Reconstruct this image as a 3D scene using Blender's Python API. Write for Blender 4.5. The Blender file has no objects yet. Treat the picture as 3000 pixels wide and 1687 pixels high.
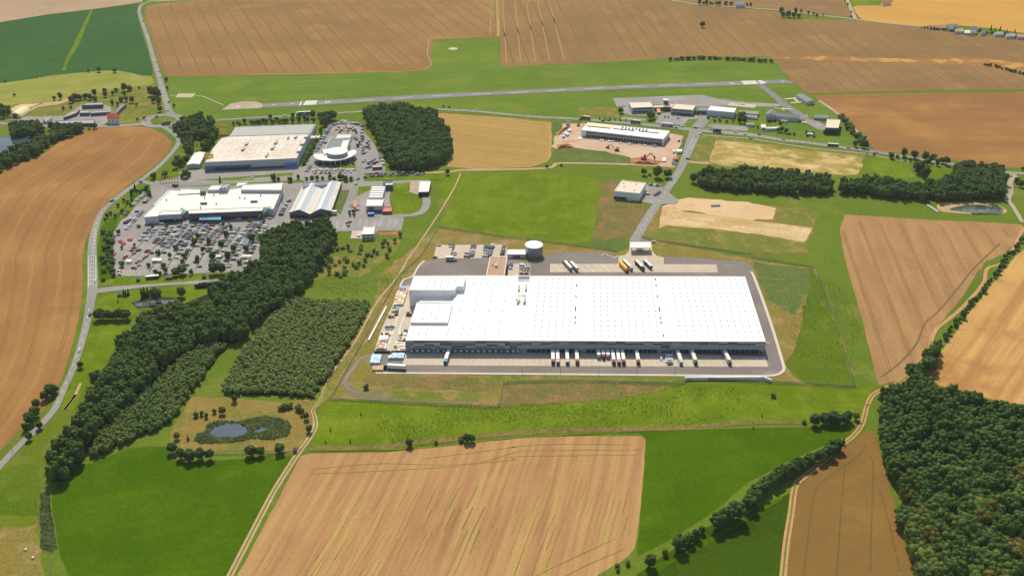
import bpy, bmesh, math, random
import numpy as np
from mathutils import Vector, noise as mnoise
R = math.radians
random.seed(7); rng = np.random.default_rng(7)
scn = bpy.context.scene
COL = scn.collection
# ---------------------------------------------------------------- camera
W0, H0, FPX, CAMH, YH = 3000.0, 1687.0, 3000.0, 410.0, -780.0
PITCH = math.atan((H0/2 - YH)/FPX)
cam = bpy.data.objects.new('camera', bpy.data.cameras.new('camera'))
COL.objects.link(cam); scn.camera = cam
cam.location = (0, 0, CAMH); cam.rotation_euler = (math.pi/2 - PITCH, 0, 0)
cam.data.sensor_width = 36.0; cam.data.lens = 36.0*FPX/W0
cam.data.clip_start = 1.0; cam.data.clip_end = 60000.0
scn.render.resolution_x = 1024; scn.render.resolution_y = 575
# ---------------------------------------------------------------- light
SUN_EL, SUN_AZ = R(50.0), R(-9.0)       # azimuth from +Y towards +X
world = bpy.data.worlds.new('World'); scn.world = world; world.use_nodes = True
wn = world.node_tree; wn.nodes.clear()
sky = wn.nodes.new('ShaderNodeTexSky'); sky.sky_type = 'NISHITA'; sky.sun_disc = False
sky.sun_elevation = SUN_EL; sky.sun_rotation = SUN_AZ
sky.dust_density = 2.0; sky.altitude = 400
bg = wn.nodes.new('ShaderNodeBackground'); bg.inputs[1].default_value = 0.13
wo = wn.nodes.new('ShaderNodeOutputWorld')
wn.links.new(sky.outputs[0], bg.inputs[0]); wn.links.new(bg.outputs[0], wo.inputs[0])
sl = bpy.data.lights.new('sun', 'SUN'); sl.energy = 4.2; sl.angle = R(0.5); sl.color = (1, .935, .80)
so = bpy.data.objects.new('sun', sl); COL.objects.link(so)
sd = Vector((math.sin(SUN_AZ)*math.cos(SUN_EL), math.cos(SUN_AZ)*math.cos(SUN_EL), math.sin(SUN_EL)))
so.rotation_euler = sd.to_track_quat('Z', 'Y').to_euler(); so.location = (0, 800, 900)
vs = scn.view_settings; vs.view_transform = 'Standard'; vs.look = 'None'; vs.gamma = 1.0
vs.use_curve_mapping = False; vs.exposure = 0.0
# ---------------------------------------------------------------- helpers
SP, CP = math.sin(PITCH), math.cos(PITCH)
def px(x, y, z=0.0):
    """point at height z whose bearing from the survey position is that of photo point x, y"""
    a, b = x - W0/2, -(y - H0/2)
    d = (a, FPX*CP + b*SP, -FPX*SP + b*CP)
    t = (CAMH - z)/-d[2]
    return Vector((d[0]*t, d[1]*t, z))
T8, T4 = 800/2576, 400/2576
TILE = {'O': (0, 0, 3000/2576)}
for i, c in enumerate('ABCD'): TILE[c] = ((0, 700, 1400, 2200)[i], 0, T8)
for i, c in enumerate('EFGH'): TILE[c] = ((0, 700, 1400, 2200)[i], 300, T8)
for i, c in enumerate('IJKL'): TILE[c] = ((0, 700, 1400, 2200)[i], 750, T8)
for i, c in enumerate('MNQR'): TILE[c] = ((0, 700, 1400, 2200)[i], 1200, 800/2380)
for c, x, y in (('a',300,520),('b',300,620),('c',550,580),('d',400,480),('e',780,330),('f',900,480),('g',1240,690),('h',1080,820),
                ('i',1060,940),('j',1460,980),('k',1860,980),('l',1560,690),('m',1620,330),('n',1780,250),('o',2130,250),('p',500,330)):
    TILE[c] = (x, y, T4)
TILE['q'] = (0, 240, 480/2576); TILE['r'] = (2650, 50, 350/2574); TILE['s'] = (640, 270, 360/2576)
def P(s):
    """survey string -> list of photo points (extra numbers kept)"""
    out, t = [], TILE['O']
    for w in s.split():
        if w in TILE: t = TILE[w]; continue
        v = [float(q) for q in w.split(',')]
        out.append((t[0] + v[0]*t[2], t[1] + v[1]*t[2]) + tuple(v[2:]))
    return out
def WP(s, z=0.0): return [px(p[0], p[1], z) for p in P(s)]
def lin(c): return tuple((v/12.92 if v <= .04045 else ((v+.055)/1.055)**2.4) for v in c)
def hx(h, k=1.0):
    v = lin([int(h[i:i+2], 16)/255 for i in (0, 2, 4)]); return (v[0]*k, v[1]*k, v[2]*k, 1)
def tag(o, label=None, cat=None, group=None, kind=None):
    if label: o['label'] = label
    if cat: o['category'] = cat
    if group: o['group'] = group
    if kind: o['kind'] = kind
    return o
def smooth(pts, n=5, closed=False):
    pts = [Vector(p) for p in pts]; N = len(pts); out = []
    rngi = range(N if closed else N-1)
    for i in rngi:
        if closed: a, b, c, d = pts[i-1], pts[i], pts[(i+1) % N], pts[(i+2) % N]
        else: a, b, c, d = pts[max(i-1, 0)], pts[i], pts[i+1], pts[min(i+2, N-1)]
        for k in range(n):
            t = k/n
            out.append(.5*((2*b) + (c-a)*t + (2*a-5*b+4*c-d)*t*t + (3*b-a-3*c+d)*t**3))
    if not closed: out.append(pts[-1])
    return out
def rough_edge(pts, step=7.0, amp=.8):
    out = []; N = len(pts)
    for i in range(N):
        a, b = pts[i], pts[(i+1) % N]; L = (b-a).length; m = max(1, min(60, int(L/step)))
        nrm = Vector((-(b-a).y, (b-a).x, 0)); nrm.normalize() if L > 0 else None
        for k in range(m):
            p = a.lerp(b, k/m)
            out.append(p + nrm*(amp*mnoise.noise(p*.09) + amp*.6*mnoise.noise(p*.4)))
    return out
# ---------------------------------------------------------------- materials
MATS = {}
def nt(name):
    m = bpy.data.materials.new(name); m.use_nodes = True; t = m.node_tree
    b = t.nodes['Principled BSDF']; MATS[name] = m
    return m, t, b
def N_(t, ty, **kw):
    n = t.nodes.new(ty)
    for k, v in kw.items():
        if k.startswith('i_'): n.inputs[int(k[2:]) if k[2:].isdigit() else k[2:]].default_value = v
        else: setattr(n, k, v)
    return n
def mix(t, f, a, b, mode='MIX'):
    n = t.nodes.new('ShaderNodeMix'); n.data_type = 'RGBA'; n.blend_type = mode
    for s, v in ((n.inputs[0], f), (n.inputs[6], a), (n.inputs[7], b)):
        if hasattr(v, 'is_linked'): t.links.new(v, s)
        else: s.default_value = v
    return n.outputs[2]
def nz(t, vec, scale, detail=3, rough=.6, lo=.35, hi=.65):
    n = N_(t, 'ShaderNodeTexNoise'); n.inputs['Scale'].default_value = scale
    n.inputs['Detail'].default_value = detail; n.inputs['Roughness'].default_value = rough
    t.links.new(vec, n.inputs['Vector'])
    r = N_(t, 'ShaderNodeMapRange'); r.inputs[1].default_value = lo; r.inputs[2].default_value = hi
    t.links.new(n.outputs[0], r.inputs[0]); return r.outputs[0]
def pos(t): return N_(t, 'ShaderNodeNewGeometry').outputs['Position']
def plain(name, c, rough=.6, metal=0.0, var=.12, scale=.6, spec=.4):
    m, t, b = nt(name); c = hx(c) if isinstance(c, str) else c
    v = pos(t); f = nz(t, v, scale, 4)
    d = tuple(x*(1-var) for x in c[:3]) + (1,)
    u = tuple(min(1, x*(1+var)) for x in c[:3]) + (1,)
    t.links.new(mix(t, f, d, u), b.inputs['Base Color'])
    b.inputs['Roughness'].default_value = rough; b.inputs['Metallic'].default_value = metal
    b.inputs['Specular IOR Level'].default_value = spec
    return m
def ground(name, c1, c2, c3=None, s1=.012, s3=.04, t3=(.55, .7), fine=.22, fscale=.5, ang=None, streak=0.0, sw=.22, sl_=.008, c4=None, k=.78, rough=.95):
    """earth, crop or grass: broad two-tone patches, optional third patch colour, optional drilling streaks along ang"""
    m, t, b = nt(name); v = pos(t)
    col = mix(t, nz(t, v, s1, 4, .6, .38, .62), hx(c1, k), hx(c2, k))
    if c3: col = mix(t, nz(t, v, s3, 5, .65, *t3), col, hx(c3, k))
    if ang is not None:
        mp = N_(t, 'ShaderNodeVectorRotate', rotation_type='Z_AXIS'); mp.inputs['Angle'].default_value = -ang
        t.links.new(v, mp.inputs['Vector'])
        sc = N_(t, 'ShaderNodeVectorMath', operation='MULTIPLY'); sc.inputs[1].default_value = (sl_, sw, 1)
        t.links.new(mp.outputs[0], sc.inputs[0])
        f = nz(t, sc.outputs[0], 1.0, 4, .65, .40, .64)
        mm = N_(t, 'ShaderNodeMath', operation='MULTIPLY'); mm.inputs[1].default_value = streak
        t.links.new(f, mm.inputs[0])
        col = mix(t, mm.outputs[0], col, hx(c4 or c2, k))
    fn = nz(t, v, fscale, 5, .7, .3, .7)
    g = N_(t, 'ShaderNodeMapRange'); g.inputs[3].default_value = 1-fine; g.inputs[4].default_value = 1+fine
    t.links.new(fn, g.inputs[0])
    cc = N_(t, 'ShaderNodeCombineColor')
    for i in range(3): t.links.new(g.outputs[0], cc.inputs[i])
    col = mix(t, 1.0, col, cc.outputs[0], 'MULTIPLY')
    t.links.new(col, b.inputs['Base Color'])
    b.inputs['Roughness'].default_value = rough; b.inputs['Specular IOR Level'].default_value = .02
    return m
def leafy(name, dark, light, tint, sc=.06):
    m, t, b = nt(name); v = pos(t)
    col = mix(t, nz(t, v, .55, 3, .6, .35, .65), hx(dark), hx(light))
    col = mix(t, nz(t, v, .16, 2, .5, .50, .72), col, hx(tint))
    col = mix(t, nz(t, v, sc*.5, 3, .6, .52, .75), col, hx(tint))
    t.links.new(col, b.inputs['Base Color']); b.inputs['Roughness'].default_value = .75
    b.inputs['Specular IOR Level'].default_value = .25
    tr = N_(t, 'ShaderNodeBsdfTranslucent'); t.links.new(col, tr.inputs[0])
    mx = N_(t, 'ShaderNodeMixShader'); mx.inputs[0].default_value = .42
    o = t.nodes['Material Output']
    t.links.new(b.outputs[0], mx.inputs[1]); t.links.new(tr.outputs[0], mx.inputs[2]); t.links.new(mx.outputs[0], o.inputs[0])
    return m
def glassy(name, c, rough=.08):
    m = plain(name, c, rough, 0, .15, .2, .8); return m
def water(name, c):
    m, t, b = nt(name); v = pos(t)
    t.links.new(mix(t, nz(t, v, .05), hx(c), hx('34423a')), b.inputs['Base Color'])
    b.inputs['Roughness'].default_value = .06; b.inputs['Specular IOR Level'].default_value = .6
    bp = N_(t, 'ShaderNodeBump'); bp.inputs['Strength'].default_value = .06
    n = N_(t, 'ShaderNodeTexNoise'); n.inputs['Scale'].default_value = .8; t.links.new(v, n.inputs['Vector'])
    t.links.new(n.outputs[0], bp.inputs['Height']); t.links.new(bp.outputs[0], b.inputs['Normal'])
    return m
def wire(name, c, a):
    m, t, b = nt(name); b.inputs['Base Color'].default_value = hx(c); b.inputs['Roughness'].default_value = .6
    tr = N_(t, 'ShaderNodeBsdfTransparent'); mx = N_(t, 'ShaderNodeMixShader'); mx.inputs[0].default_value = a
    t.links.new(b.outputs[0], mx.inputs[1]); t.links.new(tr.outputs[0], mx.inputs[2])
    t.links.new(mx.outputs[0], t.nodes['Material Output'].inputs[0]); return m
# ---------------------------------------------------------------- mesh builder
class MB:
    def __init__(s): s.v, s.f, s.m = [], [], []
    def add(s, vs, fs, mi=0):
        o = len(s.v); s.v += [tuple(p) for p in vs]
        for f in fs: s.f.append(tuple(i+o for i in f)); s.m.append(mi)
    def box(s, c, d, rz=0, mi=0, top=None, tm=None):
        """box centred on c (base z in c[2]), size d, top = (sx, sy) taper"""
        tx, ty = top or (1, 1); ca, sa = math.cos(rz), math.sin(rz); vs = []
        for z, kx, ky in ((0, 1, 1), (1, tx, ty)):
            for a, b in ((-1, -1), (1, -1), (1, 1), (-1, 1)):
                x, y = a*d[0]/2*kx, b*d[1]/2*ky
                vs.append((c[0]+x*ca-y*sa, c[1]+x*sa+y*ca, c[2]+z*d[2]))
        s.add(vs, [(0, 1, 5, 4), (1, 2, 6, 5), (2, 3, 7, 6), (3, 0, 4, 7), (3, 2, 1, 0)], mi)
        s.add(vs[4:], [(0, 1, 2, 3)], mi if tm is None else tm)
    def prism(s, poly, z0, z1, mi=0, cap=True, tm=None, bottom=False):
        n = len(poly); ar = sum(poly[i][0]*poly[(i+1) % n][1]-poly[(i+1) % n][0]*poly[i][1] for i in range(n))
        if ar < 0: poly = poly[::-1]
        vs = [(p[0], p[1], z0) for p in poly] + [(p[0], p[1], z1) for p in poly]
        s.add(vs, [(i, (i+1) % n, n+(i+1) % n, n+i) for i in range(n)], mi)
        if cap: s.add(vs[n:], [tuple(range(n))], mi if tm is None else tm)
        if bottom: s.add(vs[:n], [tuple(range(n))[::-1]], mi)
    def cyl(s, c, r, h, n=10, mi=0, r2=None, axis='z', rz=0):
        r2 = r if r2 is None else r2; vs = []
        for k, (rr, t) in enumerate(((r, 0), (r2, h))):
            for i in range(n):
                a = 2*math.pi*i/n; p = (rr*math.cos(a), rr*math.sin(a), t)
                if axis == 'y':
                    p = (p[0], p[2]-h/2, p[1]); p = (p[0]*math.cos(rz)-p[1]*math.sin(rz), p[0]*math.sin(rz)+p[1]*math.cos(rz), p[2])
                vs.append((c[0]+p[0], c[1]+p[1], c[2]+p[2]))
        s.add(vs, [(i, (i+1) % n, n+(i+1) % n, n+i) for i in range(n)] + [tuple(range(n))[::-1], tuple(range(n, 2*n))], mi)
    def mesh(s, name, mats, origin=(0, 0, 0)):
        me = bpy.data.meshes.new(name)
        me.from_pydata([(a-origin[0], b-origin[1], c-origin[2]) for a, b, c in s.v], [], s.f)
        for m in mats: me.materials.append(MATS[m] if isinstance(m, str) else m)
        me.polygons.foreach_set('material_index', s.m); me.update(); return me
    def build(s, name, mats, parent=None, origin=(0, 0, 0), loc=None):
        if isinstance(mats, str): mats = [mats]
        o = bpy.data.objects.new(name, s.mesh(name, mats, origin)); COL.objects.link(o)
        if parent: o.parent = parent
        elif loc is None: o.location = origin
        if loc is not None: o.location = loc
        return o
def empty(name, loc, rz=0):
    o = bpy.data.objects.new(name, None); COL.objects.link(o); o.location = loc; o.rotation_euler = (0, 0, rz)
    o.empty_display_size = .5; return o
def inst(name, me, parent=None, loc=(0, 0, 0), rz=0, sc=(1, 1, 1)):
    o = bpy.data.objects.new(name, me); COL.objects.link(o); o.parent = parent
    o.location = loc; o.rotation_euler = (0, 0, rz); o.scale = sc; return o
LAY = .05
ZC = {}
def zlay(layer):
    ZC[layer] = ZC.get(layer, -1) + 1; return layer*LAY + .0013*(ZC[layer] % 36)
def sheet(name, pts, mat, layer, amp=.8, sm=0, parent=None, kind='structure'):
    if sm: pts = smooth(pts, sm, True)
    if amp: pts = rough_edge(pts, 7, amp)
    zz = zlay(layer); bm = bmesh.new(); vs = [bm.verts.new((p[0], p[1], zz)) for p in pts]
    f = bm.faces.new(vs); bm.normal_update()
    if f.normal.z < 0: f.normal_flip()
    bmesh.ops.triangulate(bm, faces=[f]); me = bpy.data.meshes.new(name); bm.to_mesh(me); bm.free()
    me.materials.append(MATS[mat]); o = bpy.data.objects.new(name, me); COL.objects.link(o)
    if parent: o.parent = parent
    elif kind: o['kind'] = kind
    return o
def strip(mb, pts, w, z, mi=0):
    """flat ribbon along pts; w a number or a list"""
    n = len(pts); vs = []
    for i, p in enumerate(pts):
        d = (pts[min(i+1, n-1)] - pts[max(i-1, 0)]); d.z = 0
        if d.length < 1e-6: d = Vector((1, 0, 0))
        d.normalize(); q = Vector((-d.y, d.x, 0)); ww = (w[i] if hasattr(w, '__len__') else w)/2
        vs += [(p.x-q.x*ww, p.y-q.y*ww, z), (p.x+q.x*ww, p.y+q.y*ww, z)]
    mb.add(vs, [(2*i, 2*i+2, 2*i+3, 2*i+1) for i in range(n-1)], mi)
def ribbon(name, s, w, mat, layer, sm=6, parent=None, kind='structure'):
    pts = WP(s) if isinstance(s, str) else s
    if hasattr(w, '__len__') and sm:
        w = [w[min(int(i/sm), len(w)-1)]*(1-(i % sm)/sm) + w[min(int(i/sm)+1, len(w)-1)]*((i % sm)/sm) for i in range((len(pts)-1)*sm+1)]
    if sm: pts = smooth(pts, sm)
    mb = MB(); strip(mb, pts, w, zlay(layer)); o = mb.build(name, mat, parent)
    if kind and not parent: o['kind'] = kind
    return o
def clip_lines(poly, p, q, r, inset=4.0, half=False):
    """parallel lines through poly: direction p->q, pitch from neighbouring line point r"""
    d = (q-p); d.z = 0; d.normalize(); n = Vector((-d.y, d.x, 0)); pitch = abs((r-p).dot(n)); c0 = p.dot(n)
    cs = [v.dot(n) for v in poly]; out = []; N = len(poly)
    for k in range(int((min(cs)-c0)/pitch)-1, int((max(cs)-c0)/pitch)+2):
        c = c0 + k*pitch; ts = []
        for i in range(N):
            a, b = poly[i], poly[(i+1) % N]; ca, cb = a.dot(n), b.dot(n)
            if (ca-c)*(cb-c) < 0: ts.append(a.lerp(b, (c-ca)/(cb-ca)).dot(d))
        ts.sort()
        for a, b in zip(ts[::2], ts[1::2]):
            if b-a > 3*inset: out.append((n*c + d*(a+inset), n*c + d*(b-inset)))
    return out
def trams(field, poly, s, mat, layer, w=1.5, inset=6.0, wob=.6, gap=0.0, twin=False):
    p, q, r = WP(s); mb = MB()
    for a, b in clip_lines(poly, p, q, r, inset):
        a.z = b.z = 0; L = (b-a).length; m = max(2, int(L/18)); nn = Vector((-(b-a).y, (b-a).x, 0)).normalized()
        pts = [a.lerp(b, i/m) + nn*wob*mnoise.noise(a.lerp(b, i/m)*.03) for i in range(m+1)]
        if gap:
            lo = random.random()*gap; hi = 1 - random.random()*gap; pts = pts[int(lo*m):max(int(lo*m)+2, int(hi*m)+1)]
            ww = [w*(.25+.9*abs(mnoise.noise(pp*.02 + Vector((7, 3, 0))))*1.6) for pp in pts]
        else: ww = w
        if twin:
            for sgn in (-1, 1): strip(mb, [pp + nn*sgn*twin for pp in pts], ww, layer*LAY)
        else: strip(mb, pts, ww, layer*LAY)
    if mb.v: mb.build('tramlines', mat, field)
def inside(x, y, poly):
    c = False; n = len(poly); j = n-1
    for i in range(n):
        if (poly[i][1] > y) != (poly[j][1] > y) and x < (poly[j][0]-poly[i][0])*(y-poly[i][1])/(poly[j][1]-poly[i][1])+poly[i][0]: c = not c
        j = i
    return c
def scatter(poly, d, seed=1, tries=12):
    """jittered grid points in a world polygon"""
    r = random.Random(seed); xs = [p[0] for p in poly]; ys = [p[1] for p in poly]; out = []; row = 0
    y = min(ys)
    while y < max(ys):
        x = min(xs) + (d/2 if row % 2 else 0)
        while x < max(xs):
            a, b = x + r.uniform(-.35, .35)*d, y + r.uniform(-.35, .35)*d
            if inside(a, b, poly): out.append((a, b))
            x += d
        y += d*.87; row += 1
    return out
# ---------------------------------------------------------------- ground materials
def ang(s):
    a, b = WP(s); return math.atan2(b.y-a.y, b.x-a.x)
ground('meadow', '72852a', '647a20', '878b3a', s1=.01, s3=.02, t3=(.52, .72), fine=.2, fscale=.35)
ground('airfield_grass', '7b902f', '6c8524', '8d973a', s1=.008, s3=.02, t3=(.5, .75), fine=.16, fscale=.3, ang=ang('B 0,1000 2576,890'), streak=.45, sw=.06, sl_=.004, c4='5c8030', k=0.74)
ground('lush_meadow', '567602', '4c6e02', '638008', s1=.012, s3=.03, t3=(.45, .7), fine=.2, fscale=.4, ang=ang('M 500,1000 2300,700'), streak=.4, sw=.06, sl_=.01, c4='4a6a02', k=0.68)
ground('bright_meadow', '748a18', '667d10', '879426', s1=.018, s3=.04, t3=(.45, .68), fine=.22, fscale=.4, ang=ang('G 100,1200 300,700'), streak=.35, sw=.12, sl_=.012, c4='5f760e', k=0.78)
ground('crop_green', '426c34', '4a7236', '3b6531', s1=.006, fine=.1, fscale=.25, k=0.68)
ground('crop_dark', '3f570a', '48600e', '364c08', s1=.01, fine=.2, fscale=.4)
ground('yellow_meadow', '9a9c46', '8d953e', 'a9a052', s1=.01, s3=.03, t3=(.5, .65), fine=.12, fscale=.3, ang=ang('A 0,900 1300,740'), streak=.4, sw=.05, c4='b0a85a')
ground('rough_grass', '84843a', '72802f', 'a08a4c', s1=.02, s3=.06, t3=(.5, .62), fine=.3, fscale=.4)
ground('dry_grass', '97813f', '83833a', 'a98d58', s1=.025, s3=.05, t3=(.48, .62), fine=.3, fscale=.5)
ground('weedy_ground', '8b7a45', '74753a', '9d7a50', s1=.03, s3=.08, t3=(.5, .62), fine=.4, fscale=.5)
ground('sapling_meadow', '6a7f1c', '5f7716', '7c862c', s1=.02, s3=.05, fine=.3, fscale=.5, k=0.74)
ground('olive_meadow', '75811f', '697a1c', '84863a', s1=.012, s3=.03, t3=(.5, .7), fine=.2, fscale=.4)
ground('dark_weeds', '62763a', '6e7c3e', '8c884e', s1=.03, s3=.1, fine=.35, fscale=.5)
ground('forest_floor', '333f1c', '3d4720', '2a3518', s1=.05, fine=.3)
ground('wheat_far', 'b08750', 'a07a48', 'ba9058', s1=.005, s3=.012, t3=(.5, .7), fine=.08, fscale=.25, ang=ang('B 470,0 1060,655'), streak=.45, sw=.05, sl_=.004, c4='96754e', k=0.72)
ground('wheat_far_right', 'aa8450', '99784a', 'b38b55', s1=.005, s3=.012, t3=(.5, .7), fine=.08, fscale=.25, ang=ang('C 350,0 410,590'), streak=.45, sw=.05, sl_=.004, c4='8f7450', k=0.73)
ground('wheat_mid', 'a07d50', '93724a', 'a98453', s1=.006, s3=.02, t3=(.5, .7), fine=.1, fscale=.2)
ground('wheat_orange', 'b38148', 'a27545', 'c08c4e', s1=.006, s3=.012, t3=(.45, .62), fine=.08, fscale=.25, ang=ang('D 700,980 2300,1000'), streak=.6, sw=.03, sl_=.004, c4='9a7247', k=0.72)
ground('wheat_left', 'b3834a', 'a07444', 'bd8d53', s1=.007, s3=.015, t3=(.5, .7), fine=.07, fscale=.3, ang=ang('I 200,900 600,0'), streak=.4, sw=.05, sl_=.006, c4='a3764a')
ground('golden_field', 'd6a552', 'cf9d4c', 'c79a50', s1=.006, fine=.06, fscale=.2, ang=ang('D 1100,100 2576,250'), streak=.5, sw=.03, sl_=.003, c4='c2924a', k=0.85)
ground('pale_field', 'c2a482', 'b79a79', 'cbb08e', s1=.008, fine=.08, fscale=.2)
ground('stubble_front', 'bd8d5e', 'b4855c', 'ab7a55', s1=.01, s3=.015, t3=(.5, .7), fine=.1, fscale=.5, ang=ang('N 620,1400 1080,560'), streak=.75, sw=.16, sl_=.006, c4='cda868')
ground('stubble_gold', 'd6ac66', 'cca05c', 'b98752', s1=.01, s3=.02, t3=(.52, .66), fine=.08, fscale=.4, ang=ang('L 1800,1100 2576,80'), streak=.85, sw=.1, sl_=.004, c4='b07f4c', k=0.85)
ground('wheat_right', 'b3875a', 'aa8057', 'b98f5c', s1=.01, s3=.03, t3=(.5, .7), fine=.1, fscale=.4, ang=ang('L 1300,950 1000,0'), streak=.55, sw=.12, sl_=.01, c4='c39f66')
ground('wheat_dark', '96723c', '8d6b39', '9d7b40', s1=.012, s3=.02, t3=(.5, .7), fine=.12, fscale=.5)
ground('cut_barley', 'c49f5c', 'bb9655', 'cda968', s1=.01, fine=.1, fscale=.3, ang=ang('G 0,300 690,380'), streak=.6, sw=.09, sl_=.003, c4='a98a4e', k=0.85)
ground('gully', 'b07f47', 'a97b48', 'd3a055', s1=.02, s3=.035, t3=(.5, .6), fine=.15, fscale=.2)
ground('bare_soil', 'dab88c', 'd0ae82', 'c8a678', s1=.02, s3=.05, fine=.12, fscale=.4, k=0.95)
ground('site_soil', 'd0b294', 'c5a68a', 'c08f6c', s1=.02, s3=.04, t3=(.55, .7), fine=.12, fscale=.4, k=0.92)
ground('sandy_straw', 'd4b282', 'c8a572', 'dabd90', s1=.02, s3=.05, t3=(.46, .6), fine=.2, fscale=.3, ang=ang('H 0,1160 500,1240'), streak=.45, sw=.08, sl_=.01, c4='a3944e', k=.92)
ground('mown_dry', 'a48a4c', '94803f', '7f7f38', s1=.04, s3=.06, t3=(.48, .64), fine=.25, fscale=.5)
ground('red_soil', 'b8774f', 'c08a5e', 'a9683f', s1=.04, s3=.08, fine=.2)
ground('strawy_soil', 'cba768', '948a40', 'dbbd80', s1=.02, s3=.05, t3=(.46, .58), fine=.2, fscale=.3, ang=ang('H 0,520 1000,640'), streak=.7, sw=.08, sl_=.01, c4='7f7e36', k=0.88)
ground('asphalt_road', '989489', '8d8a80', 'a19d92', s1=.02, fine=.08, fscale=.6, k=0.98)
ground('asphalt_new', '807870', '776f68', '8a8178', s1=.02, s3=.03, fine=.07, fscale=.8, k=1.12)
ground('asphalt_lot', '97918a', '8c867f', 'a29b92', s1=.02, s3=.05, fine=.08, fscale=.6, k=1.08)
ground('runway_asphalt', '8f8b87', '878380', '989490', s1=.01, s3=.03, fine=.07, fscale=.3, ang=ang('B 240,1000 2576,880'), streak=.5, sw=.4, sl_=.006, c4='7d7a78', k=0.95)
ground('concrete', 'cbbca2', 'c2b298', 'd2c4ac', s1=.04, s3=.1, fine=.06, fscale=.8, k=.95)
ground('concrete_pink', 'ccbda8', 'c3b39d', 'd3c6b2', s1=.04, s3=.1, fine=.07, fscale=.8, k=.95)
ground('basin', '8f8468', '7d7c4a', '9d9078', s1=.03, s3=.06, fine=.25)
ground('gravel', 'b9a68e', 'b09d86', 'a59682', s1=.05, fine=.12, k=.95)
ground('dirt_track', 'c3a57e', 'b6966f', 'cdb28d', s1=.04, fine=.12, k=0.92)
ground('red_track', 'c79a6c', 'bd8f63', 'd0a67a', s1=.04, fine=.12, k=0.9)
ground('grassy_line', '7d8a30', '6f7e2a', fine=.2)
ground('green_line', '84802e', '8a8636', fine=.2)
ground('tram_dark', '8f7148', '876b44', fine=.1)
ground('tram_light', 'c09a60', 'b8935a', fine=.1)
ground('tram_green', '7f6c38', '746636', fine=.2)
plain('paint_white', 'e9e6da', .7, 0, .05); plain('paint_yellow', 'd9b24a', .7); plain('kerb_stone', 'cfc6b4', .85)
plain('kerb_pink', 'cdbfae', .85)
water('pond_sky_tint', '3c5068'); water('pond_brown', '6b6a5c'); water('lake', '46565c')  # small ponds: blue of the reflected sky is put into the base colour
# ---------------------------------------------------------------- ground and fields
def base_ground():
    mb = MB(); mb.add([(-9000, -600, 0), (9000, -600, 0), (9000, 14000, 0), (-9000, 14000, 0)], [(0, 1, 2, 3)])
    tag(mb.build('ground', 'meadow'), kind='structure')
base_ground()
def field(s, mat, layer=1, amp=.8, sm=0, name='field'):
    if mat in ('weedy_ground', 'dark_weeds', 'dry_grass', 'rough_grass', 'bare_soil', 'strawy_soil', 'sapling_meadow', 'site_soil', 'red_soil', 'olive_meadow') and amp: amp = max(amp, 3.2)
    q = [p[:2] for p in P(s)]; out = []
    for i, u in enumerate(q):                      # carry the field on beyond the surveyed strip
        v = q[(i+1) % len(q)]; out.append(u); d = None
        if u[0] > 3005 and v[0] > 3005: d = (1000, 0)
        elif u[0] < -5 and v[0] < -5: d = (-1000, 0)
        elif u[1] > 1690 and v[1] > 1690: d = (0, 260)
        elif u[1] < -3 and v[1] < -3: d = (0, -160)
        if d: out += [(u[0]+d[0], u[1]+d[1]), (v[0]+d[0], v[1]+d[1])]
    pts = [px(*u) for u in out]; return sheet(name, pts, mat, layer, amp, sm), pts
field('O -160,-80 385,-80 356,6 0,58 -160,80', 'pale_field')
f, pl = field('A -300,255 0,212 440,140 1310,38 1292,120 1335,300 1400,490 1440,660 1440,712 1340,712 1200,680 1090,662 950,668 700,690 460,715 300,745 0,785 -300,830', 'crop_green')
ribbon('crop_gap', 'A 870,90 790,260 720,420 640,560 600,670', [3, 7, 8, 6, 4], 'bright_meadow', 2, parent=f)
field('A -300,832 0,788 300,749 460,719 700,694 950,672 1090,666 1200,684 1340,716 1430,722 1455,780 1400,810 1200,820 900,900 650,945 480,960 200,985 0,1000 -300,1010', 'yellow_meadow', name='meadow')
field('A -300,1010 0,1000 200,985 480,960 650,945 900,900 1200,820 1400,810 1455,785 1540,1050 1450,1090 1340,1150 1000,1170 400,1175 -300,1165', 'rough_grass', name='meadow')
f, pl = field('A 1365,112 1390,60 1500,38 1800,8 B 0,-40 0,-180 2405,-180 2424,350 1830,375 1812,520 1790,665 900,698 0,715 A 1578,726 1540,690 1490,560 1440,380 1365,170', 'wheat_far')
trams(f, pl, 'B 470,0 1060,655 1225,660', 'tram_dark', 2, 1.7, 14)
ribbon('headland', 'B 60,705 900,688 1745,655 1775,500 1795,360', 2.0, 'tram_light', 2, parent=f)
f, pl = field('C 190,-180 205,370 215,632 900,605 1660,562 2130,535 D 190,535 400,540 900,548 1500,565 2100,558 2700,640 2700,395 2300,345 1680,275 1530,250 1100,205 980,190 700,190 640,185 480,190 300,188 262,110 0,92 C 2100,55 1760,8 1500,-140', 'wheat_far_right')
trams(f, pl, 'C 1560,0 2020,530 2160,528', 'tram_dark', 2, 1.8, 14)
mb = MB()
for a in ('C 350,0 405,590', 'C 455,0 545,585', 'C 560,0 680,580', 'C 670,0 815,570', 'C 130,0 115,330', 'C 235,0 270,600'):
    strip(mb, smooth(WP(a), 10), 1.5, 2*LAY)
mb.build('tramlines', 'tram_light', f)
f, pl = field('D 185,535 350,540 700,530 1000,543 1500,558 1900,553 2200,550 2700,612 2700,735 2300,645 2000,612 1500,598 900,578 400,562 215,563', 'gully', 2, 2.5, name='dry_gully')
f, pl = field('D 217,570 400,563 900,579 1500,599 1950,606 2200,622 2700,748 2700,845 1900,850 1100,865 700,880 530,885 460,820 360,745 240,600', 'wheat_mid')
trams(f, pl, 'D 740,590 1050,840 1200,840', 'tram_dark', 2, 1.8, 8)
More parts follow.
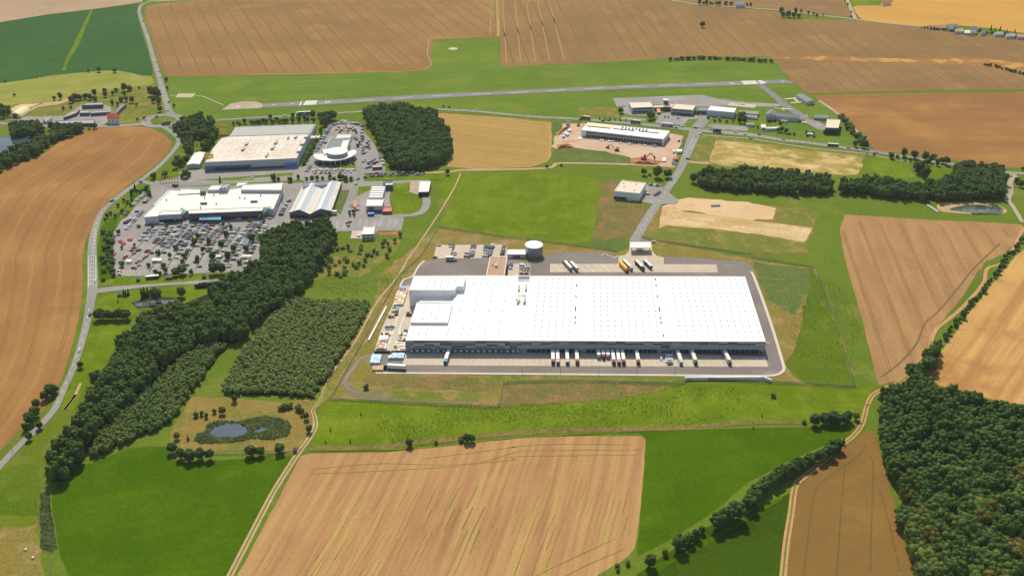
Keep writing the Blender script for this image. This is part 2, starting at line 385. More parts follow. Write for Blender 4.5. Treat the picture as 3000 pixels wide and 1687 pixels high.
f, pl = field('D 585,905 1200,884 2700,870 H 2700,612 2400,620 2100,578 1700,518 1440,478 1180,464 1125,405 1050,290 900,145 690,8', 'wheat_orange')
ribbon('headland', 'D 640,930 1200,912 2700,895', 1.6, 'tram_dark', 2, parent=f)
ribbon('headland', 'D 640,945 H 900,190 1050,340 1180,440', 1.6, 'tram_dark', 2, parent=f)
field('D 960,70 1000,55 1250,55 1330,25 1400,-70 2800,-70 2800,345 2576,316 2300,272 1900,236 1650,246 1530,243 1100,195 1040,182 1000,140', 'golden_field')
field('D 880,-70 905,20 945,75 975,58 1240,50 1310,18 1270,-70', 'bright_meadow', name='meadow')
f, pl = field('D -450,-70 860,-70 900,60 950,160 700,146 640,138 262,98 0,70 C 2100,38 1790,-5 1560,-140 D -450,-150', 'wheat_mid')
trams(f, pl, 'D 0,0 700,130 760,100', 'tram_dark', 2, 1.6, 8)
# airfield and other greens
field('A 1575,735 B 0,722 900,704 1790,670 1834,380 2440,360 2455,630 C 216,638 900,610 1660,568 2130,545 D 215,590 350,750 520,890 690,980 H 880,140 1050,300 1110,440 C 2576,1275 2050,1228 1700,1190 1000,1130 480,1100 B 2254,1055 1640,1030 1150,1055 500,1095 A 2576,1105 2030,1130 1700,1080 1640,1060 1560,780', 'airfield_grass', name='airfield')
field('G 950,50 1300,45 1345,75 1340,140 955,140', 'rough_grass', 2, name='meadow')
fp = 'E 920,240 1100,230 1300,228 1430,245 1540,300 1618,370 1608,440 1480,590 1330,700 1200,790 1130,850 1000,960 930,1050 870,1180 810,1300 780,1449 I 780,0 780,300 755,500 720,700 660,920 600,1120 535,1230 M 380,0 250,110 120,230 0,370 -250,650 E -350,840 0,668 100,590 300,540 420,480 600,350 800,272'
f, pl = field(fp, 'wheat_left')
GA = smooth(WP('E 1540,330 1440,520 1230,690 1000,860 860,1060 750,1280 690,1449 I 700,120 670,400 590,800 480,1150 400,1290 M 150,170 -60,400'), 4)
GB = smooth(WP('E 760,330 560,430 280,600 0,800 -160,1000 -280,1200 -420,1449 I -420,120 -480,400 -560,800 -700,1150 -800,1290 M -900,170 -1000,400'), 4)
mb = MB()
for k in range(9):
    t = k/8.0*.98; pts = [a.lerp(b, t) for a, b in zip(GA, GB)]
    strip(mb, pts, .55, 2*LAY, k % 2)
    q = [p + Vector((1.9, 0, 0)) for p in pts]; strip(mb, q, .55, 2*LAY, k % 2)
mb.build('tramlines', ['tram_dark', 'tram_light'], f)
# commercial park lawns, central meadows
field('G -500,680 0,690 300,660 800,670 1100,720 1170,760 1150,900 1110,980 1120,1080 1090,1200 1060,1320 700,1325 300,1280 0,1235 F 2000,1190 1880,1170 2000,940', 'bright_meadow', name='meadow')
field('G 1180,735 1330,735 1290,910 1640,985 1480,1290 1320,1405 1065,1322 1095,1200 1125,1080 1115,980 1155,900', 'weedy_ground', 2, 1.5, name='waste_ground')
field('G 1080,1290 1320,1280 1480,1270 1330,1405 1060,1330', 'dark_weeds', 3, 1.5, name='waste_ground')
f, pl = field('F 1830,110 1950,105 2576,150 G 400,160 690,190 700,330 690,520 660,560 500,610 200,625 0,635 F 2130,620 1960,605 1950,560 1990,510 2030,480 2020,400 1960,260 1900,200', 'cut_barley')
trams(f, pl, 'F 2090,180 2576,210 2576,226', 'tram_green', 2, .8, 3, .3)
ribbon('headland', 'F 1880,130 1960,230 2080,330 2130,420 2080,520 1980,570', 3.0, 'tram_light', 3, parent=f)
ribbon('headland', 'F 1930,110 2010,240 2130,330 2150,440 2060,560', 2.0, 'tram_light', 3, parent=f)
ribbon('headland', 'G 640,190 600,300 600,420 560,540', 4.0, 'tram_light', 3, parent=f)
field('G 705,190 1000,150 960,175 830,200 705,300', 'dark_weeds', 2, name='meadow')
field('G 720,460 900,440 1200,470 1450,530 1440,570 1300,590 800,575 730,570', 'dark_weeds', 2, name='meadow')
field('G 800,200 960,205 1010,190 1000,330 1800,290 1940,320 1940,340 1890,440 1860,600 1700,610 1640,590 1450,560 1440,520 1200,465 900,432 730,440 700,420 730,310 790,245', 'site_soil', 2, 1.5, name='building_site')
field('G 740,400 830,395 915,425 900,440 760,435', 'red_soil', 3, 1.5, name='spoil_heap_ground')
field('G 1440,530 1560,520 1740,560 1690,600 1450,570', 'red_soil', 3, 1.5, name='spoil_heap_ground')
field('G 1985,300 1870,460 1905,475 2010,320', 'dark_weeds', 3, name='verge')
# strip of plots east of the access road
field('G 2130,300 2576,370 H 1100,490 1060,560 1040,700 0,680 G 2240,590 2000,560 1960,540', 'rough_grass', 1, name='meadow')
field('G 2240,360 2576,385 H 0,385 400,440 1060,505 1040,610 1000,690 0,620 G 2180,580 2180,560 2215,450', 'strawy_soil', 2, 2, name='bare_plot')
field('H 1080,510 1200,520 1520,575 1480,620 1560,720 1300,715 1190,690 1100,620', 'bright_meadow', 2, name='meadow')
field('H 1680,600 1880,640 1900,680 1720,710 1660,640', 'bright_meadow', 2, name='meadow')
field('G 1890,915 1990,897 2576,945 H 0,950 240,1000 205,1100 0,1112 G 2400,1095 2250,1070 2100,1040 1900,1020 1800,1000 1720,985 1850,950', 'bare_soil', 3, 3, name='bare_plot')
field('G 1740,990 1850,980 1900,1030 2200,1060 2576,1110 H 0,1115 320,1150 580,1185 500,1320 100,1250 G 2300,1200 2000,1180 1780,1160 1700,1190', 'sandy_straw', 3, 2, name='bare_plot')
field('G 1760,960 1990,900 H 640,1030 600,1180 520,1320 540,1420 0,1435 G 1700,1310 1540,1270 1620,1100', 'dry_grass', 2, 1.5, name='meadow')
field('G 1560,1250 1800,1170 2300,1210 H 100,1260 520,1330 540,1410 0,1430 G 1690,1305', 'rough_grass', 3, 1.5, name='meadow')
field('H 240,1000 640,1035 600,1165 520,1165 210,1115', 'rough_grass', 4, 1.5, name='meadow')
f, pl = field('H 885,1058 1700,1110 2300,1135 2560,1155 2576,1200 2400,1420 L 2220,50 2130,160 2000,380 1850,560 1720,700 1660,880 1560,1020 1400,1170 1210,1215 1170,1090 1100,800 1040,560 960,300 880,0 H 838,1200', 'wheat_right')
trams(f, pl, 'L 1480,880 1150,0 1350,0', 'tram_dark', 2, .6, 14, .6, 0, .9)
ribbon('headland', 'L 1230,1140 1400,1010 1560,830 1640,640 1780,510 1980,270 2100,120 H 2350,1330', 1.6, 'tram_dark', 2, parent=f)
f, pl = field('H 2760,1180 2620,1350 L 2480,20 2330,200 2100,480 1900,760 1760,940 1650,1105 1780,1220 2100,1300 2300,1360 2760,1430', 'stubble_gold')
f, pl = field('N 640,380 1300,370 2000,290 2380,255 Q 300,250 700,232 1430,228 1462,260 1450,500 1430,750 1400,1050 1370,1200 1320,1270 1150,1380 980,1480 700,1600 N 2000,1600 -60,1600 0,1420 540,400', 'stubble_front')
trams(f, WP('N 1000,560 2380,440 Q 700,410 1380,410 1330,1100 500,1500 N 500,1560'), 'Q 230,1400 590,460 640,450', 'green_line', 2, .75, 3, 1.6, .75)
trams(f, WP('N 300,1000 1000,700 1500,900 1400,1560 100,1560'), 'N 620,1400 1080,560 1150,560', 'green_line', 2, .5, 3, 1.2, .9)
for i, a in enumerate(('N 640,520 1200,470 1800,480 2380,440 Q 300,410 800,400 1380,395', 'N 620,560 1300,530 2000,480 2380,380 Q 400,360 900,352 1420,350', 'N 1600,430 2380,330 Q 300,325 700,300 1360,305',
                       'Q 1200,1120 900,1260 600,1400 400,1500', 'Q 1290,1210 1000,1330 780,1440 700,1480')):
    ribbon('swath_line', a, [.4, .7, .4, .8, .5, .7, .4], 'green_line', 2, parent=f)
# front meadows
field('N 560,370 Q 1465,180 R 0,160 900,140 980,180 760,260 300,460 0,620 Q 2340,640 2000,930 1700,1120 1380,1280 1400,1050 1450,500 1462,250 1400,200 N 2380,250 1300,365', 'lush_meadow', name='meadow')
field('M 470,690 560,600 700,500 900,420 1100,340 1300,310 1460,320 1480,400 1600,460 1880,440 2150,420 2380,390 N 300,420 520,390 440,520 200,900 0,1290 -150,1560 M 640,1560 520,1250 480,1000 445,800', 'lush_meadow', name='meadow')
field('M -150,560 0,510 120,400 330,200 500,50 660,-10 560,110 400,280 360,400 350,700 340,1000 350,1200 380,1560 -150,1560', 'olive_meadow', name='meadow')
field('M -150,1050 300,1000 330,900 350,1200 390,1560 -150,1560', 'dry_grass', 2, 1.5, name='pasture')
field('M -150,610 0,560 200,480 330,500 340,900 100,930 -150,900', 'sapling_meadow', 2, 2, name='meadow')
field('Q 1990,1020 2180,980 R 60,860 330,730 350,720 R 250,1500 Q 1300,1560 1400,1420', 'crop_dark', name='field')
field('Q 1380,1430 1700,1290 2330,930 R 100,850 300,745 260,780 100,880 Q 2300,1000 1900,1230 1500,1440', 'lush_meadow', 2, name='verge')
f, pl = field('R 1000,190 1080,190 1130,400 1190,560 1220,700 1290,900 1330,1100 1400,1330 1440,1560 300,1560 330,1300 360,900 400,720 480,590 640,460 850,300', 'wheat_dark')
for a in ('R 1000,300 960,370 850,470 700,570 590,660 540,780 510,1000 480,1250 450,1500', 'R 820,480 800,700 780,950 760,1250 740,1500', 'R 1000,370 1060,450 1060,700 1050,1000 1040,1400', 'R 1120,700 1180,900 1230,1100 1300,1400'):
    ribbon('tramline', a, .9, 'tram_green', 2, parent=f)
# planted slope south of the warehouse, compound grass
field('J 760,1449 830,1350 1400,1400 2450,1435 K 200,1430 1000,1370 1500,1290 1960,1190 2200,1200 L 0,1210 500,1225 990,1250 1180,1215 1080,1370 R 980,100 500,110 Q 2380,110 1400,190 N 2380,230 1300,340 620,340', 'bright_meadow', 1, name='meadow')
field('J 1320,180 1500,190 860,1350 1500,1385 2450,1432 K 205,1425 235,1205 1000,1180 1955,1170 L 0,1180 500,1205 600,1240 900,900 780,600 600,120 0,30 G 1700,1310 1310,1410 300,1270 F 1880,1185', 'dry_grass', 2, 1.5, name='compound_verge')
field('L 480,120 600,120 780,580 880,900 985,1235 500,1205 420,1130 300,1000 400,900 480,600 540,300', 'sapling_meadow', 3, 2, name='meadow')
field('L 20,60 560,130 540,300 420,560 300,500 160,400 60,200', 'dark_weeds', 3, 2, name='meadow')
field('K 240,1205 600,1195 1200,1190 1600,1210 1900,1225 1500,1320 1000,1370 210,1425', 'weedy_ground', 4, 1.5, name='waste_ground')
field('J 1060,1290 1400,1280 2200,1330 2180,1390 1400,1370 1050,1330', 'basin', 3, 2, 4, name='basin_floor')
field('J 1420,1290 2150,1290 2200,1370 1500,1350', 'rough_grass', 4, 2, 4, name='basin_grass')
field('J 1200,1130 2576,1145 2576,1200 2300,1290 1500,1240 1180,1200', 'weedy_ground', 3, 2, name='embankment')
field('K 0,1120 1900,1135 L 0,1165 K 1900,1190 900,1180 200,1200 0,1190', 'rough_grass', 4, 1.5, name='embankment')
field('J 1300,180 1620,130 1440,300 860,1340 700,1449 N 640,60 560,360 M 2300,-60 J 720,1340 850,1130 1000,900 1290,420', 'rough_grass', 2, 1.2, name='verge')
field('O 850,620 1010,600 985,650 900,700 830,690 780,720 790,690', 'rough_grass', 2, 2, name='scrubland')
field('O 480,1000 560,1000 700,1010 780,1010 790,1070 740,1140 640,1130 430,1140 430,1090', 'mown_dry', 2, 1.5, name='pond_bank')
# ponds
field('M 1820,210 1870,150 1960,120 2080,120 2150,150 2160,200 2060,240 1900,242', 'pond_sky_tint', 5, .6, 3, name='pond')
field('N 120,190 200,150 250,165 220,190 150,205', 'pond_sky_tint', 5, .4, 3, name='pond')
field('I 1260,450 1360,425 1460,415 1690,405 1695,435 1560,465 1360,480 1280,475', 'pond_brown', 5, .6, 3, name='pond')
field('H 1870,1010 2000,975 2150,968 2300,990 2375,1030 2350,1050 2150,1050 1950,1030', 'pond_brown', 5, .6, 3, name='pond')
field('H 1760,960 1900,945 2200,950 2390,1000 2380,1050 2100,1055 1800,1030', 'dirt_track', 4, .6, 3, name='pond_bank')
field('q -200,1150 -200,880 60,860 150,840 400,820 650,830 600,900 400,960 250,1060 100,1120 0,1150', 'lake', 5, .8, 2, name='lake')
field('q 180,470 220,390 330,360 620,335 560,370 420,420 350,470', 'bare_soil', 3, 1.5, name='yard_ground')
field('q 500,410 700,330 1080,270 1090,300 900,360 600,400 480,460', 'dirt_track', 4, 1.5, name='yard_ground')
# ---------------------------------------------------------------- roads
RD = 'asphalt_road'
ribbon('road', 'A 1900,-130 1470,-5 1400,20 1330,55 1312,110 1330,180 1390,350 1450,560 1530,830 1600,1075', [5, 5, 5, 5, 5.2, 5.5, 6, 6.5, 7.5, 9], RD, 5)
ribbon('road', 'A 1440,14 1700,2 2000,-25', 6, 'dirt_track', 4)
C = px(*P('A 1540,1140')[0][:2]); ring = [C + Vector((21*math.cos(2*math.pi*i/40), 21*math.sin(2*math.pi*i/40), 0)) for i in range(41)]
ribbon('roundabout', ring, 10, RD, 6, sm=0)
ribbon('road', 'A 1600,1060 1630,1110 1620,1180', 10, RD, 5)
sheet('roundabout_island', WP('A 1425,1155 1470,1118 1560,1103 1640,1112 1660,1135 1620,1160 1540,1173 1460,1173'), 'meadow', 7, 0, 3)
mainr = 'A 1480,1180 E 1560,245 1640,300 1690,360 1640,455 1500,605 1350,720 1200,830 1060,940 960,1040 905,1170 875,1300 868,1449 I 870,100 873,280 860,400 820,620 760,850 690,1060 600,1260 510,1449 M 320,170 200,280 110,370 0,490 -150,650'
ribbon('road', mainr, [6, 6, 6, 6, 5.5, 5.5, 5.5, 6, 6, 6, 6.2, 7, 8, 8.5, 8.5, 7.5, 6, 5.2, 5, 5, 5, 5, 5, 5, 5, 5, 5], RD, 5)
ribbon('road', 'A 1440,1155 1340,1172 1100,1190 920,1195 700,1205 400,1190 0,1165 -300,1150', 8, RD, 5)
ribbon('road', 'A 1640,1110 1780,1150 1900,1150 2100,1133 2576,1105 B 500,1095 920,1070 1150,1055 1640,1030 1900,1035 2254,1055 C 480,1100 1000,1130 1700,1190 2050,1228 2576,1275 D 305,1325 500,1345 1000,1410 1150,1435 H 1300,490 1700,555 2000,600 2400,662 2700,675', [5.5]*9 + [6, 6.5, 6.5, 7, 10, 12, 11, 9, 8.5, 8, 8, 7, 7, 7, 7, 7], RD, 5)
ribbon('road', 'G 2060,250 2040,320 2005,400 1960,520 1900,650 1800,800 1720,920 1650,1020 1580,1130 1500,1265 1470,1310', [15, 14, 12, 9.5, 8.5, 8.5, 8.5, 9, 9, 9.5, 9.5], RD, 6)
ribbon('road', 'n 1700,800 1800,680 1880,590', 14, RD, 6)
sheet('road', WP('G 1770,830 1820,870 1890,920 1870,960 1760,960 1700,960'), RD, 7, 0, 2)
ribbon('track', 'G 1960,555 2060,570 2180,575', 6, 'dirt_track', 4)
ribbon('track', 'F 1750,668 1990,655 2110,640 G 0,640 640,622 740,580 900,575 1200,580 1500,590 1860,612', 4.5, 'dirt_track', 4)
ribbon('track', 'F 2090,670 2040,790 1880,1060 1700,1330 J 1600,20 1500,190 1300,440 1100,800 880,1100 770,1350 700,1449 N 660,60 665,150 620,240 540,350 470,450 300,720 100,1100 -80,1449 -160,1600', [1.6]*8 + [2, 2.2, 2.5, 3, 3.6, 3.6, 3.8, 4, 4, 4, 4, 4], 'dirt_track', 4)
ribbon('track_grass', 'J 880,1100 770,1350 700,1449 N 660,60 665,150 620,240 540,350 470,450 300,720 100,1100 -80,1449 -160,1600', 1.0, 'grassy_line', 5)
ribbon('track', 'H 2576,1180 L 2400,40 2230,120 2190,260 2000,480 1860,600 1750,690 1700,800 1680,880 1590,1000 1500,1110 1380,1200 1260,1250 1150,1310 1100,1400 R 1010,-30 970,120 900,220 790,310 640,440 480,570 400,640 370,740 350,900 310,1150 280,1440 270,1600', [3]*11 + [3.5]*9 + [4]*5, 'red_track', 4)
ribbon('track_grass', 'L 1700,800 1680,880 1590,1000 1500,1110 1380,1200 1260,1250 1150,1310 1100,1400 R 1010,-30 970,120 900,220 790,310 640,440 480,570 400,640 370,740 350,900 310,1150 280,1440 270,1600', 1.0, 'grassy_line', 5)
ribbon('track', 'H 2440,670 2500,705 2450,740 2440,850 2420,920 2470,980 2560,1130', [6, 5, 5, 7, 6, 4, 4], 'gravel', 4)
ribbon('track', 'B 2425,-180 2438,100 2444,200 2446,350', 5, 'tram_light', 4)
ribbon('track', 'D 880,-60 930,60 985,180', 6, 'gravel', 4)
ribbon('track', 'C 1700,-20 2100,47 2576,75 D 0,82 262,98 640,145 980,182 1100,200 1530,246 1700,255', 5, 'gravel', 4)
ribbon('track', 'D 640,950 800,1060 960,1200 1060,1330 1120,1440', 4, 'gravel', 4)
ribbon('footpath', 'C 2110,1275 2576,1310 D 0,1310 500,1390 1050,1449 H 1100,490 1300,530 1500,565', 2.5, 'gravel', 4)
ribbon('track', 'M 430,1560 440,1350 430,1260', 1.2, 'dark_weeds', 4)
ribbon('footpath', 'N 600,345 900,330 1300,345 1700,320 Q 300,240 700,190 1400,180 2380,155 R 500,145', 2.0, 'grassy_line', 4)
ribbon('ditch', 'N 620,335 900,335 1300,320 1500,290 Q 0,235 500,190 1000,175 1900,150 R 0,110 480,110', 5, 'weedy_ground', 4)
ribbon('wheel_track', 'M 660,-130 560,0 I 700,1330 760,1200', 2, 'dirt_track', 4)
ribbon('access_path', 'J 1240,935 1150,970 1080,1060 1000,1180 1050,1260 1130,1290', 3.0, 'asphalt_new', 5)
sheet('field', WP('M 345,720 440,720 450,900 490,1150 500,1200 440,1260 360,1200 345,1000'), 'dark_weeds', 3, 1.5, 2)
# road paint
mb = MB()
def dashes(s, L=4.0, G=8.0, w=.28, sm=6, z=9):
    pts = smooth(WP(s), sm); acc = 0; on = True; cur = [pts[0]]
    for a, b in zip(pts, pts[1:]):
        d = (b-a).length; u = 0
        while u < d:
            need = (L if on else G) - acc; st = min(need, d-u); u += st; acc += st; p = a.lerp(b, u/d)
            if on: cur.append(p)
            if acc >= (L if on else G)-1e-6:
                if on and len(cur) > 1: strip(mb, cur, w, z*LAY)
                acc = 0; on = not on; cur = [p]
dashes('A 1330,180 1390,350 1450,560 1530,830 1590,1060'); dashes('E 1640,300 1690,360 1640,455 1500,605 1350,720 1200,830 1060,940 960,1040 905,1170')
dashes('E 895,1200 I 858,100 860,300', 4, 4); dashes('E 905,1200 I 880,100 885,300', 4, 4); dashes('I 840,500 800,700 740,900 600,1260 510,1449', 4, 8)
dashes('B 920,1070 1150,1055 1640,1030 1900,1035 2254,1055 C 480,1100 1000,1130 1700,1190 2050,1228 2576,1275 D 305,1325 500,1345 1000,1410', 4, 8)
dashes('G 2030,340 1990,430 1950,530', 5, 4, .45); dashes('G 2060,350 2010,440', 5, 4, .45); dashes('G 1900,650 1800,800 1650,1020 1520,1240', 4, 8)
dashes('I 930,335 1100,310 1500,265 2050,235', 4, 8)
for a in ('I 838,0 838,300', 'I 905,0 905,260'): strip(mb, smooth(WP(a), 6), .3, 9*LAY)
tag(mb.build('road_markings', 'paint_white'), kind='structure')
# ---------------------------------------------------------------- runway
RWT = WP('B 240,980 740,952 1900,887 2576,858 C 1400,807 2576,765 D 330,755 395,772'); RWB = WP('D 400,790 100,797 C 2576,803 1400,842 0,907 B 1200,967 740,993 220,1018')
sheet('runway', RWT + RWB, 'runway_asphalt', 5, 0)
sheet('runway_turning_pad', WP('A 2090,1040 2180,980 2300,960 2420,962 2482,985 2482,1012 2450,1024'), 'gravel', 6, 0)
ribbon('taxiway', 'D 75,795 200,890 330,1000 450,1080 510,1130', [9, 10, 12, 12, 12], 'runway_asphalt', 6)
ribbon('taxiway', 'D 290,990 150,1000 0,985 C 2300,940', 9, 'runway_asphalt', 5)
sheet('apron', WP('C 1275,930 2110,898 2380,960 D 300,985 250,1010 0,1010 C 2380,1000 2100,1010 1900,1000 1700,990 1420,1000 1310,1010'), 'asphalt_lot', 5, 0)
sheet('apron', WP('o 1500,720 1690,830 1850,860 1870,770 1700,680 1530,640 1520,560 1390,560 1450,640'), 'asphalt_lot', 5, 0)
sheet('apron', WP('o 60,330 560,375 520,435 0,390'), 'concrete_pink', 7, 0)
for a in ('o 1085,268 1360,240', 'o 1195,340 1470,315', 'o 1270,258 1340,318'): ribbon('apron_strip', a, 4, 'concrete', 7, 0)
ribbon('footpath', 'A 1600,905 1870,905 1990,945 2110,995', 2, 'gravel', 3)
hp = px(*P('B 2020,463')[0]); sheet('helipad', [hp + Vector((7*math.cos(i*.314), 7*math.sin(i*.314), 0)) for i in range(20)], 'concrete', 5, 0)
mb = MB()
for k in range(5):
    a, b, c, d = WP('A 1655,922 1685,884 1850,884 1815,922'); t0, t1 = k/5, k/5+.17
    mb.add([a.lerp(d, t0), a.lerp(d, t1), b.lerp(c, t1), b.lerp(c, t0)], [(0, 1, 2, 3)])
for v in range(len(mb.v)): mb.v[v] = (mb.v[v][0], mb.v[v][1], .2)
tag(mb.build('concrete_slabs', 'concrete'), kind='structure')
mb = MB(); Zm = 9*LAY
def quadpx(s, z=Zm):
    p = WP(s); mb.add([(q.x, q.y, z) for q in p], [(0, 1, 2, 3)])
def lerp4(c, u, v): return c[0].lerp(c[1], u).lerp(c[3].lerp(c[2], u), v)
for s in ('s 1770,283 2035,272 2082,182 1830,190', 'C 2510,803 2720,793 2680,763 2482,768'):
    c = WP(s)
    for k in range(8):
        v0, v1 = k/8+.012, k/8+.1
        q = [lerp4(c, 0, v0), lerp4(c, 1, v0), lerp4(c, 1, v1), lerp4(c, 0, v1)]; mb.add([(p.x, p.y, Zm) for p in q], [(0, 1, 2, 3)])
for s in ('s 1692,288 1715,288 1755,202 1735,202', 'D 40,765 62,763 88,795 70,797', 's 360,320 440,318 450,308 375,310', 's 750,298 825,296 830,288 765,290', 's 1110,278 1200,274 1200,268 1120,270', 's 1500,258 1590,252 1590,246 1510,250',
          'D 115,780 150,778 150,774 118,776', 'D 280,775 315,773 312,769 282,771'): quadpx(s)
mb2 = mb; mb = MB(); dashes('B 1080,958 1900,906 2576,880 C 1400,824 2300,790', 26, 24, .9, 2); mb2.v, mb2.f, mb2.m = mb2.v + mb.v, mb2.f + [tuple(i+len(mb2.v) for i in f) for f in mb.f], mb2.m + mb.m
mb = mb2
tag(mb.build('runway_markings', 'paint_white'), kind='structure')
def text(body, loc, size, rz, mat, name):
    cu = bpy.data.curves.new(name, 'FONT'); cu.body = body; cu.size = size; cu.align_x = 'CENTER'; cu.align_y = 'CENTER'; cu.extrude = .01
    o = bpy.data.objects.new(name, cu); COL.objects.link(o); o.location = loc; o.rotation_euler = (0, 0, rz); cu.materials.append(MATS[mat]); return o
a0, a1 = WP('s 2080,230 2400,212'); rwa = math.atan2((a1-a0).y, (a1-a0).x)
o = text('25', px(*P('s 2285,210')[0], Zm), 9, rwa - math.pi/2, 'paint_white', 'runway_number'); o.scale = (1, 1.0, 1); tag(o, kind='structure')
o = text('07', px(*P('C 2400,786')[0], Zm), 9, rwa + math.pi/2, 'paint_white', 'runway_number'); o.scale = (1, 1.0, 1); tag(o, kind='structure')
# ---------------------------------------------------------------- paved lots
sheet('car_park', WP('E 1150,1105 1200,1080 1420,790 1470,740 1620,690 1780,630 2040,640 F 0,640 600,610 700,490 850,190 1130,185 1200,300 1260,370 1380,600 1380,655 1170,672 1180,745 1440,740 1440,790 1420,910 1440,1060 1560,1090 1530,1210 930,1218 I 2380,100 2350,150 1080,190 E 1070,1235'), 'asphalt_lot', 4, .3)
ribbon('road', 'E 1300,740 1420,765 1500,778 1900,762 2576,735 F 620,716 900,716 1120,705 1170,680', 7, RD, 6)
ribbon('road', 'F 1130,560 1140,700 1110,800 1040,960 960,1080', 8, RD, 6)
ribbon('road', 'F 1180,760 1440,755 1700,742 1790,745', 8, RD, 5)
ribbon('road', 'F 1760,870 1770,960 1730,1030 1640,1060 1440,1075', 8, RD, 5)
sheet('yard', WP('F 1620,742 1790,742 1780,870 1740,890 1680,870 1610,850'), 'gravel', 5, .5)
ribbon('road', 'I 890,335 1000,320 1100,308 1500,262 1850,245 2080,235', 9, RD, 5)
sheet('yard', WP('F 1070,1210 1300,1215 1280,1290 1050,1285'), 'concrete_pink', 5, 0)
for s in ('E 1390,745 1460,690 1660,640 1700,690 1640,715 1520,745', 'E 1810,740 2576,680 F 500,665 515,690 0,722 E 2400,735', 'E 1540,800 2576,752 F 600,735 620,760 400,760 E 2576,775 1600,800',
          'E 1420,780 1310,880 1150,1040 1080,1190 1160,1090 1420,850', 'F 1175,745 1240,715 1800,690 1990,690 1900,735 1440,735', 'F 1130,800 1250,790 1240,825 1150,870 1110,885', 'F 640,650 1100,585 1110,640 700,640',
          'F 620,760 1060,720 1100,735 1040,755 800,745 620,785', 'b 240,1240 360,1240 900,1230 1100,1235 2300,1185 2240,1270 1300,1340 150,1420'):
    sheet('lawn', WP(s), 'bright_meadow', 7, .4)
sheet('lawn', WP('F 1440,770 1615,760 1605,850 1650,880 1720,920 1705,1020 1620,1055 1440,1055 1470,1000 1430,930'), 'bright_meadow', 6, .4)
sheet('planting_bed', WP('F 960,830 1045,830 960,1060 880,1020'), 'dark_weeds', 7, .3)
sheet('bare_patch', WP('F 1310,1230 1500,1215 1490,1250 1330,1260'), 'red_soil', 4, 1)
for s in ('E 1420,785 I 1080,190 950,250 930,200 920,0 E 920,1400 960,1170 1160,1000 1290,830',): sheet('lawn', WP(s), 'lush_meadow', 3, .5)
sheet('lawn', WP('I 925,290 1080,200 1500,205 2080,185 2080,225 1500,250'), 'rough_grass', 4, .4)
sheet('meadow', WP('I 900,540 920,400 1100,345 2000,260 1980,430 1700,500 1300,510 1230,600 1130,760 1060,900 1000,1040 850,1160 700,1449 560,1449 760,1000 870,640'), 'bright_meadow', 3, .8)
# airport forecourt
sheet('car_park', WP('n 280,430 400,380 470,520 870,520 870,560 1150,520 1700,580 1880,540 1880,590 1700,640 1520,650 1450,755 900,720 960,590 700,580 450,575 320,540'), 'asphalt_lot', 4, .3)
sheet('car_park', WP('n 280,600 720,640 720,680 240,650'), 'asphalt_lot', 4, .3); sheet('car_park', WP('n 1850,760 2000,735 2576,780 o 400,800 380,870 0,840 n 2200,850 2050,830'), 'asphalt_lot', 4, .3)
sheet('car_park', WP('G 1590,775 1745,800 1740,870 1650,960 1550,940 1525,920'), 'asphalt_lot', 4, .3)
sheet('yard', WP('q 150,610 170,560 700,550 1000,540 1230,400 1280,360 1620,350 1760,400 1690,640 1600,690 700,690 560,640'), 'asphalt_lot', 4, 1)
# ---------------------------------------------------------------- warehouse paving
sheet('yard_asphalt', WP('J 1750,45 2360,25 g 1250,425 1590,425 1990,520 2230,470 2330,360 2576,320 l 560,315 900,310 1250,335 1620,385 1740,375 1820,300 1830,90 1900,30 2010,40 2240,110 2260,290 2330,380 2480,420 K 1760,10 2000,15 2520,60 2560,75 2590,110 L 20,160 100,370 200,660 290,960 312,1060 290,1098 240,1118 150,1128 0,1128 K 1955,1125 0,1108 J 1370,1100 1290,1095 1232,1040 1235,935 1280,905 1290,840 1520,290 1535,270 1560,220 1640,190 1690,110'), 'asphalt_new', 5, 0)
kerb = 'L 0,150 20,180 100,385 200,675 290,975 312,1065 285,1100 240,1122 150,1132 0,1132 K 1955,1127 0,1110 J 1370,1104 1290,1099'
ribbon('kerb_path', kerb, 2.2, 'kerb_pink', 7, 3)
ribbon('kerb_path', 'J 1520,290 1535,255 1560,222 1640,190 1690,105 1750,45', 1.6, 'kerb_stone', 7, 3)
sheet('loading_apron', WP('i 840,540 765,832 j 0,592 2576,602 k 2515,612 2460,420 0,330 j 0,320 i 2576,540'), 'concrete', 6, 0)
sheet('storage_yard', WP('h 600,120 770,110 800,500 880,500 720,1340 700,1372 100,1372 230,960 440,500'), 'concrete_pink', 6, 0)
sheet('lorry_park', WP('l 335,540 1615,540 1622,385 1740,375 1820,300 1835,120 2240,120 2260,290 2330,380 2480,420 2475,545 K 2250,82 2265,158 680,155'), 'concrete', 6, 0)
sheet('car_park', WP('g 250,185 1580,175 1585,425 1230,437 190,437'), 'concrete_pink', 6, 0)
sheet('car_park', WP('g 1600,535 2020,535 2020,770 1595,760'), 'concrete_pink', 6, 0)
for s in ('g 585,180 520,437', 'g 920,180 870,437', 'g 1250,178 1220,437'): ribbon('planting_strip', s, 2.2, 'weedy_ground', 7, 0)
mb = MB()
for k in range(13):     # lorry bays
    a, b = px(*P('l %f,545' % (400+150*k))[0]), px(*P('l %f,695' % (540+157*k))[0]); strip(mb, [a, b], .35, Zm)
for k in range(56):     # dock lanes
    a, b = P('i 900,700'), P('k 2400,470'); x = a[0][0] + (b[0][0]-a[0][0])*k/55; dx = (x-1715)*.045; strip(mb, [px(x, 1050), px(x+dx, 1072)], .18, Zm)
for s in ('h 680,660 560,1000', 'h 590,580 350,1300', 'h 500,878 580,878', 'k 2450,150 2550,170'): strip(mb, WP(s), .5, Zm)
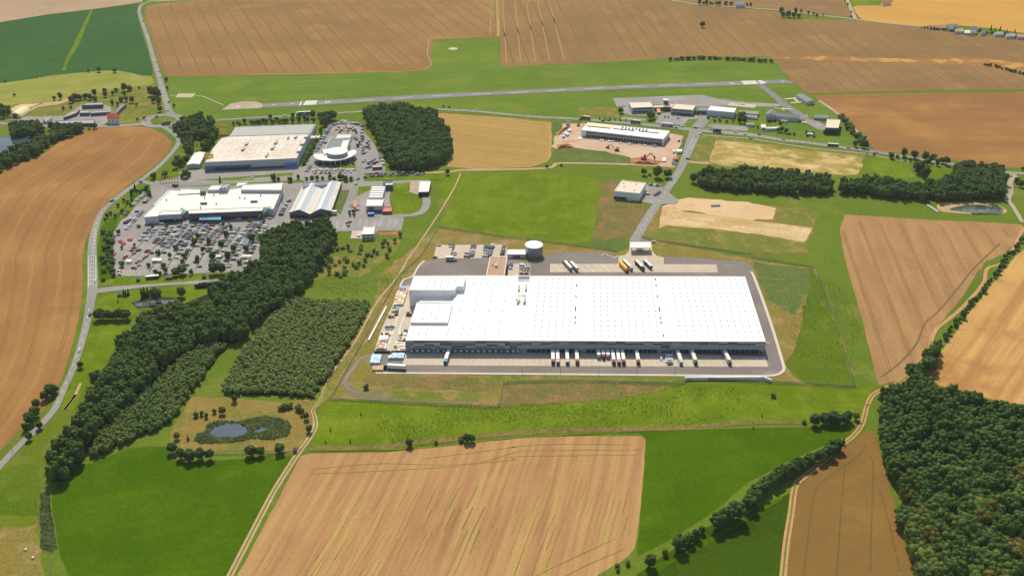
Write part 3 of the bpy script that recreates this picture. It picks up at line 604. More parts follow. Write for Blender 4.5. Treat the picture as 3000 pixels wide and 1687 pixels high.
for s in ('l 1300,400 1340,350 1560,430', 'l 1560,430 1600,380'): strip(mb, WP(s), .5, Zm)
tag(mb.build('yard_markings', 'paint_white'), kind='structure')
# bay lines of the supermarket car park
SEPS = ['b 500,900 720,620 960,330', 'b 620,1110 850,830 1050,590 1270,290', 'b 890,1130 1120,770 1340,500 1530,265', 'b 1150,1150 1310,930 1470,680 1600,480 1800,265', 'b 1490,1100 1680,750 1860,500 2040,260',
        'b 1750,1100 1900,830 2100,500 2320,250', 'b 2050,1100 2250,700 2520,300', 'c 700,1330 820,1150 1000,820 1250,470', 'c 1010,1310 1100,1130 1240,850 1450,470']
mb = MB(); SLOTS = []
for si, s in enumerate(SEPS):
    pts = smooth(WP(s), 8); L = [0]
    for a, b in zip(pts, pts[1:]): L.append(L[-1]+(b-a).length)
    strip(mb, pts, .9, 8*LAY, 1); u = 1.0
    while u < L[-1]-1:
        i = max(j for j in range(len(L)) if L[j] <= u); p = pts[i].lerp(pts[i+1], (u-L[i])/(L[i+1]-L[i])); t = u/L[-1]
        for sg in (-1, 1):
            strip(mb, [p + Vector((sg*.5, 0, 0)), p + Vector((sg*5.3, 0, 0))], .22, Zm, 0)
            SLOTS.append((p + Vector((sg*2.9, 1.3, 0)), t, si, sg))
        u += 2.75
tag(mb.build('parking_bays', ['paint_white', 'dark_weeds']), kind='structure')
mb = MB()
for k in range(16):
    a, b = P('b 360,1230')[0], P('b 980,1190')[0]; x = a[0]+(b[0]-a[0])*k/15; strip(mb, [px(x, a[1]), px(x+6, a[1]-8)], .3, Zm)
for k in range(4):
    strip(mb, WP('b %d,1120 %d,1170' % (390+62*k, 430+62*k)), .6, Zm, 1)
for cx in (1070, 1350, 1625):
    for k in range(8):
        for sg in (-1, 1): strip(mb, WP('f %d,%d %d,%d' % (cx-5*k+sg*14, 1060+18*k, cx-5*k+sg*90, 1060+18*k)), .3, Zm)
for k in range(10): strip(mb, WP('f %d,%d %d,%d' % (540+0*k, 1090+16*k, 600, 1090+16*k)), .3, Zm); strip(mb, WP('f %d,%d %d,%d' % (690-4*k, 1090+16*k, 780-4*k, 1090+16*k)), .3, Zm)
tag(mb.build('parking_bays', ['paint_white', 'paint_yellow']), kind='structure')
# ---------------------------------------------------------------- object materials
for n, c, r in (('roof_white', 'fffaec', .8), ('roof_cream', 'efe4d6', .85), ('roof_tan', 'dccbb0', .85), ('roof_brown', 'b4916f', .9), ('wall_white', 'e6e4de', .7), ('wall_grey', 'b9bcbd', .7), ('wall_pale', 'cfd0cb', .7),
                ('wall_dark', '5d6468', .7), ('steel', '9aa0a4', .45), ('dark', '2c2f33', .6), ('panel_a', 'b5b9ba', .6), ('panel_b', '8f9598', .6), ('panel_c', '74797d', .6), ('panel_d', '5b6068', .6), ('panel_mesh', 'a3a69f', .7),
                ('door_dark', '3c454d', .5), ('door_light', 'b6babd', .5), ('red_brick', 'a3513f', .8), ('roof_red', 'b4543c', .85), ('roof_slate', '7f8380', .85), ('roof_fibre', 'a9a498', .9), ('timber', 'c9a06c', .85), ('timber_dark', '6b4a35', .85),
                ('wrap_white', 'e2ddd3', .5), ('wrap_blue', 'a9cfe0', .45), ('wrap_grey', '8c9296', .5), ('crate_green', '3f6253', .6), ('crate_tan', 'd2ad7c', .85), ('yellow', 'e0b21c', .6), ('blue', '1f4e8c', .5), ('blue_light', '3f8fd0', .5), ('red', 'b8392c', .5),
                ('orange', 'd9683a', .6), ('green', '2f8a3e', .6), ('salmon', 'dc7a62', .6), ('tyre', '1b1b1c', .9), ('bark', '4f4234', .95), ('soil_heap', 'b07a52', .95), ('insulation', 'e8d79a', .8), ('skylight', 'b4b8b8', .35), ('blue_grey', '5a7493', .5), ('roof_rose', 'b98a76', .85), ('tank_steel', '8e979c', .4), ('pipe', 'd9cfae', .5)):
    plain(n, c, r, .0, .08, .5)
MATS['tank_steel'].node_tree.nodes['Principled BSDF'].inputs['Metallic'].default_value = .5
glassy('glass', '26343f'); glassy('glass_blue', '6fa9c2', .15); glassy('glass_green', '7fb69c', .2); glassy('windscreen', '1a2026')
plain('glasshouse', 'd0cec6', .75, 0, .08); wire('fence_wire', '7d8c76', .62)
CARS = [('white', 'dcdcd8', 17), ('silver', 'a9adb0', 26), ('grey', '5f6367', 18), ('black', '17181a', 15), ('blue', '23467f', 10), ('red', 'a5231c', 7), ('green', '2f5a47', 3), ('gold', 'b9a06a', 3), ('light blue', '7fb3cc', 2), ('orange', 'd0602a', 1), ('yellow', 'e3c83a', 1)]
for n, c, w in CARS: plain('car_' + n.replace(' ', '_'), c, .28, 0, .04, .5, .6)
ground('roof_stained', 'ece0d0', 'dccdb8', 'f2e9dc', s1=.05, s3=.12, fine=.12, fscale=.8, ang=ang('p 630,938 2390,860'), streak=.5, sw=.35, sl_=.03, c4='cdb99d', k=.98)
# ---------------------------------------------------------------- building helpers
def cen(pts): return Vector((sum(p.x for p in pts)/len(pts), sum(p.y for p in pts)/len(pts), 0))
def ccw(pts):
    n = len(pts); a = sum(pts[i].x*pts[(i+1) % n].y-pts[(i+1) % n].x*pts[i].y for i in range(n)); return pts if a > 0 else pts[::-1]
def offset(pts, d):
    pts = ccw(pts); n = len(pts); out = []
    for i in range(n):
        a = (pts[i]-pts[i-1]); b = (pts[(i+1) % n]-pts[i]); a.z = b.z = 0; a.normalize(); b.normalize()
        na, nb = Vector((-a.y, a.x, 0)), Vector((-b.y, b.x, 0)); m = na+nb
        k = m.dot(na); m = m/k if abs(k) > .3 else na
        out.append(pts[i] + m*d)
    return out
def block(root, o, pts, h, wall, roof, z0=0.0, par=.5, wname='wall', rname='roof', pmat=None):
    """walls, parapet and recessed roof of one flat-roofed volume, parts of root"""
    pts = ccw([Vector((p.x, p.y, 0)) for p in pts]); mb = MB(); mb.prism(pts, z0, h, 0, cap=False); mb.build(wname, wall, root, o)
    inn = offset(pts, .45); mb = MB(); n = len(pts)
    for i in range(n):
        a, b, c, d = pts[i], pts[(i+1) % n], inn[(i+1) % n], inn[i]
        mb.add([(a.x, a.y, h), (b.x, b.y, h), (c.x, c.y, h), (d.x, d.y, h)], [(0, 1, 2, 3)])
        mb.add([(d.x, d.y, h), (c.x, c.y, h), (c.x, c.y, h-par), (d.x, d.y, h-par)], [(0, 1, 2, 3)])
    mb.build('parapet', pmat or roof, root, o)
    mb = MB(); mb.add([(p.x, p.y, h-par) for p in inn], [tuple(range(n))]); mb.build(rname, roof, root, o)
    return pts
def flat(name, label, s, h, wall, roof, cat='building', par=.5, pmat=None):
    pts = WP(s, h); o = cen(pts); r = empty(name, o); tag(r, label, cat); block(r, o, pts, h, wall, roof, 0, par, pmat=pmat)
    return r, o, ccw([Vector((p.x, p.y, 0)) for p in pts])
def holes(root, o, a, b, z0, z1, n, w, mat, name='window', m0=.06, m1=.06, proud=.06):
    """n openings w wide along the wall from a to b (wall on the right-hand side facing out)"""
    d = (b-a); d.z = 0; L = d.length; d.normalize(); q = Vector((d.y, -d.x, 0)); me = None; rz = math.atan2(d.y, d.x)
    for k in range(n):
        u = L*(m0 + (1-m0-m1)*((k+.5)/n)); c = a + d*u + q*proud*.5
        if me is None:
            mb = MB(); mb.box((0, 0, 0), (w, proud*2, z1-z0)); me = mb.mesh(name, [mat])
        inst(name, me, root, (c.x-o.x, c.y-o.y, z0), rz)
def nearest_edges(pts):
    """edges sorted so that the one facing -Y comes first"""
    n = len(pts); E = [(pts[i], pts[(i+1) % n]) for i in range(n)]
    return sorted(E, key=lambda e: -((e[1]-e[0]).x/max((e[1]-e[0]).length, .1))*min((e[1]-e[0]).length, 40))
def gable(name, label, s, h, rise, wall, roof, cat='house', along=0, n_win=3):
    """gabled house from its four eave corners; ridge parallel to edge 0-1 (along=0) or 1-2"""
    p = [Vector((q.x, q.y, 0)) for q in WP(s, h)]; o = cen(p); r = empty(name, o); tag(r, label, cat)
    if along: p = p[1:] + p[:1]
    a, b, c, d = p; m0, m1 = (a+d)/2, (b+c)/2
    mb = MB(); mb.prism(p, 0, h, cap=False)
    for x, y, m in ((a, d, m0), (b, c, m1)): mb.add([(x.x, x.y, h), (y.x, y.y, h), (m.x, m.y, h+rise)], [(0, 1, 2)])
    mb.build('wall', wall, r, o); ov = 1.06
    e = [o + (v-o)*ov for v in (a, b, c, d)]; M0, M1 = o + (m0-o)*ov, o + (m1-o)*ov; hh = h - .05
    for u, v in ((e[0], e[1]), (e[2], e[3])):
        w0, w1 = (M1, M0) if u is e[0] else (M0, M1); mb = MB()
        top = [(u.x, u.y, hh), (v.x, v.y, hh), (w0.x, w0.y, h+rise+.12), (w1.x, w1.y, h+rise+.12)]
        mb.add(top, [(0, 1, 2, 3)]); mb.add([(x, y, z-.25) for x, y, z in top], [(3, 2, 1, 0)]); mb.build('roof', roof, r, o)
    q = ccw(p); e0 = nearest_edges(q)
    if n_win: holes(r, o, e0[0][0], e0[0][1], h*.35, h*.7, n_win, .9, 'glass')
    return r, o
# ---------------------------------------------------------------- logistics warehouse
WH = empty('warehouse', (0, 0, 0)); wpts = WP('J 2140,183 K 2520,192 k 2470,135 j 2576,130 0,118 h 690,1140 790,832 1490,832 1585,440 1660,120 1785,118', 10.6)
fl, fr = px(*P('h 690,1140')[0], 10.6), px(*P('k 2470,135')[0], 10.6)
wpts[2] = fr.copy(); wpts[3] = fl.lerp(fr, .5); wpts[4] = fl.lerp(fr, .25); wpts[5] = fl.copy()
WO = cen(wpts); WH.location = WO
tag(WH, 'huge white-roofed logistics warehouse with grey panelled front and rows of loading docks', 'warehouse')
block(WH, WO, wpts, 10.6, 'panel_b', 'roof_white', 0, .25)
block(WH, WO, WP('J 1652,185 2140,183 h 1785,118 1665,118 1620,188 760,188', 15.6), 15.6, 'wall_white', 'roof_white', 0, .3)
block(WH, WO, WP('h 1005,272 1602,268 1582,440 950,440', 9.0), 9.0, 'wall_white', 'roof_white', 0, .5)
block(WH, WO, WP('h 912,415 1582,428 1492,797 793,795', 12.6), 12.6, 'wall_white', 'roof_white', 0, .5)
FD = (fr-fl); FL = FD.length; fd = FD.normalized(); fq = Vector((fd.y, -fd.x, 0)); frz = math.atan2(fd.y, fd.x)
def fx(xsrc): return (xsrc - 1187.2)/(2243.5-1187.2)*FL     # photo column on the front -> metres along it
def fbox(name, u0, u1, z0, z1, mat, dep=.12, out=0.0, par=WH):
    mb = MB(); c = fl + fd*((u0+u1)/2) + fq*(out+dep/2); mb.box((c.x, c.y, z0), (u1-u0, dep, z1-z0), frz); return mb.build(name, mat, par, WO)
s1 = fx(1530)
greys = ['panel_a', 'panel_b', 'panel_c', 'panel_d']; rr = random.Random(3)
bl = [fx(1080+v*T4) for v in (690, 835, 1055, 1345, 1565, 2005, 2225, 2576)] + [fx(1460+v*T4) for v in (220, 450)]
for i in range(len(bl)-1):
    for j in range(4):
        z1 = 10.25 - j*1.45; sub = [bl[i], bl[i+1]]
        if i % 2 == 0 and j in (2, 3): sub = [bl[i], bl[i] + (bl[i+1]-bl[i])*.6, bl[i+1]]
        for a, b in zip(sub, sub[1:]):
            fbox('facade_panel', a+.03, b-.03, z1-1.40, z1, greys[(i*3 + j*2 + (1 if a != bl[i] else 0) + (j > 1)) % 4])
    fbox('facade_panel', bl[i]+.03, bl[i+1]-.03, 3.95, 4.4, 'panel_a', .5)
br = np.linspace(s1+.3, FL-.2, 27)
for i in range(26):
    for j in range(2): fbox('facade_panel', br[i]+.03, br[i+1]-.03, 10.25-j*1.3-1.25, 10.25-j*1.3, greys[(i//2*2+j*3+i % 3) % 4])
    fbox('facade_panel', br[i]+.03, br[i+1]-.03, 5.0, 7.5, 'panel_mesh', .3)
    fbox('facade_panel', br[i]+.03, br[i+1]-.03, 4.2, 4.85, 'panel_a', .6)
dl = [1080+v*T4 for v in (800, 908, 1020, 1130, 1305, 1412, 1515, 1630, 1740, 1850, 1960, 2068, 2180, 2290, 2400, 2510)] + [1460+v*T4 for v in (65, 175, 285, 375)]
dr = [1460+v*T4 for v in (585, 672, 765, 853, 945, 1030, 1120, 1210, 1297, 1388, 1480, 1710, 1800, 1893, 1982, 2068, 2160, 2255, 2345, 2425, 2515)] + [1860+v*T4 for v in (40, 120, 210, 300, 390, 815, 895, 985, 1085, 1163, 1250, 1340, 1430, 1520, 1610, 1705, 1788, 1880, 1968, 2057, 2146, 2237, 2325)]
mbd = MB(); mbd.box((0, 0, 0), (3.4, .9, 3.7)); m_sh = mbd.mesh('dock_shelter', ['dark'])
mbd = MB(); mbd.box((0, -.48, .9), (2.3, .1, 2.4)); m_dl = mbd.mesh('dock_door', ['door_light'])
mbd = MB(); mbd.box((0, 0, 0), (3.1, .14, 4.1)); m_dd = mbd.mesh('dock_door', ['door_dark'])
mbd = MB(); mbd.box((0, -.1, 0), (2.6, .1, 1.0)); m_bp = mbd.mesh('door_window', ['dark'])
for x in dl:
    c = fl + fd*fx(x) + fq*.5 - WO; d_ = inst('dock_shelter', m_sh, WH, (c.x, c.y, 0), frz); inst('dock_door', m_dl, d_)
for x in dr:
    c = fl + fd*fx(x) + fq*.1 - WO; d_ = inst('dock_door', m_dd, WH, (c.x, c.y, 0), frz); inst('door_window', m_bp, d_, (0, 0, 1.4))
for x in (1860+540*T4, 1860+695*T4, 1460+1545*T4, 1860+2405*T4): u = fx(x); fbox('door', u-.6, u+.6, 0, 2.4, 'door_dark', .1)
for x in (595, 640):
    for z in (4.9-2.0, .9): u = fx(1860+x*T4); fbox('window', u-.55, u+.55, z, z+1.1, 'glass', .1)
fbox('window_band', fx(1860+510*T4), fx(1860+668*T4), 5.3, 7.2, 'glass', .5)
fbox('roof_edge', .1, FL-.1, 10.3, 10.75, 'panel_d', .25)
# roof seams and lights
mbs = MB()
for s in ('K 500,195 422,800', 'K 993,195 985,800', 'K 1735,195 1820,800'):
    a, b = WP(s, 10.45); d = (b-a).normalized(); q = Vector((-d.y, d.x, 0))*.22
    mbs2 = MB(); mbs2.add([(v.x, v.y, 10.55) for v in (a-q, b-q, b+q, a+q)] + [(v.x, v.y, 10.3) for v in (a-q, b-q, b+q, a+q)], [(0, 1, 2, 3), (4, 5, 1, 0), (6, 7, 3, 2)]); mbs2.build('roof_seam', 'roof_tan', WH, WO)
mbl = MB(); mbl.box((0, 0, 0), (1.25, 1.25, .45), 0, 0, (.8, .8), 1); m_rl = mbl.mesh('roof_light', ['skylight', 'wall_white'])
def rlight(x, y, h=10.4):
    p = px(x, y, h) - WO; inst('roof_light', m_rl, WH, (p.x, p.y, h), frz)
ROWS = (212, 238, 264, 298, 347, 385, 422, 470, 513, 556, 611, 657, 708, 755)
for (a0, a1, b0, b1, n) in ((585, 885, 525, 862, 6), (1095, 1637, 1097, 1700, 10), (1825, 2490, 1912, 2663, 12)):
    for j, y in enumerate(ROWS):
        t = (y-212)/(755-212.)
        for i in range(n):
            if n == 10 and j == 0 and i > 5: continue
            u = i/(n-1); x = (a0+(a1-a0)*u)*(1-t) + (b0+(b1-b0)*u)*t; q = TILE['K']; rlight(q[0]+x*q[2], q[1]+(y+3*u)*q[2])
for p in P('h 1810,208 2080,208 2335,208 1765,390 2045,393 2305,393 2570,393 1715,584 1997,584 2262,584 2530,584 1670,762 1955,762 2230,762 2497,765 975,910 1110,912 1505,915 1780,915 1925,918 2200,917 2475,920 945,1015 1080,1015 1480,1020 1755,1020 1905,1020 2180,1023 2455,1023'): rlight(*p)
for p in P('h 1075,552 1340,552 1185,640 1020,730 1285,730'): rlight(p[0], p[1], 12.2)
for x0, x1, n, y in ((130, 625, 5, 805), (110, 605, 5, 860), (92, 470, 4, 905), (75, 452, 4, 955)):
    for k in range(n): p = P('g %f,%f' % (x0+(x1-x0)*k/(n-1), y))[0]; rlight(p[0], p[1], 15.4)
for p in P('g 950,812 1110,812 940,862 995,862 1100,862 925,907 985,907 1085,907 1210,907 1340,907 1470,907 1590,907'): rlight(*p)
def plantbox(name, s, z, h, mat, par=None):
    """roof plant: a small volume from its four roof-level corner points"""
    pts = ccw([Vector((p.x, p.y, 0)) for p in WP(s, z+h)]); mb = MB(); mb.prism(pts, z, z+h); return mb.build(name, mat, par or WH, WO)
for s, h, m in (('g 1795,920 1825,920 1815,1020 1785,1020', 1.8, 'steel'), ('g 1930,910 1960,910 1950,1015 1920,1015', 1.8, 'steel'), ('g 1790,1190 1820,1190 1800,1250 1765,1250', 2.2, 'steel'), ('g 1900,1160 1940,1160 1925,1250 1885,1250', 2.2, 'steel'),
                ('g 1755,1140 1800,1140 1790,1200 1740,1200', 1.2, 'wall_white'), ('g 1850,925 1895,925 1850,1250 1810,1250', .5, 'pipe'), ('g 1760,1120 1945,1118 1940,1130 1758,1132', .7, 'pipe')):
    plantbox('roof_plant', s, 10.35, h, m)
plantbox('light_well', 'g 1795,770 2012,768 2000,838 1785,840', 10.0, .52, 'panel_d')
plantbox('roof_plant', 'g 1780,836 2005,832 2005,846 1780,850', 10.35, .7, 'wall_white')
mbv = MB(); mbv.cyl((0, 0, 0), .5, 1.4, 8); m_v = mbv.mesh('roof_vent', ['panel_d'])
for p in P('K 930,280 925,382 922,490 920,510 918,582 917,630 1680,282 1695,383 1710,493 1713,515 1720,585 1727,632 1748,752 1675,222'):
    q = px(p[0], p[1], 10.4) - WO; inst('roof_vent', m_v, WH, (q.x, q.y, 10.35))
# office wing, tank, pump house, gatehouse
r, o, pts = flat('office_building', 'brown-roofed office wing with white parapet at the rear of the warehouse', 'g 1262,398 1588,400 1528,757 1183,755', 8.0, 'wall_pale', 'roof_brown', 'office', .5, 'roof_white')
for k, p in enumerate(P('g 1425,435 1420,465 1412,495 1408,520')):
    q = px(p[0], p[1], 8); mb = MB(); mb.box((q.x, q.y, 7.5), (1, 1, .7)); mb.build('roof_light', 'wall_white', r, o)
q = px(*P('g 1375,570')[0], 8); mb = MB(); mb.box((q.x, q.y, 7.5), (2.2, 4.2, 1.6), frz); mb.cyl((q.x-3, q.y+1, 7.5), .5, 1.8, 8); mb.build('roof_plant', 'steel', r, o)
E = [e for e in ((pts[i], pts[(i+1) % 4]) for i in range(4)) if (e[1]-e[0]).y > 15 and e[0].x > o.x]
for a, b in E[:1]: holes(r, o, a, b, 1, 2.8, 9, 2.4, 'glass'); holes(r, o, a, b, 4.4, 6.2, 9, 2.4, 'glass')
tc = px(*P('g 2088,170')[0], 10.5); T = empty('water_tank', (tc.x, tc.y, 0)); tag(T, 'large round grey steel sprinkler tank with white roof beside the pump house', 'tank')
mb = MB(); mb.cyl((0, 0, 0), 7.8, 10.5, 48); mb.build('shell', 'tank_steel', T)
mb = MB()
for k in range(7): mb.cyl((0, 0, 1.4*k+.05), 7.86, .12, 48)
mb.build('hoop', 'steel', T); mb = MB(); mb.cyl((0, 0, 10.5), 8.0, .7, 48, 0, .4); mb.build('roof', 'roof_white', T)
mb = MB()
for k in range(34): mb.box((7.95, -.3, .3*k), (.06, .6, .06))
mb.box((8.0, -.33, 0), (.08, .08, 10.6)); mb.box((8.0, .33, 0), (.08, .08, 10.6)); mb.build('ladder', 'steel', T)
r, o, pts = flat('pump_house', 'low white-roofed pump house attached to the round tank', 'g 1592,262 1932,262 1936,352 1585,352', 4.0, 'wall_grey', 'roof_white', 'building', .3)
e = nearest_edges(pts)[0]; holes(r, o, e[0], e[1], .1, 2.6, 3, 1.6, 'door_dark', 'door', .3, .3)
gp = WP('l 1845,128 2230,128 2235,228 1850,228', 6.0); o = cen(gp); G_ = empty('gatehouse', o); tag(G_, 'gatehouse under a flat canopy roof at the lorry entrance', 'gatehouse')
mb = MB(); mb.prism([(p.x, p.y) for p in gp], 5.4, 6.0, bottom=True); mb.build('canopy', 'roof_cream', G_, o)
for k in range(8):
    u, v = (k % 4)/3*.9+.05, .15 + .7*(k//4); p = lerp4(gp, u, v); mb = MB(); mb.cyl((p.x, p.y, 0), .22, 5.4, 8); mb.build('column', 'wall_grey', G_, o)
p = lerp4(gp, .45, .5); mb = MB(); mb.box((p.x, p.y, 0), (5, 8, 3.2)); mb.build('cabin', 'wall_pale', G_, o); mb = MB(); mb.box((p.x, p.y, 1.2), (5.1, 8.1, 1.2)); mb.build('window', 'glass', G_, o)
# retaining walls
def wallrun(name, label, s, h, w, mat, cat='wall'):
    pts = WP(s, h); o = cen(pts); r = empty(name, o); tag(r, label, cat)
    for a, b in zip(pts, pts[1:]):
        d = b-a; mb = MB(); c = (a+b)/2; mb.box((c.x, c.y, 0), (d.length+w*.5, w, h), math.atan2(d.y, d.x)); mb.build('wall_section', mat, r, o)
wallrun('retaining_wall', 'white concrete retaining wall along the south-east edge of the yard', 'K 1955,1140 L 120,1135 190,1160', 2.6, 1.2, 'wall_white')
wallrun('retaining_wall', 'long pale concrete wall on the bank beside the storage yard', 'h 330,500 160,820 0,1120', 1.4, 1.3, 'wall_white')
wallrun('yard_screen', 'dark screen fence closing the south end of the storage yard', 'i 235,560 540,560', 2.2, .3, 'door_dark', 'fence'); wallrun('yard_screen', 'dark screen fence between the yard gate and the warehouse corner', 'i 555,560 830,560', 2.2, .3, 'door_dark', 'fence')
# fences
def fence(label, s, h=2.2, step=3.2, sm=0):
    pts = WP(s); o = pts[0].copy(); r = empty('wire_fence', o); tag(r, label, 'fence'); mb = MB(); mp = MB()
    for a, b in zip(pts, pts[1:]):
        d = b-a; L = d.length; m = max(1, int(L/step)); rz = math.atan2(d.y, d.x)
        mb.add([(a.x, a.y, .05), (b.x, b.y, .05), (b.x, b.y, h), (a.x, a.y, h)], [(0, 1, 2, 3)])
        for k in range(m+1): p = a.lerp(b, k/m); mp.box((p.x, p.y, 0), (.12, .12, h+.15), rz)
        c = (a+b)/2; mp.box((c.x, c.y, h), (L, .08, .08), rz)
    mb.build('mesh', 'fence_wire', r, o); tag(mp.build('posts', 'steel', r, o), kind='stuff')
fence('long green wire mesh fence round the west and south of the warehouse compound', 'J 1700,20 1500,200 1440,320 1100,930 860,1355 1500,1385 2450,1432 K 205,1425 235,1205 500,1190 1000,1185 1900,1215 2030,1165 L 0,1190 500,1212 990,1243 880,900 780,580 600,115 0,20')
fence('wire mesh fence between the bright meadow and the round tank', 'J 1700,20 F 1735,1430 1880,1185 2576,1285 G 700,1330 1310,1412'); fence('wire mesh fence running east from the gatehouse', 'G 1540,1275 1690,1310 2576,1440')
fence('wire fence along the planted strip south of the pond', 'M 1480,395 2380,385 N 540,350', 1.2)
# ---------------------------------------------------------------- retail park
def win_row(r, o, pts, z0, z1, n, w, mat='glass', name='window', k=0, m0=.05, m1=.05):
    e = nearest_edges(pts)[k]; holes(r, o, e[0], e[1], z0, z1, n, w, mat, name, m0, m1)
SM = empty('supermarket', (0, 0, 0)); sp = WP('d 650,488 1340,500 2000,440 F 412,832 330,1000 d 2390,825 980,900 440,905 170,990 150,1000 220,905', 7.6); SO = cen(sp); SM.location = SO
tag(SM, 'long white flat-roofed supermarket with glass entrance canopy facing the big car park', 'supermarket')
sp = WP('d 655,485 1310,545 2000,440 F 412,800 325,1005 d 2390,830 980,880 440,900 410,985 150,1003 140,985 225,905', 7.6)
block(SM, SO, sp, 7.6, 'wall_pale', 'roof_cream')
block(SM, SO, WP('d 850,470 1180,478 1310,520 1310,545 780,572', 8.2), 8.2, 'wall_pale', 'roof_cream', 7.2)
block(SM, SO, WP('d 2012,390 F 415,757 400,826 d 1965,487', 10.6), 10.6, 'wall_grey', 'roof_cream', 7.2)
block(SM, SO, WP('d 1415,405 1760,392 1722,482 1340,492', 10.2), 10.2, 'wall_grey', 'roof_cream', 7.2)
block(SM, SO, WP('d 480,882 868,876 835,945 410,965', 8.3), 8.3, 'wall_grey', 'roof_cream', 0)
block(SM, SO, WP('d 985,862 2400,812 2370,885 980,937', 8.3), 8.3, 'wall_dark', 'roof_cream', 0)
block(SM, SO, WP('d 1915,350 2100,345 2070,375 1870,430', 8.6), 8.6, 'wall_pale', 'roof_cream', 0)
def sp_box(name, s, z, h, mat, root, o, bottom=False):
    pts = ccw([Vector((p.x, p.y, 0)) for p in WP(s, z+h)]); mb = MB(); mb.prism(pts, z, z+h, bottom=bottom); return mb.build(name, mat, root, o)
for s in ('d 1600,400 1640,398 1590,462 1550,464', 'd 1660,395 1700,392 1650,455 1610,458', 'd 1710,390 1745,388 1700,455 1665,456'): sp_box('roof_plant', s, 10.1, 2.2, 'steel', SM, SO)
for s in ('d 1200,725 1330,722 1330,738 1200,742', 'd 2150,690 2280,688 2280,702 2150,705'): sp_box('roof_light', s, 7.1, 1.6, 'panel_d', SM, SO)
sp_box('roof_tank', 'd 1195,490 1300,485 1300,515 1195,520', 8.0, 3.0, 'green', SM, SO)
sp_box('side_lean_to', 'd 590,500 640,500 430,770 300,790', 3.5, 3.0, 'wall_grey', SM, SO)
for p in P('d 1285,640 1505,755 1950,640 2342,600 565,685 2045,655 1205,830 1460,590'):
    q = px(p[0], p[1], 7.6); mb = MB(); mb.cyl((q.x, q.y, 7.1), .6, 1.6, 8); mb.build('roof_vent', 'panel_d', SM, SO)
# entrance canopy of glass bays
cp = WP('d 1195,972 1600,968 1592,1045 1180,1050', 4.5)
for k in range(6):
    q = [lerp4(cp, k/6+.006, 0), lerp4(cp, (k+1)/6-.006, 0), lerp4(cp, (k+1)/6-.006, 1), lerp4(cp, k/6+.006, 1)]; mb = MB()
    mb.add([(v.x, v.y, 5.2 if i < 2 else 4.2) for i, v in enumerate(q)] + [(v.x, v.y, 5.05 if i < 2 else 4.05) for i, v in enumerate(q)], [(3, 2, 1, 0), (4, 5, 6, 7), (0, 1, 5, 4), (2, 3, 7, 6), (1, 2, 6, 5), (3, 0, 4, 7)]); mb.build('canopy_pane', 'glass_blue', SM, SO)
    for v in (q[2], q[3]): mb = MB(); mb.cyl((v.x, v.y, 0), .12, 4.1, 6); mb.build('canopy_post', 'steel', SM, SO)
for s in ('d 690,1040 840,985 970,935 850,880', 'd 2270,985 2450,900 2560,855 2400,880'):
    a, b, c, d = WP(s, 5); mb = MB(); mb.add([(a.x, a.y, 2.5), (b.x, b.y, 5), (c.x, c.y, 7.8), (d.x, d.y, 8.4), (a.x, a.y, 2.3), (b.x, b.y, 4.8), (c.x, c.y, 7.6), (d.x, d.y, 8.2)], [(0, 1, 2, 3), (7, 6, 5, 4), (0, 4, 5, 1), (1, 5, 6, 2), (2, 6, 7, 3), (3, 7, 4, 0)]); mb.build('glass_wing', 'glass_green', SM, SO)
fw = ccw([Vector((p.x, p.y, 0)) for p in WP('d 985,862 2400,812 2370,885 980,937', 8.3)]); e = nearest_edges(fw)[0]
holes(SM, SO, e[0], e[1], .3, 3.6, 12, 5.5, 'glass', 'shop_window', .02, .02, .1); holes(SM, SO, e[0], e[1], 4.6, 6.6, 3, 9, 'red_brick', 'shop_sign', .2, .1, .12)
fw = ccw([Vector((p.x, p.y, 0)) for p in WP('d 480,882 868,876 835,945 410,965', 8.3)]); e = nearest_edges(fw)[0]; holes(SM, SO, e[0], e[1], .3, 3.2, 5, 6, 'glass', 'shop_window', .03, .03, .1)
# DIY store with glasshouse
DI = empty('diy_store', (0, 0, 0)); dp = WP('p 1085,447 e 815,392 580,862 p 630,938 700,835 780,690 900,530 960,470', 10); DO = cen(dp); DI.location = DO
tag(DI, 'big DIY store with stained cream roof, ribbed glasshouse and blue entrance front', 'store')
dp = block(DI, DO, dp, 10, 'wall_grey', 'roof_stained', 0, .4, pmat='wall_dark')
gh = WP('s 350,718 2042,655 1915,862 205,927', 8.5); n = 36
mb = MB(); mb.prism([(p.x, p.y) for p in gh], 0, 6.8, cap=False); mb.build('glasshouse_wall', 'glasshouse', DI, DO)
for k in range(n):
    a, b, c, d = [lerp4(gh, u, v) for u, v in ((k/n, 0), ((k+1)/n, 0), ((k+1)/n, 1), (k/n, 1))]; m0, m1 = (a+b)/2, (c+d)/2; mb = MB()
    mb.add([(a.x, a.y, 6.8), (b.x, b.y, 6.8), (c.x, c.y, 6.8), (d.x, d.y, 6.8), (m0.x, m0.y, 8.6), (m1.x, m1.y, 8.6)], [(0, 4, 5, 3), (4, 1, 2, 5), (0, 1, 4), (3, 5, 2)]); mb.build('glasshouse_bay', 'glasshouse', DI, DO)
for s in ('p 1410,550 1470,545 1450,590 1390,595', 'p 1345,650 1405,645 1380,695 1325,700', 'p 1965,525 2025,520 2000,570 1940,575', 'p 1905,630 1965,625 1935,675 1880,680', 'p 1815,750 1850,748 1815,815 1780,818', 'e 405,440 440,438 425,475 390,477', 'e 540,430 590,428 570,465 520,468',
          'e 720,450 790,448 785,462 712,464', 'e 640,580 715,578 708,592 632,594', 'e 580,715 650,712 645,730 570,732'): sp_box('roof_plant', s, 9.5, 2.0, 'steel', DI, DO)
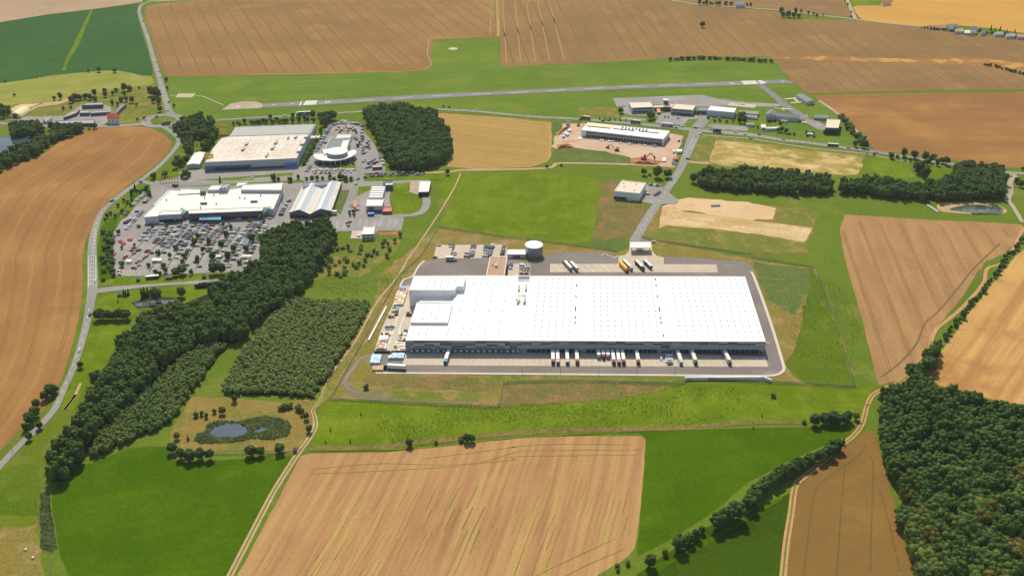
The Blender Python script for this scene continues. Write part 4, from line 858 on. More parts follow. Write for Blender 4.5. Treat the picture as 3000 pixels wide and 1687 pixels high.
mbl = MB(); mbl.box((0, 0, 0), (1.5, 1.5, .45), 0, 0, (.6, .6)); m_dm = mbl.mesh('roof_dome', ['wall_white'])
dq = [px(*P(s)[0], 9.7) for s in ('p 1120,500', 'e 770,450', 'e 560,810', 'p 760,890')]
for i in range(12):
    for j in range(6):
        p = lerp4(dq, (i+.5)/12, (j+.3+.4*(i % 2))/6) - DO; inst('roof_dome', m_dm, DI, (p.x, p.y, 9.6))
e = nearest_edges(dp)[0]; a, b = e
def dfront(name, u0, u1, z0, z1, dep, mat):
    d = b-a; c = a + d*((u0+u1)/2); q = Vector((d.y, -d.x, 0)).normalized(); mb = MB(); c = c + q*(dep/2+.02); mb.box((c.x, c.y, z0), (d.length*(u1-u0), dep, z1-z0), math.atan2(d.y, d.x)); return mb.build(name, mat, DI, DO)
dfront('entrance_front', .0, .5, 0, 5.0, 1.0, 'blue_grey'); dfront('banner', .86, .995, 1.0, 5.4, .6, 'blue_light')
for k in range(8): dfront('shop_window', .11+.047*k, .15+.047*k, .6, 4.6, 1.35, 'glass')
for k in range(2): dfront('door', .58+.13*k, .595+.13*k, 0, 2.6, .3, 'door_dark')
dfront('wall_band', .5, .86, 0, 2.2, .15, 'wall_dark')
gable('shed', 'low cream metal shed beside the DIY store entrance', 'p 455,767 652,760 542,966 302,980', 5.0, 1.0, 'wall_grey', 'roof_cream', 'shed', 1, 0)
flat('shed', 'pale flat-roofed store between the DIY store and the parked cars', 'e 825,440 1018,425 1000,470 815,478', 4.0, 'wall_pale', 'roof_cream', 'shed')
def pylon(label, s, w=9, h=15, side=True):
    p = px(*P(s)[0]); r = empty('pylon_sign', p, R(25)); tag(r, label, 'sign'); mb = MB()
    for x in (-w/2, w/2): mb.cyl((x, 0, 0), .25, h, 8)
    mb.build('post', 'yellow', r); mb = MB(); mb.box((0, 0, 0), (w, .5, h*.3)); mb.build('base_panel', 'yellow', r)
    for k in range(7): mb = MB(); mb.box((0, 0, h*.36 + k*h*.07), (w, .3, h*.035)); mb.build('slat', 'yellow', r)
    mb = MB(); mb.add([(-w/2, -.3, h*.85), (w/2, -.3, h*.7), (w/2, -.3, h*.85), (-w/2, -.3, h*1.05), (-w/2, .3, h*.85), (w/2, .3, h*.7), (w/2, .3, h*.85), (-w/2, .3, h*1.05)], [(0, 1, 2, 3), (7, 6, 5, 4), (3, 2, 6, 7), (0, 4, 5, 1), (0, 3, 7, 4), (1, 5, 6, 2)]); mb.build('slanted_board', 'yellow', r)
pylon('tall yellow slatted pylon at the rear corner of the DIY store', 'p 1010,470'); pylon('yellow slatted pylon rising over the DIY store entrance', 'p 750,1010')
# car dealership
DL = empty('car_dealership', (0, 0, 0)); cv = WP('e 890,800 905,845 960,882 1060,903 1200,910 1300,908 1400,895 1500,872 1600,835 1670,795 1705,755 1690,712 1640,704 1540,738 1520,800 1150,800 1100,780 1030,782 940,782', 6.5); LO = cen(cv); DL.location = LO
tag(DL, 'car dealership with curved canopy roof, round drum storey and glazed showroom', 'dealership')
mb = MB(); mb.prism([(p.x, p.y) for p in cv], 6.0, 6.6, bottom=True); mb.build('canopy_roof', 'roof_cream', DL, LO)
gl = offset(cv, 2.0); mb = MB(); mb.prism([(p.x, p.y) for p in gl], 0, 6.0, cap=False); mb.build('showroom_glass', 'glass', DL, LO)
for p in cv[1:11]: mb = MB(); q = LO + (p-LO)*.97; mb.cyl((q.x, q.y, 0), .2, 6.0, 8); mb.build('column', 'wall_white', DL, LO)
dc = px(*P('e 1338,730')[0], 10.5); mb = MB(); mb.cyl((dc.x, dc.y, 6.6), 11.2, 4.0, 32); mb.build('drum', 'wall_grey', DL, LO); mb = MB(); mb.cyl((dc.x, dc.y, 10.6), 11.5, .4, 32); mb.build('drum_roof', 'roof_cream', DL, LO)
mw = MB(); mw.box((0, 0, 0), (1.0, .2, .9)); m_w = mw.mesh('window', ['glass'])
for k in range(24):
    for z in (7.2, 9.0):
        t = math.pi + math.pi*k/23; inst('window', m_w, DL, (dc.x-LO.x+11.2*math.cos(t), dc.y-LO.y+11.2*math.sin(t), z), t+math.pi/2)
block(DL, LO, WP('e 1192,495 1582,500 1520,690 1110,682', 7.5), 7.5, 'wall_pale', 'roof_slate', 0, .5, pmat='wall_white')
block(DL, LO, WP('e 1450,520 1575,512 1515,668 1395,672', 8.2), 8.2, 'wall_white', 'roof_cream', 7, .4); block(DL, LO, WP('e 1060,690 1350,665 1340,740 1150,760 1090,790', 8.0), 8.0, 'wall_white', 'roof_cream', 0, .4)
flat('canopy_hall', 'pale striped canopy building behind the dealership drum', 'e 1345,405 1612,400 1592,472 1310,487', 5, 'wall_white', 'glasshouse')
flat('shed', 'cream flat-roofed cabin beside the used car rows', 'e 2010,1000 2185,990 2190,1015 2000,1030', 3.5, 'wall_dark', 'insulation', 'shed')
isl = px(*P('e 1500,330')[0]); sheet('car_island', [isl + Vector((13.5*math.cos(i*.21), 13.5*math.sin(i*.21), 0)) for i in range(30)], 'gravel', 7, 0)
# garden centre: two gabled glass halls
GC = empty('garden_centre', (0, 0, 0)); go = cen(WP('F 600,790 970,752 870,1025 475,1040', 5)); GC.location = go
tag(GC, 'garden centre of two parallel gabled glass halls', 'garden centre')
for nm, L0, R0 in (('a', ('F 597,795', 'F 475,1040'), ('F 800,790', 'F 668,1055')), ('b', ('F 800,790', 'F 668,1055'), ('F 968,752', 'F 872,1025'))):
    a, d = [px(*P(v)[0], 5.0) for v in L0]; b_, c = [px(*P(v)[0], 5.0) for v in R0]; m0, m1 = (a+b_)/2, (d+c)/2
    mb = MB(); mb.prism([(v.x, v.y) for v in (d, c, b_, a)], 0, 5, cap=False); mb.add([(d.x, d.y, 5), (c.x, c.y, 5), (m1.x, m1.y, 9)], [(0, 1, 2)]); mb.build('wall', 'wall_dark', GC, go)
    for k, (u, v, x, y, zu, zx) in enumerate(((a, d, m0, m1, 5, 9), (b_, c, m0, m1, 5, 9))):
        for i in range(4):
            t0, t1 = i/4, (i+1)/4; A, B, C_, D_ = u.lerp(x, t0), u.lerp(x, t1), v.lerp(y, t1), v.lerp(y, t0); z0, z1 = 5+4*t0, 5+4*t1
            mb = MB(); mb.add([(A.x, A.y, z0+.1), (D_.x, D_.y, z0+.1), (C_.x, C_.y, z1+.1), (B.x, B.y, z1+.1)], [(0, 1, 2, 3)]); mb.build('roof_strip', ('roof_tan', 'wall_grey', 'wall_pale', 'wall_white')[i] if k == 0 else ('roof_stained', 'wall_pale', 'wall_grey', 'panel_a')[i], GC, go)
    holes(GC, go, d, c, .3, 3.4, 5, 3.0, 'glass', 'shop_window')
block(GC, go, WP('F 600,757 836,740 834,772 600,795', 8.5), 8.5, 'wall_grey', 'roof_slate', 0, .3)
# car wash and neighbours
r, o, pts = flat('car_wash', 'pale car wash hall with a red and white poster on its blue-grey front', 'f 1132,665 1450,665 1412,790 1105,795', 7, 'wall_grey', 'roof_cream', 'car wash')
e = nearest_edges(pts)[0]; holes(r, o, e[0], e[1], 2.4, 6.0, 1, 5.5, 'red_brick', 'poster', .15, .5); holes(r, o, e[0], e[1], 0, 2.2, 5, 3.4, 'blue', 'door', .02, .02)
vb = ['f 1225,440 1475,440', 'f 1212,482 1460,482', 'f 1197,526 1450,526', 'f 1182,570 1435,570', 'f 1165,615 1425,615']
VR = empty('wash_bay_canopy', px(*P('f 1320,540')[0])); tag(VR, 'five white barrel-vaulted canopies over the self-service wash bays', 'canopy'); vo = VR.location.copy()
for s in vb:
    a, b_ = WP(s, 4.5); d = (b_-a); rz = math.atan2(d.y, d.x); mb = MB(); n = 8; vs = []
    for t, e in ((0, a), (1, b_)):
        for i in range(n+1):
            q = math.pi*i/n; vs.append((e.x - math.sin(rz)*2.6*math.cos(q), e.y + math.cos(rz)*2.6*math.cos(q), 3.2+1.6*math.sin(q)))
    mb.add(vs, [(i, i+1, n+2+i, n+1+i) for i in range(n)] + [(i+1, i, n+1+i, n+2+i) for i in range(0)]); mb.build('barrel_vault', 'wrap_white', VR, vo)
    for k in range(4): p = a.lerp(b_, k/3); mb = MB(); mb.box((p.x, p.y, 0), (.4, 4, 3.1)); mb.build('bay_wall', 'wall_pale', VR, vo)
flat('shed', 'low red-roofed shed beside the car wash', 'f 1440,808 1592,808 1595,895 1412,900', 3.2, 'red_brick', 'red', 'shed'); flat('container', 'blue container parked in front of the car wash', 'f 1142,915 1262,912 1262,940 1138,945', 2.8, 'blue', 'blue_light', 'container', .1)
flat('office_building', 'grey flat-roofed block behind the wash bay canopies', 'f 1480,360 1612,358 1612,395 1475,400', 6, 'wall_dark', 'wall_pale', 'office'); flat('shed', 'thin pale canopy north of the wash bays', 'f 1425,322 1612,316 1615,342 1428,350', 5, 'wall_pale', 'roof_slate', 'canopy')
r, o, pts = flat('workshop', 'white ribbed-roof workshop with red brick front at the lawn corner', 'f 2128,325 2330,325 2292,525 2097,532', 5, 'red_brick', 'roof_cream', 'workshop'); win_row(r, o, pts, .2, 3.4, 3, 4.5, 'dark', 'door')
for k in range(1, 5): q = [lerp4(WP('f 2128,325 2330,325 2292,525 2097,532', 5), k/5, v) for v in (.02, .98)]; mb = MB(); strip(mb, q, .8, 5.05); mb.build('roof_strip', 'wall_white', r, o)
r, o, pts = flat('office_building', 'small cream-roofed office with red stripe beside the empty parking bays', 'f 1068,1180 1282,1180 1258,1322 1026,1330', 6, 'wall_pale', 'roof_cream', 'office'); win_row(r, o, pts, 1, 2.6, 3, 2.2); e = nearest_edges(pts)[0]; holes(r, o, e[0], e[1], 4.2, 5.4, 1, (e[1]-e[0]).length*.96, 'red_brick', 'stripe', 0, 0)
# hall under construction
HC = empty('unfinished_hall', (0, 0, 0)); hp_ = WP('m 655,185 2205,345 2082,498 535,325', 8); ho = cen(hp_); HC.location = ho
tag(HC, 'long unfinished hall with white roof, yellow insulation patch and open dock bays', 'hall'); hq = block(HC, ho, hp_, 8, 'wall_white', 'roof_white', 0, .3)
ip = WP('m 660,190 1165,242 1138,298 610,250', 8); mb = MB(); mb.add([(p.x, p.y, 8.05) for p in ip], [(3, 2, 1, 0)]); mb.build('insulation_layer', 'insulation', HC, ho)
e = nearest_edges(hq)[0]; holes(HC, ho, e[0], e[1], .2, 3.4, 26, 2.9, 'door_dark', 'dock_bay', .06, .01, .12); holes(HC, ho, e[0], e[1], 4.1, 6.9, 26, 3.4, 'panel_c', 'upper_bay', .06, .01, .08)
e2 = sorted(((hq[i], hq[(i+1) % 4]) for i in range(4)), key=lambda e: -(e[0].x+e[1].x))[0]; holes(HC, ho, e2[0], e2[1], .3, 3.2, 5, 3, 'door_dark', 'dock_bay')
for x in range(8): a, b_ = P('m %d,%d' % (1310+65*x, 285+7*x))[0], None; q = px(a[0], a[1], 8); mb = MB(); mb.box((q.x, q.y, 7.8), (1.2, 5.5, 1.1), R(-20)); mb.build('roof_light', 'panel_c', HC, ho)
for s in ('m 1140,305 1540,345', 'm 1610,350 2000,392', 'm 650,258 1080,300'):
    q = WP(s, 8); mb = MB(); d = q[1]-q[0]; c = (q[0]+q[1])/2; mb.box((c.x, c.y, 7.7), (d.length, .8, .9), math.atan2(d.y, d.x)); mb.build('roof_gutter', 'panel_c', HC, ho)
r, o, pts = flat('office_building', 'white cube-shaped office building beside the access road', 'G 1360,733 1588,757 1525,858 1285,835', 8.5, 'wall_white', 'roof_tan', 'office', .5, 'wall_white')
win_row(r, o, pts, .3, 2.6, 3, 4.5, 'glass', 'window', 0, 0, .5); e = nearest_edges(pts)[0]; holes(r, o, e[0], e[1], 0, 3, 1, 3.5, 'wall_pale', 'porch', .55, .3, 1.2)
for p in P('G 1375,760 1490,768 1380,790 1475,825'): q = px(p[0], p[1], 8.5); mb = MB(); mb.box((q.x, q.y, 8.0), (2, 2, 1), 0, 0, (.7, .7)); mb.build('roof_dome', 'wall_white', r, o)
# ---------------------------------------------------------------- airfield buildings
def office(label, s, h, roof='roof_tan', wall='wall_grey', n=8, name='airport_building', floors=2, cat='building'):
    r, o, pts = flat(name, label, s, h, wall, roof, cat); e = nearest_edges(pts)[0]
    for k in range(floors): holes(r, o, e[0], e[1], h*(k+.25)/floors, h*(k+.72)/floors, n, (e[1]-e[0]).length*.8/n, 'glass')
    return r, o
office('two-storey airfield office with tan roof west of the control tower', 'n 400,320 800,305 872,410 455,427', 7); office('two-storey terminal with tan roof east of the control tower', 'n 1280,340 1672,370 1610,468 1195,437', 7.5)
office('low terminal front wing with pale roof', 'n 1225,485 1600,510 1590,535 1215,508', 3.5, 'roof_cream', 'wall_dark', 7, floors=1); office('narrow link block between the office and the control tower', 'n 870,375 1045,372 1050,412 880,418', 4.5, floors=1, n=3)
office('grey terminal corner block below the control tower', 'n 1055,362 1280,350 1200,410 1050,405', 5.5, 'roof_tan', 'wall_dark', 3)
tp = px(*P('n 1095,430')[0]); TW = empty('control_tower', tp); TW.scale = (.72, .72, .72); tag(TW, 'airfield control tower with octagonal glass cab and white pointed roof', 'tower')
mb = MB(); mb.cyl((0, 0, 0), 4.2, 12, 8); mb.build('shaft', 'wall_dark', TW); mb = MB(); mb.cyl((0, 0, 12), 4.6, 2.6, 8, 0, 5.4); mb.build('cab_glass', 'glass', TW); mb = MB(); mb.cyl((0, 0, 14.6), 5.8, .5, 8); mb.cyl((0, 0, 15.1), 5.2, 1.8, 8, 0, .6); mb.build('roof', 'wall_white', TW); mb = MB(); mb.cyl((0, 0, 16.9), .1, 3, 6); mb.build('mast', 'steel', TW)
r, o, pts = flat('hangar', 'long white-roofed hangar east of the terminal', 'n 1945,388 2428,430 2392,512 1880,467', 7.5, 'wall_pale', 'roof_white', 'hangar'); r, o, pts = flat('shed', 'dark flat-roofed shed between terminal and white hangar', 'n 1722,405 1890,400 1875,482 1690,478', 5, 'wall_dark', 'roof_slate', 'shed')
gable('barrack', 'long grey barrack behind the round trees by the hangar', 'o 250,475 590,495 575,545 230,520', 3.5, 1.5, 'wall_grey', 'roof_fibre', 'building'); gable('barrack', 'short grey barrack in front of the long one', 'o 345,560 575,580 560,615 340,590', 3, 1.2, 'wall_pale', 'roof_fibre', 'building')
gable('clubhouse', 'long pale blue clubhouse with grey roof on the airfield', 'o 800,500 1375,575 1350,620 745,560', 5, 2.2, 'wall_pale', 'roof_slate', 'clubhouse', 0, 9); gable('clubhouse', 'tall gabled end of the pale clubhouse', 'o 770,480 930,500 880,570 740,555', 6.5, 2.5, 'wall_pale', 'roof_slate', 'clubhouse', 1, 3)
gable('hangar', 'long grey-roofed hangar standing alone by the taxiway', 'o 1305,190 1440,170 1650,300 1512,320', 4, 1.3, 'wall_grey', 'roof_slate', 'hangar', 1, 0); r, o, pts = flat('hangar', 'square cream-roofed hangar with dark sliding doors near the hedge', 'o 1888,632 2140,645 2105,808 1855,798', 8, 'wall_dark', 'roof_tan', 'hangar'); win_row(r, o, pts, 0, 5, 6, 6, 'door_dark', 'sliding_door', 0, .01, .01)
gable('barrack', 'low grey cabin row behind the square hangar', 'o 1680,555 1930,575 1900,625 1640,610', 3, 1.2, 'wall_grey', 'roof_slate', 'building'); gable('cabin', 'small white cabin near the road by the airfield', 'o 365,705 510,710 505,745 360,735', 3, 1, 'wall_white', 'roof_fibre', 'cabin')
gable('cabin', 'small pale cabin on the lawn beside the clubhouse', 'o 1010,650 1140,660 1130,680 1005,672', 2.5, .8, 'wall_white', 'roof_fibre', 'cabin'); flat('kiosk', 'curved pale snack kiosk with cream roof by the airfield lawn', 'o 640,730 720,735 740,790 970,775 990,790 900,815 740,815 640,790', 3.2, 'wall_pale', 'roof_cream', 'kiosk')
flat('trailer', 'long white trailer standing on the airfield lawn', 'o 1515,900 1625,903 1625,918 1512,915', 2.6, 'wall_white', 'wall_white', 'trailer', .1)
# ---------------------------------------------------------------- farm yard by the lake
flat('barn', 'long pale flat-roofed farm shed beside the tree belt', 'q 835,612 1490,592 1470,650 812,655', 4.5, 'wall_dark', 'roof_fibre', 'barn'); flat('barn', 'grey-roofed open farm shed at the back of the yard', 'q 1375,328 1620,320 1612,356 1280,368', 5, 'wall_dark', 'roof_fibre', 'barn')
flat('barn', 'short grey shed in the middle of the farm yard', 'q 1265,447 1415,443 1402,485 1250,490', 4, 'wall_dark', 'roof_fibre', 'barn'); flat('barn', 'long grey shed in the middle of the farm yard', 'q 1430,460 1720,440 1730,472 1418,492', 4, 'wall_dark', 'roof_fibre', 'barn')
flat('barn', 'diagonal grey shed on the west side of the farm yard', 'q 1110,470 1255,435 1200,490 1000,560 990,545', 4, 'wall_dark', 'roof_fibre', 'barn'); flat('barn', 'narrow diagonal shed running up to the scrub', 'q 1920,335 1985,345 1830,490 1770,500', 4, 'wall_dark', 'roof_slate', 'barn')
gable('barn', 'reddish low barn beside the lake trees', 'q 670,590 790,548 825,562 720,625', 3.5, 1.5, 'wall_pale', 'roof_fibre', 'barn', 0, 0); gable('house', 'white farmhouse with bright red tiled roof by the roundabout', 'q 1690,585 1690,530 1850,520 1868,580', 7, 4.5, 'wall_white', 'roof_red', 'house', 1, 4)
gable('house', 'red-roofed house hidden among trees beside the roundabout', 'p 225,150 300,140 320,185 240,195', 4, 2.5, 'wall_white', 'roof_red', 'house', 0, 2)
a, b_ = WP('q 230,510 390,410', 5); r = empty('barrel_hangar', (a+b_)/2); r.location.z = 0; tag(r, 'cream barrel-vaulted storage hangar by the sandy yard', 'hangar'); d = b_-a; rz = math.atan2(d.y, d.x); mb = MB(); vs = []; n = 10
for e in (a, b_):
    for i in range(n+1): q = math.pi*i/n; vs.append((e.x - math.sin(rz)*8*math.cos(q), e.y + math.cos(rz)*8*math.cos(q), 7*math.sin(q)))
mb.add(vs, [(i, i+1, n+2+i, n+1+i) for i in range(n)]); mb.add(vs[:n+1], [tuple(range(n+1))]); mb.add(vs[n+1:], [tuple(range(n+1))]); mb.build('vault', 'insulation', r, r.location)
mb = MB(); p = a; mb.box((p.x, p.y, 0), (.4, 5, 5), rz); mb.build('door', 'timber_dark', r, r.location)
# village at the top right
VH = [('r 960,225 1040,215 1045,265 950,262', 5, 'roof_slate', 'grey-roofed village house with pale gable'), ('r 920,165 1130,165 1140,205 910,210', 5, 'roof_slate', 'long dark-roofed village house at the golden field'), ('r 1100,270 1250,255 1270,315 1090,315', 5, 'roof_fibre', 'wide pale grey-roofed village house'),
      ('r 1290,300 1400,290 1420,350 1290,345', 4, 'roof_cream', 'cream-walled village house beside the field edge'), ('r 1410,285 1530,270 1550,340 1420,345', 5, 'roof_slate', 'blue-grey-roofed village house beside the cream one'), ('r 1450,215 1540,210 1560,250 1440,255', 6, 'roof_slate', 'tall gabled village house among gardens'),
      ('r 1640,320 1720,300 1740,345 1650,355', 5, 'roof_slate', 'small blue-grey village house behind bushes'), ('r 1930,340 2110,330 2130,380 1940,380', 5, 'roof_fibre', 'low pale village bungalow'), ('r 2190,375 2370,360 2380,420 2200,420', 5, 'roof_fibre', 'white ribbed-roof village shed'), ('r 2420,380 2574,390 2574,440 2430,430', 5, 'roof_rose', 'red-roofed village house at the end of the row'), ('r 530,195 880,205 880,240 540,230', 4, 'roof_rose', 'long low pink-roofed village barn')]
for s, h, m, l in VH: gable('house', l, s, h*.8, 2.4, 'wall_pale', m, 'house', 0, 3)
gable('house', 'white farmhouse among trees at the top edge of the fields', 'C 2420,25 2500,15 2510,45 2430,50', 5, 3, 'wall_white', 'roof_slate', 'house', 0, 2); gable('house', 'small white house in the clump of trees between the fields', 'D 310,105 350,98 355,120 315,125', 5, 3, 'wall_white', 'roof_slate', 'house', 0, 1)
gable('house', 'small house beside the far green paddock', 'D 1230,22 1310,10 1320,30 1240,38', 4, 2, 'wall_white', 'roof_red', 'house', 0, 1)
# ---------------------------------------------------------------- cars
def car_mb(van=False):
    mb = MB(); L, Wd = (4.9, 1.9) if van else (4.3, 1.76)
    mb.box((0, 0, .28), (L, Wd, .42), 0, 0, (1, 1)); mb.box((0, 0, .70), (L*.985, Wd*.97, .26 if not van else .5), 0, 0, (.95, .94))
    if van: mb.box((-.35, 0, 1.2), (L*.80, Wd*.9, .75), 0, 1, (.86, .86)); mb.box((-.42, 0, 1.93), (L*.70, Wd*.8, .05), 0, 0)
    else: mb.box((-.2, 0, .95), (L*.64, Wd*.88, .46), 0, 1, (.66, .82)); mb.box((-.25, 0, 1.40), (L*.43, Wd*.73, .045), 0, 0)
    for x in (-L*.31, L*.31):
        for y in (-Wd/2+.08, Wd/2-.08): mb.cyl((x, y, .31), .31, .2, 8, 2, axis='y')
    return mb
CM = {}
for n, c, w in CARS:
    for v in (0, 1): CM[n, v] = car_mb(v).mesh('car_body', ['car_' + n.replace(' ', '_'), 'windscreen', 'tyre'])
CARLIST = []     # x, y, heading, colour, van, place, group
names = [c[0] for c in CARS]; wts = [c[2] for c in CARS]; cr = random.Random(11)
def addcar(p, rz, place, col=None, van=None):
    CARLIST.append((p.x, p.y, rz + cr.uniform(-.05, .05) + (math.pi if cr.random() < .4 else 0), col or cr.choices(names, wts)[0], (cr.random() < .13) if van is None else van, place))
def carrow(s, n, place, rz=0.0, occ=1.0, jit=.3, perp=False, cols=None):
    pts = WP(s); L = [0]
    for a, b in zip(pts, pts[1:]): L.append(L[-1] + (b-a).length)
    for k in range(n):
        if cr.random() > occ: continue
        u = L[-1]*(k+.5)/n; i = max(j for j in range(len(L)-1) if L[j] <= u); a, b = pts[i], pts[i+1]; p = a.lerp(b, (u-L[i])/(L[i+1]-L[i]))
        d = b-a; h = math.atan2(d.y, d.x) + (math.pi/2 if perp else 0) if rz is None else rz
        addcar(p + Vector((cr.uniform(-jit, jit), cr.uniform(-jit, jit), 0)), h, place, cr.choice(cols) if cols else None)
for p, t, si, sg in SLOTS:
    pr = (.78 if t > .5 else (.36 if t > .34 else .12)) if si > 1 else (.72 if t > .55 else .12)
    if si > 5: pr = min(1, pr + .12)
    if cr.random() < pr: addcar(p, 0.0, 'parked in the supermarket car park bays')
LP = 'parked along the west side of the supermarket'
carrow('a 560,560 640,450 800,310', 16, LP, 0, .95); carrow('a 790,490 860,420 920,370', 8, LP, 0, .9); carrow('a 400,720 500,620', 5, LP, 0, .8); carrow('a 450,990 560,860 760,640', 24, LP, 0, .95); carrow('a 440,880 560,780 660,650', 14, LP, 0, .8); carrow('b 210,470 220,540', 2, LP, R(80)); carrow('b 350,550 420,640', 4, LP, R(70), 1, .8, cols=['orange']); carrow('b 490,530 540,560', 2, LP, R(60), 1, .5, cols=['orange'])
carrow('b 230,800 240,830', 1, LP, R(90), cols=['orange']); carrow('b 420,890 450,860', 2, LP, R(60), cols=['orange']); carrow('b 590,810 600,780', 2, LP, R(60), cols=['orange']); carrow('b 780,900 850,840', 3, LP, R(60), cols=['red', 'orange']); carrow('b 680,1015 740,1015', 1, LP, 0, cols=['white']); carrow('b 570,1080 600,1075', 1, LP, 0, cols=['black']); carrow('b 320,1110 330,1220', 2, LP, R(-30), cols=['white'])
carrow('F 395,1070 440,970', 11, 'parked between the supermarket and the garden centre', 0, .95); carrow('F 340,1000 370,960', 4, 'parked between the supermarket and the garden centre', 0); carrow('F 470,945 490,915', 3, 'parked between the supermarket and the garden centre', 0)
carrow('c 560,410 1600,400', 9, 'waiting in front of the supermarket entrance', 0, .6); carrow('b 850,265 1400,240', 5, 'waiting in front of the supermarket entrance', 0, .8)
DP = 'on display at the curved car dealership'
carrow('e 940,750 1020,620 1100,450 1200,310', 30, DP, R(5), .95); carrow('e 1190,305 1240,255 1380,215', 9, DP, None, 1, .2, True); carrow('e 1410,175 1530,175', 5, DP, R(90), 1, .2, cols=['white']); carrow('e 1400,215 1530,215', 5, DP, R(90)); carrow('e 1590,215 1700,225 1830,265', 14, DP, None, 1, .2, True, ['black', 'grey', 'blue', 'silver'])
carrow('e 1825,270 1820,400 1810,560', 18, DP, 0, .9); carrow('e 1790,600 1870,640 1850,800', 14, DP, R(20), .9, 2); carrow('e 1900,530 1940,700', 5, DP, R(70), .9, 2); carrow('e 870,1105 1720,1085', 26, DP, R(90), .9, .2, False, ['white', 'white', 'silver', 'white']); carrow('e 880,1155 1620,1130', 20, DP, R(90), .75, .3, False, ['red', 'silver', 'yellow', 'white', 'orange', 'white'])
carrow('e 760,1120 840,1010', 9, DP, R(20)); carrow('e 1820,950 1860,900', 4, DP, R(20)); carrow('e 1920,970 2040,890', 10, DP, R(40)); carrow('e 1950,1005 2100,940', 7, DP, R(40)); carrow('e 2150,830 2190,920 2200,1000', 12, DP, R(10)); carrow('e 1880,1060 1990,1030', 4, DP, R(40)); carrow('e 1640,440 1700,530', 5, DP, R(20), 1, 1.5); carrow('e 1100,580 1140,580', 3, DP, R(10), 1, 2)
for k in range(15):
    t = 2*math.pi*k/15; rad = 5.5 if k % 2 else 10.5; p = isl + Vector((rad*math.cos(t), rad*math.sin(t), 0)); addcar(p, t, DP)
SPL = 'in the roadside row facing the dealership'
carrow('f 1180,205 2110,165', 11, SPL, R(5)); carrow('f 1180,240 2200,205', 22, SPL, R(88), .9); carrow('f 1090,265 1100,262', 1, SPL, R(20))
carrow('f 850,790 860,830', 2, 'beside the orange canopy of the car wash', 0); carrow('f 960,800 940,900', 4, 'beside the orange canopy of the car wash', 0); carrow('f 730,1130 830,1105', 2, 'in the nearly empty bays below the car wash', R(40)); carrow('f 775,1160 785,1190', 2, 'in the nearly empty bays below the car wash', R(80)); carrow('f 960,1370 1000,1370', 2, 'at the small striped office', R(85), cols=['white'])
WCP = 'in the warehouse staff car park'
for s, n in (('g 965,185 915,415', 10), ('g 1185,200 1158,415', 10), ('g 1310,180 1240,410', 10), ('g 1535,180 1490,385', 9), ('g 1650,550 1640,645', 5), ('g 1868,540 1850,745', 9), ('g 1975,540 1945,745', 9), ('g 590,325 580,410', 4), ('g 825,325 812,420', 4), ('g 300,200 298,206', 1), ('g 528,185 520,235', 2), ('g 225,420 226,424', 1)): carrow(s, n, WCP, 0, .97, .25)
carrow('k 605,505 690,490', 2, 'beside the small loading ramp of the warehouse', R(10), cols=['white']); carrow('k 650,545 670,575', 2, 'beside the small loading ramp of the warehouse', R(10), cols=['grey', 'black']); carrow('k 495,440 505,485', 2, 'beside the small loading ramp of the warehouse', R(80), cols=['white'])
carrow('G 1610,780 1720,795', 6, 'behind the cube-shaped office', R(70)); carrow('G 1670,885 1720,845', 5, 'beside the cube-shaped office', R(10)); carrow('G 1600,875 1610,870', 1, 'beside the cube-shaped office', 0)
AP = 'parked in front of the airfield terminal'
carrow('n 930,530 1010,535', 3, AP, R(80)); carrow('n 1260,565 1440,585', 6, AP, R(60)); carrow('n 1050,605 1170,615', 2, AP, R(80)); carrow('n 1690,545 1770,575', 3, AP, 0); carrow('n 480,520 640,515', 2, AP, R(30)); carrow('n 2080,650 2170,605', 2, AP, R(10)); carrow('n 1320,628 1330,632', 1, AP, R(20))
carrow('m 1900,610 1920,660', 2, 'on the building site beside the unfinished hall', R(20), cols=['white']); carrow('m 1850,630 1990,615', 3, 'on the building site beside the unfinished hall', R(60)); carrow('m 2370,545 2372,550', 1, 'on the building site beside the unfinished hall', R(60)); carrow('m 2300,860 2270,990', 5, 'on the building site beside the unfinished hall', 0, 1, .6); carrow('m 190,440 330,320', 4, 'on the building site beside the unfinished hall', R(40), cols=['white'])
def onroad(s, rz, place, cols):
    for p, c in zip(P(s), cols): addcar(px(p[0], p[1]), rz, place, c, False)
onroad('I 897,245 852,560 755,895', R(100), 'driving on the road beside the big brown field', ['white', 'black', 'white']); addcar(px(*P('E 1060,935')[0]), R(50), 'driving on the road beside the big brown field', 'light blue', True); onroad('E 1330,755', R(-20), 'turning into the retail park', ['grey'])
onroad('A 1352,205 1385,308 1472,585 1500,680 1497,738 1520,733 1592,970', R(100), 'on the far road beside the green crop', ['grey', 'white', 'white', 'silver', 'white', 'white', 'black']); onroad('A 1578,1050 1372,1138 1478,1108', R(40), 'at the roundabout', ['white', 'white', 'grey'])
onroad('B 435,1098 2243,1043', R(0), 'on the road beside the airfield', ['white', 'white']); onroad('C 970,1132 1180,1147 1230,1143 1870,1213 2055,1213 2190,1228 2430,1252 2520,1275 2095,1272 1925,1200', R(-18), 'on the road in front of the airfield terminal', ['black', 'black', 'black', 'grey', 'blue', 'silver', 'white', 'white', 'white', 'white'])
onroad('D 80,1275 305,1320 920,1400 1185,1440', R(-18), 'on the road below the airfield hangars', ['blue', 'silver', 'silver', 'white']); onroad('F 1125,730 1105,780 125,722', R(60), 'on the street through the retail park', ['blue', 'silver', 'white']); onroad('G 1980,540 1660,1320', R(-20), 'beside the warehouse access road', ['black', 'white'])
def depth_px(x, y): return -(y)
CARLIST.sort(key=lambda c: c[1])
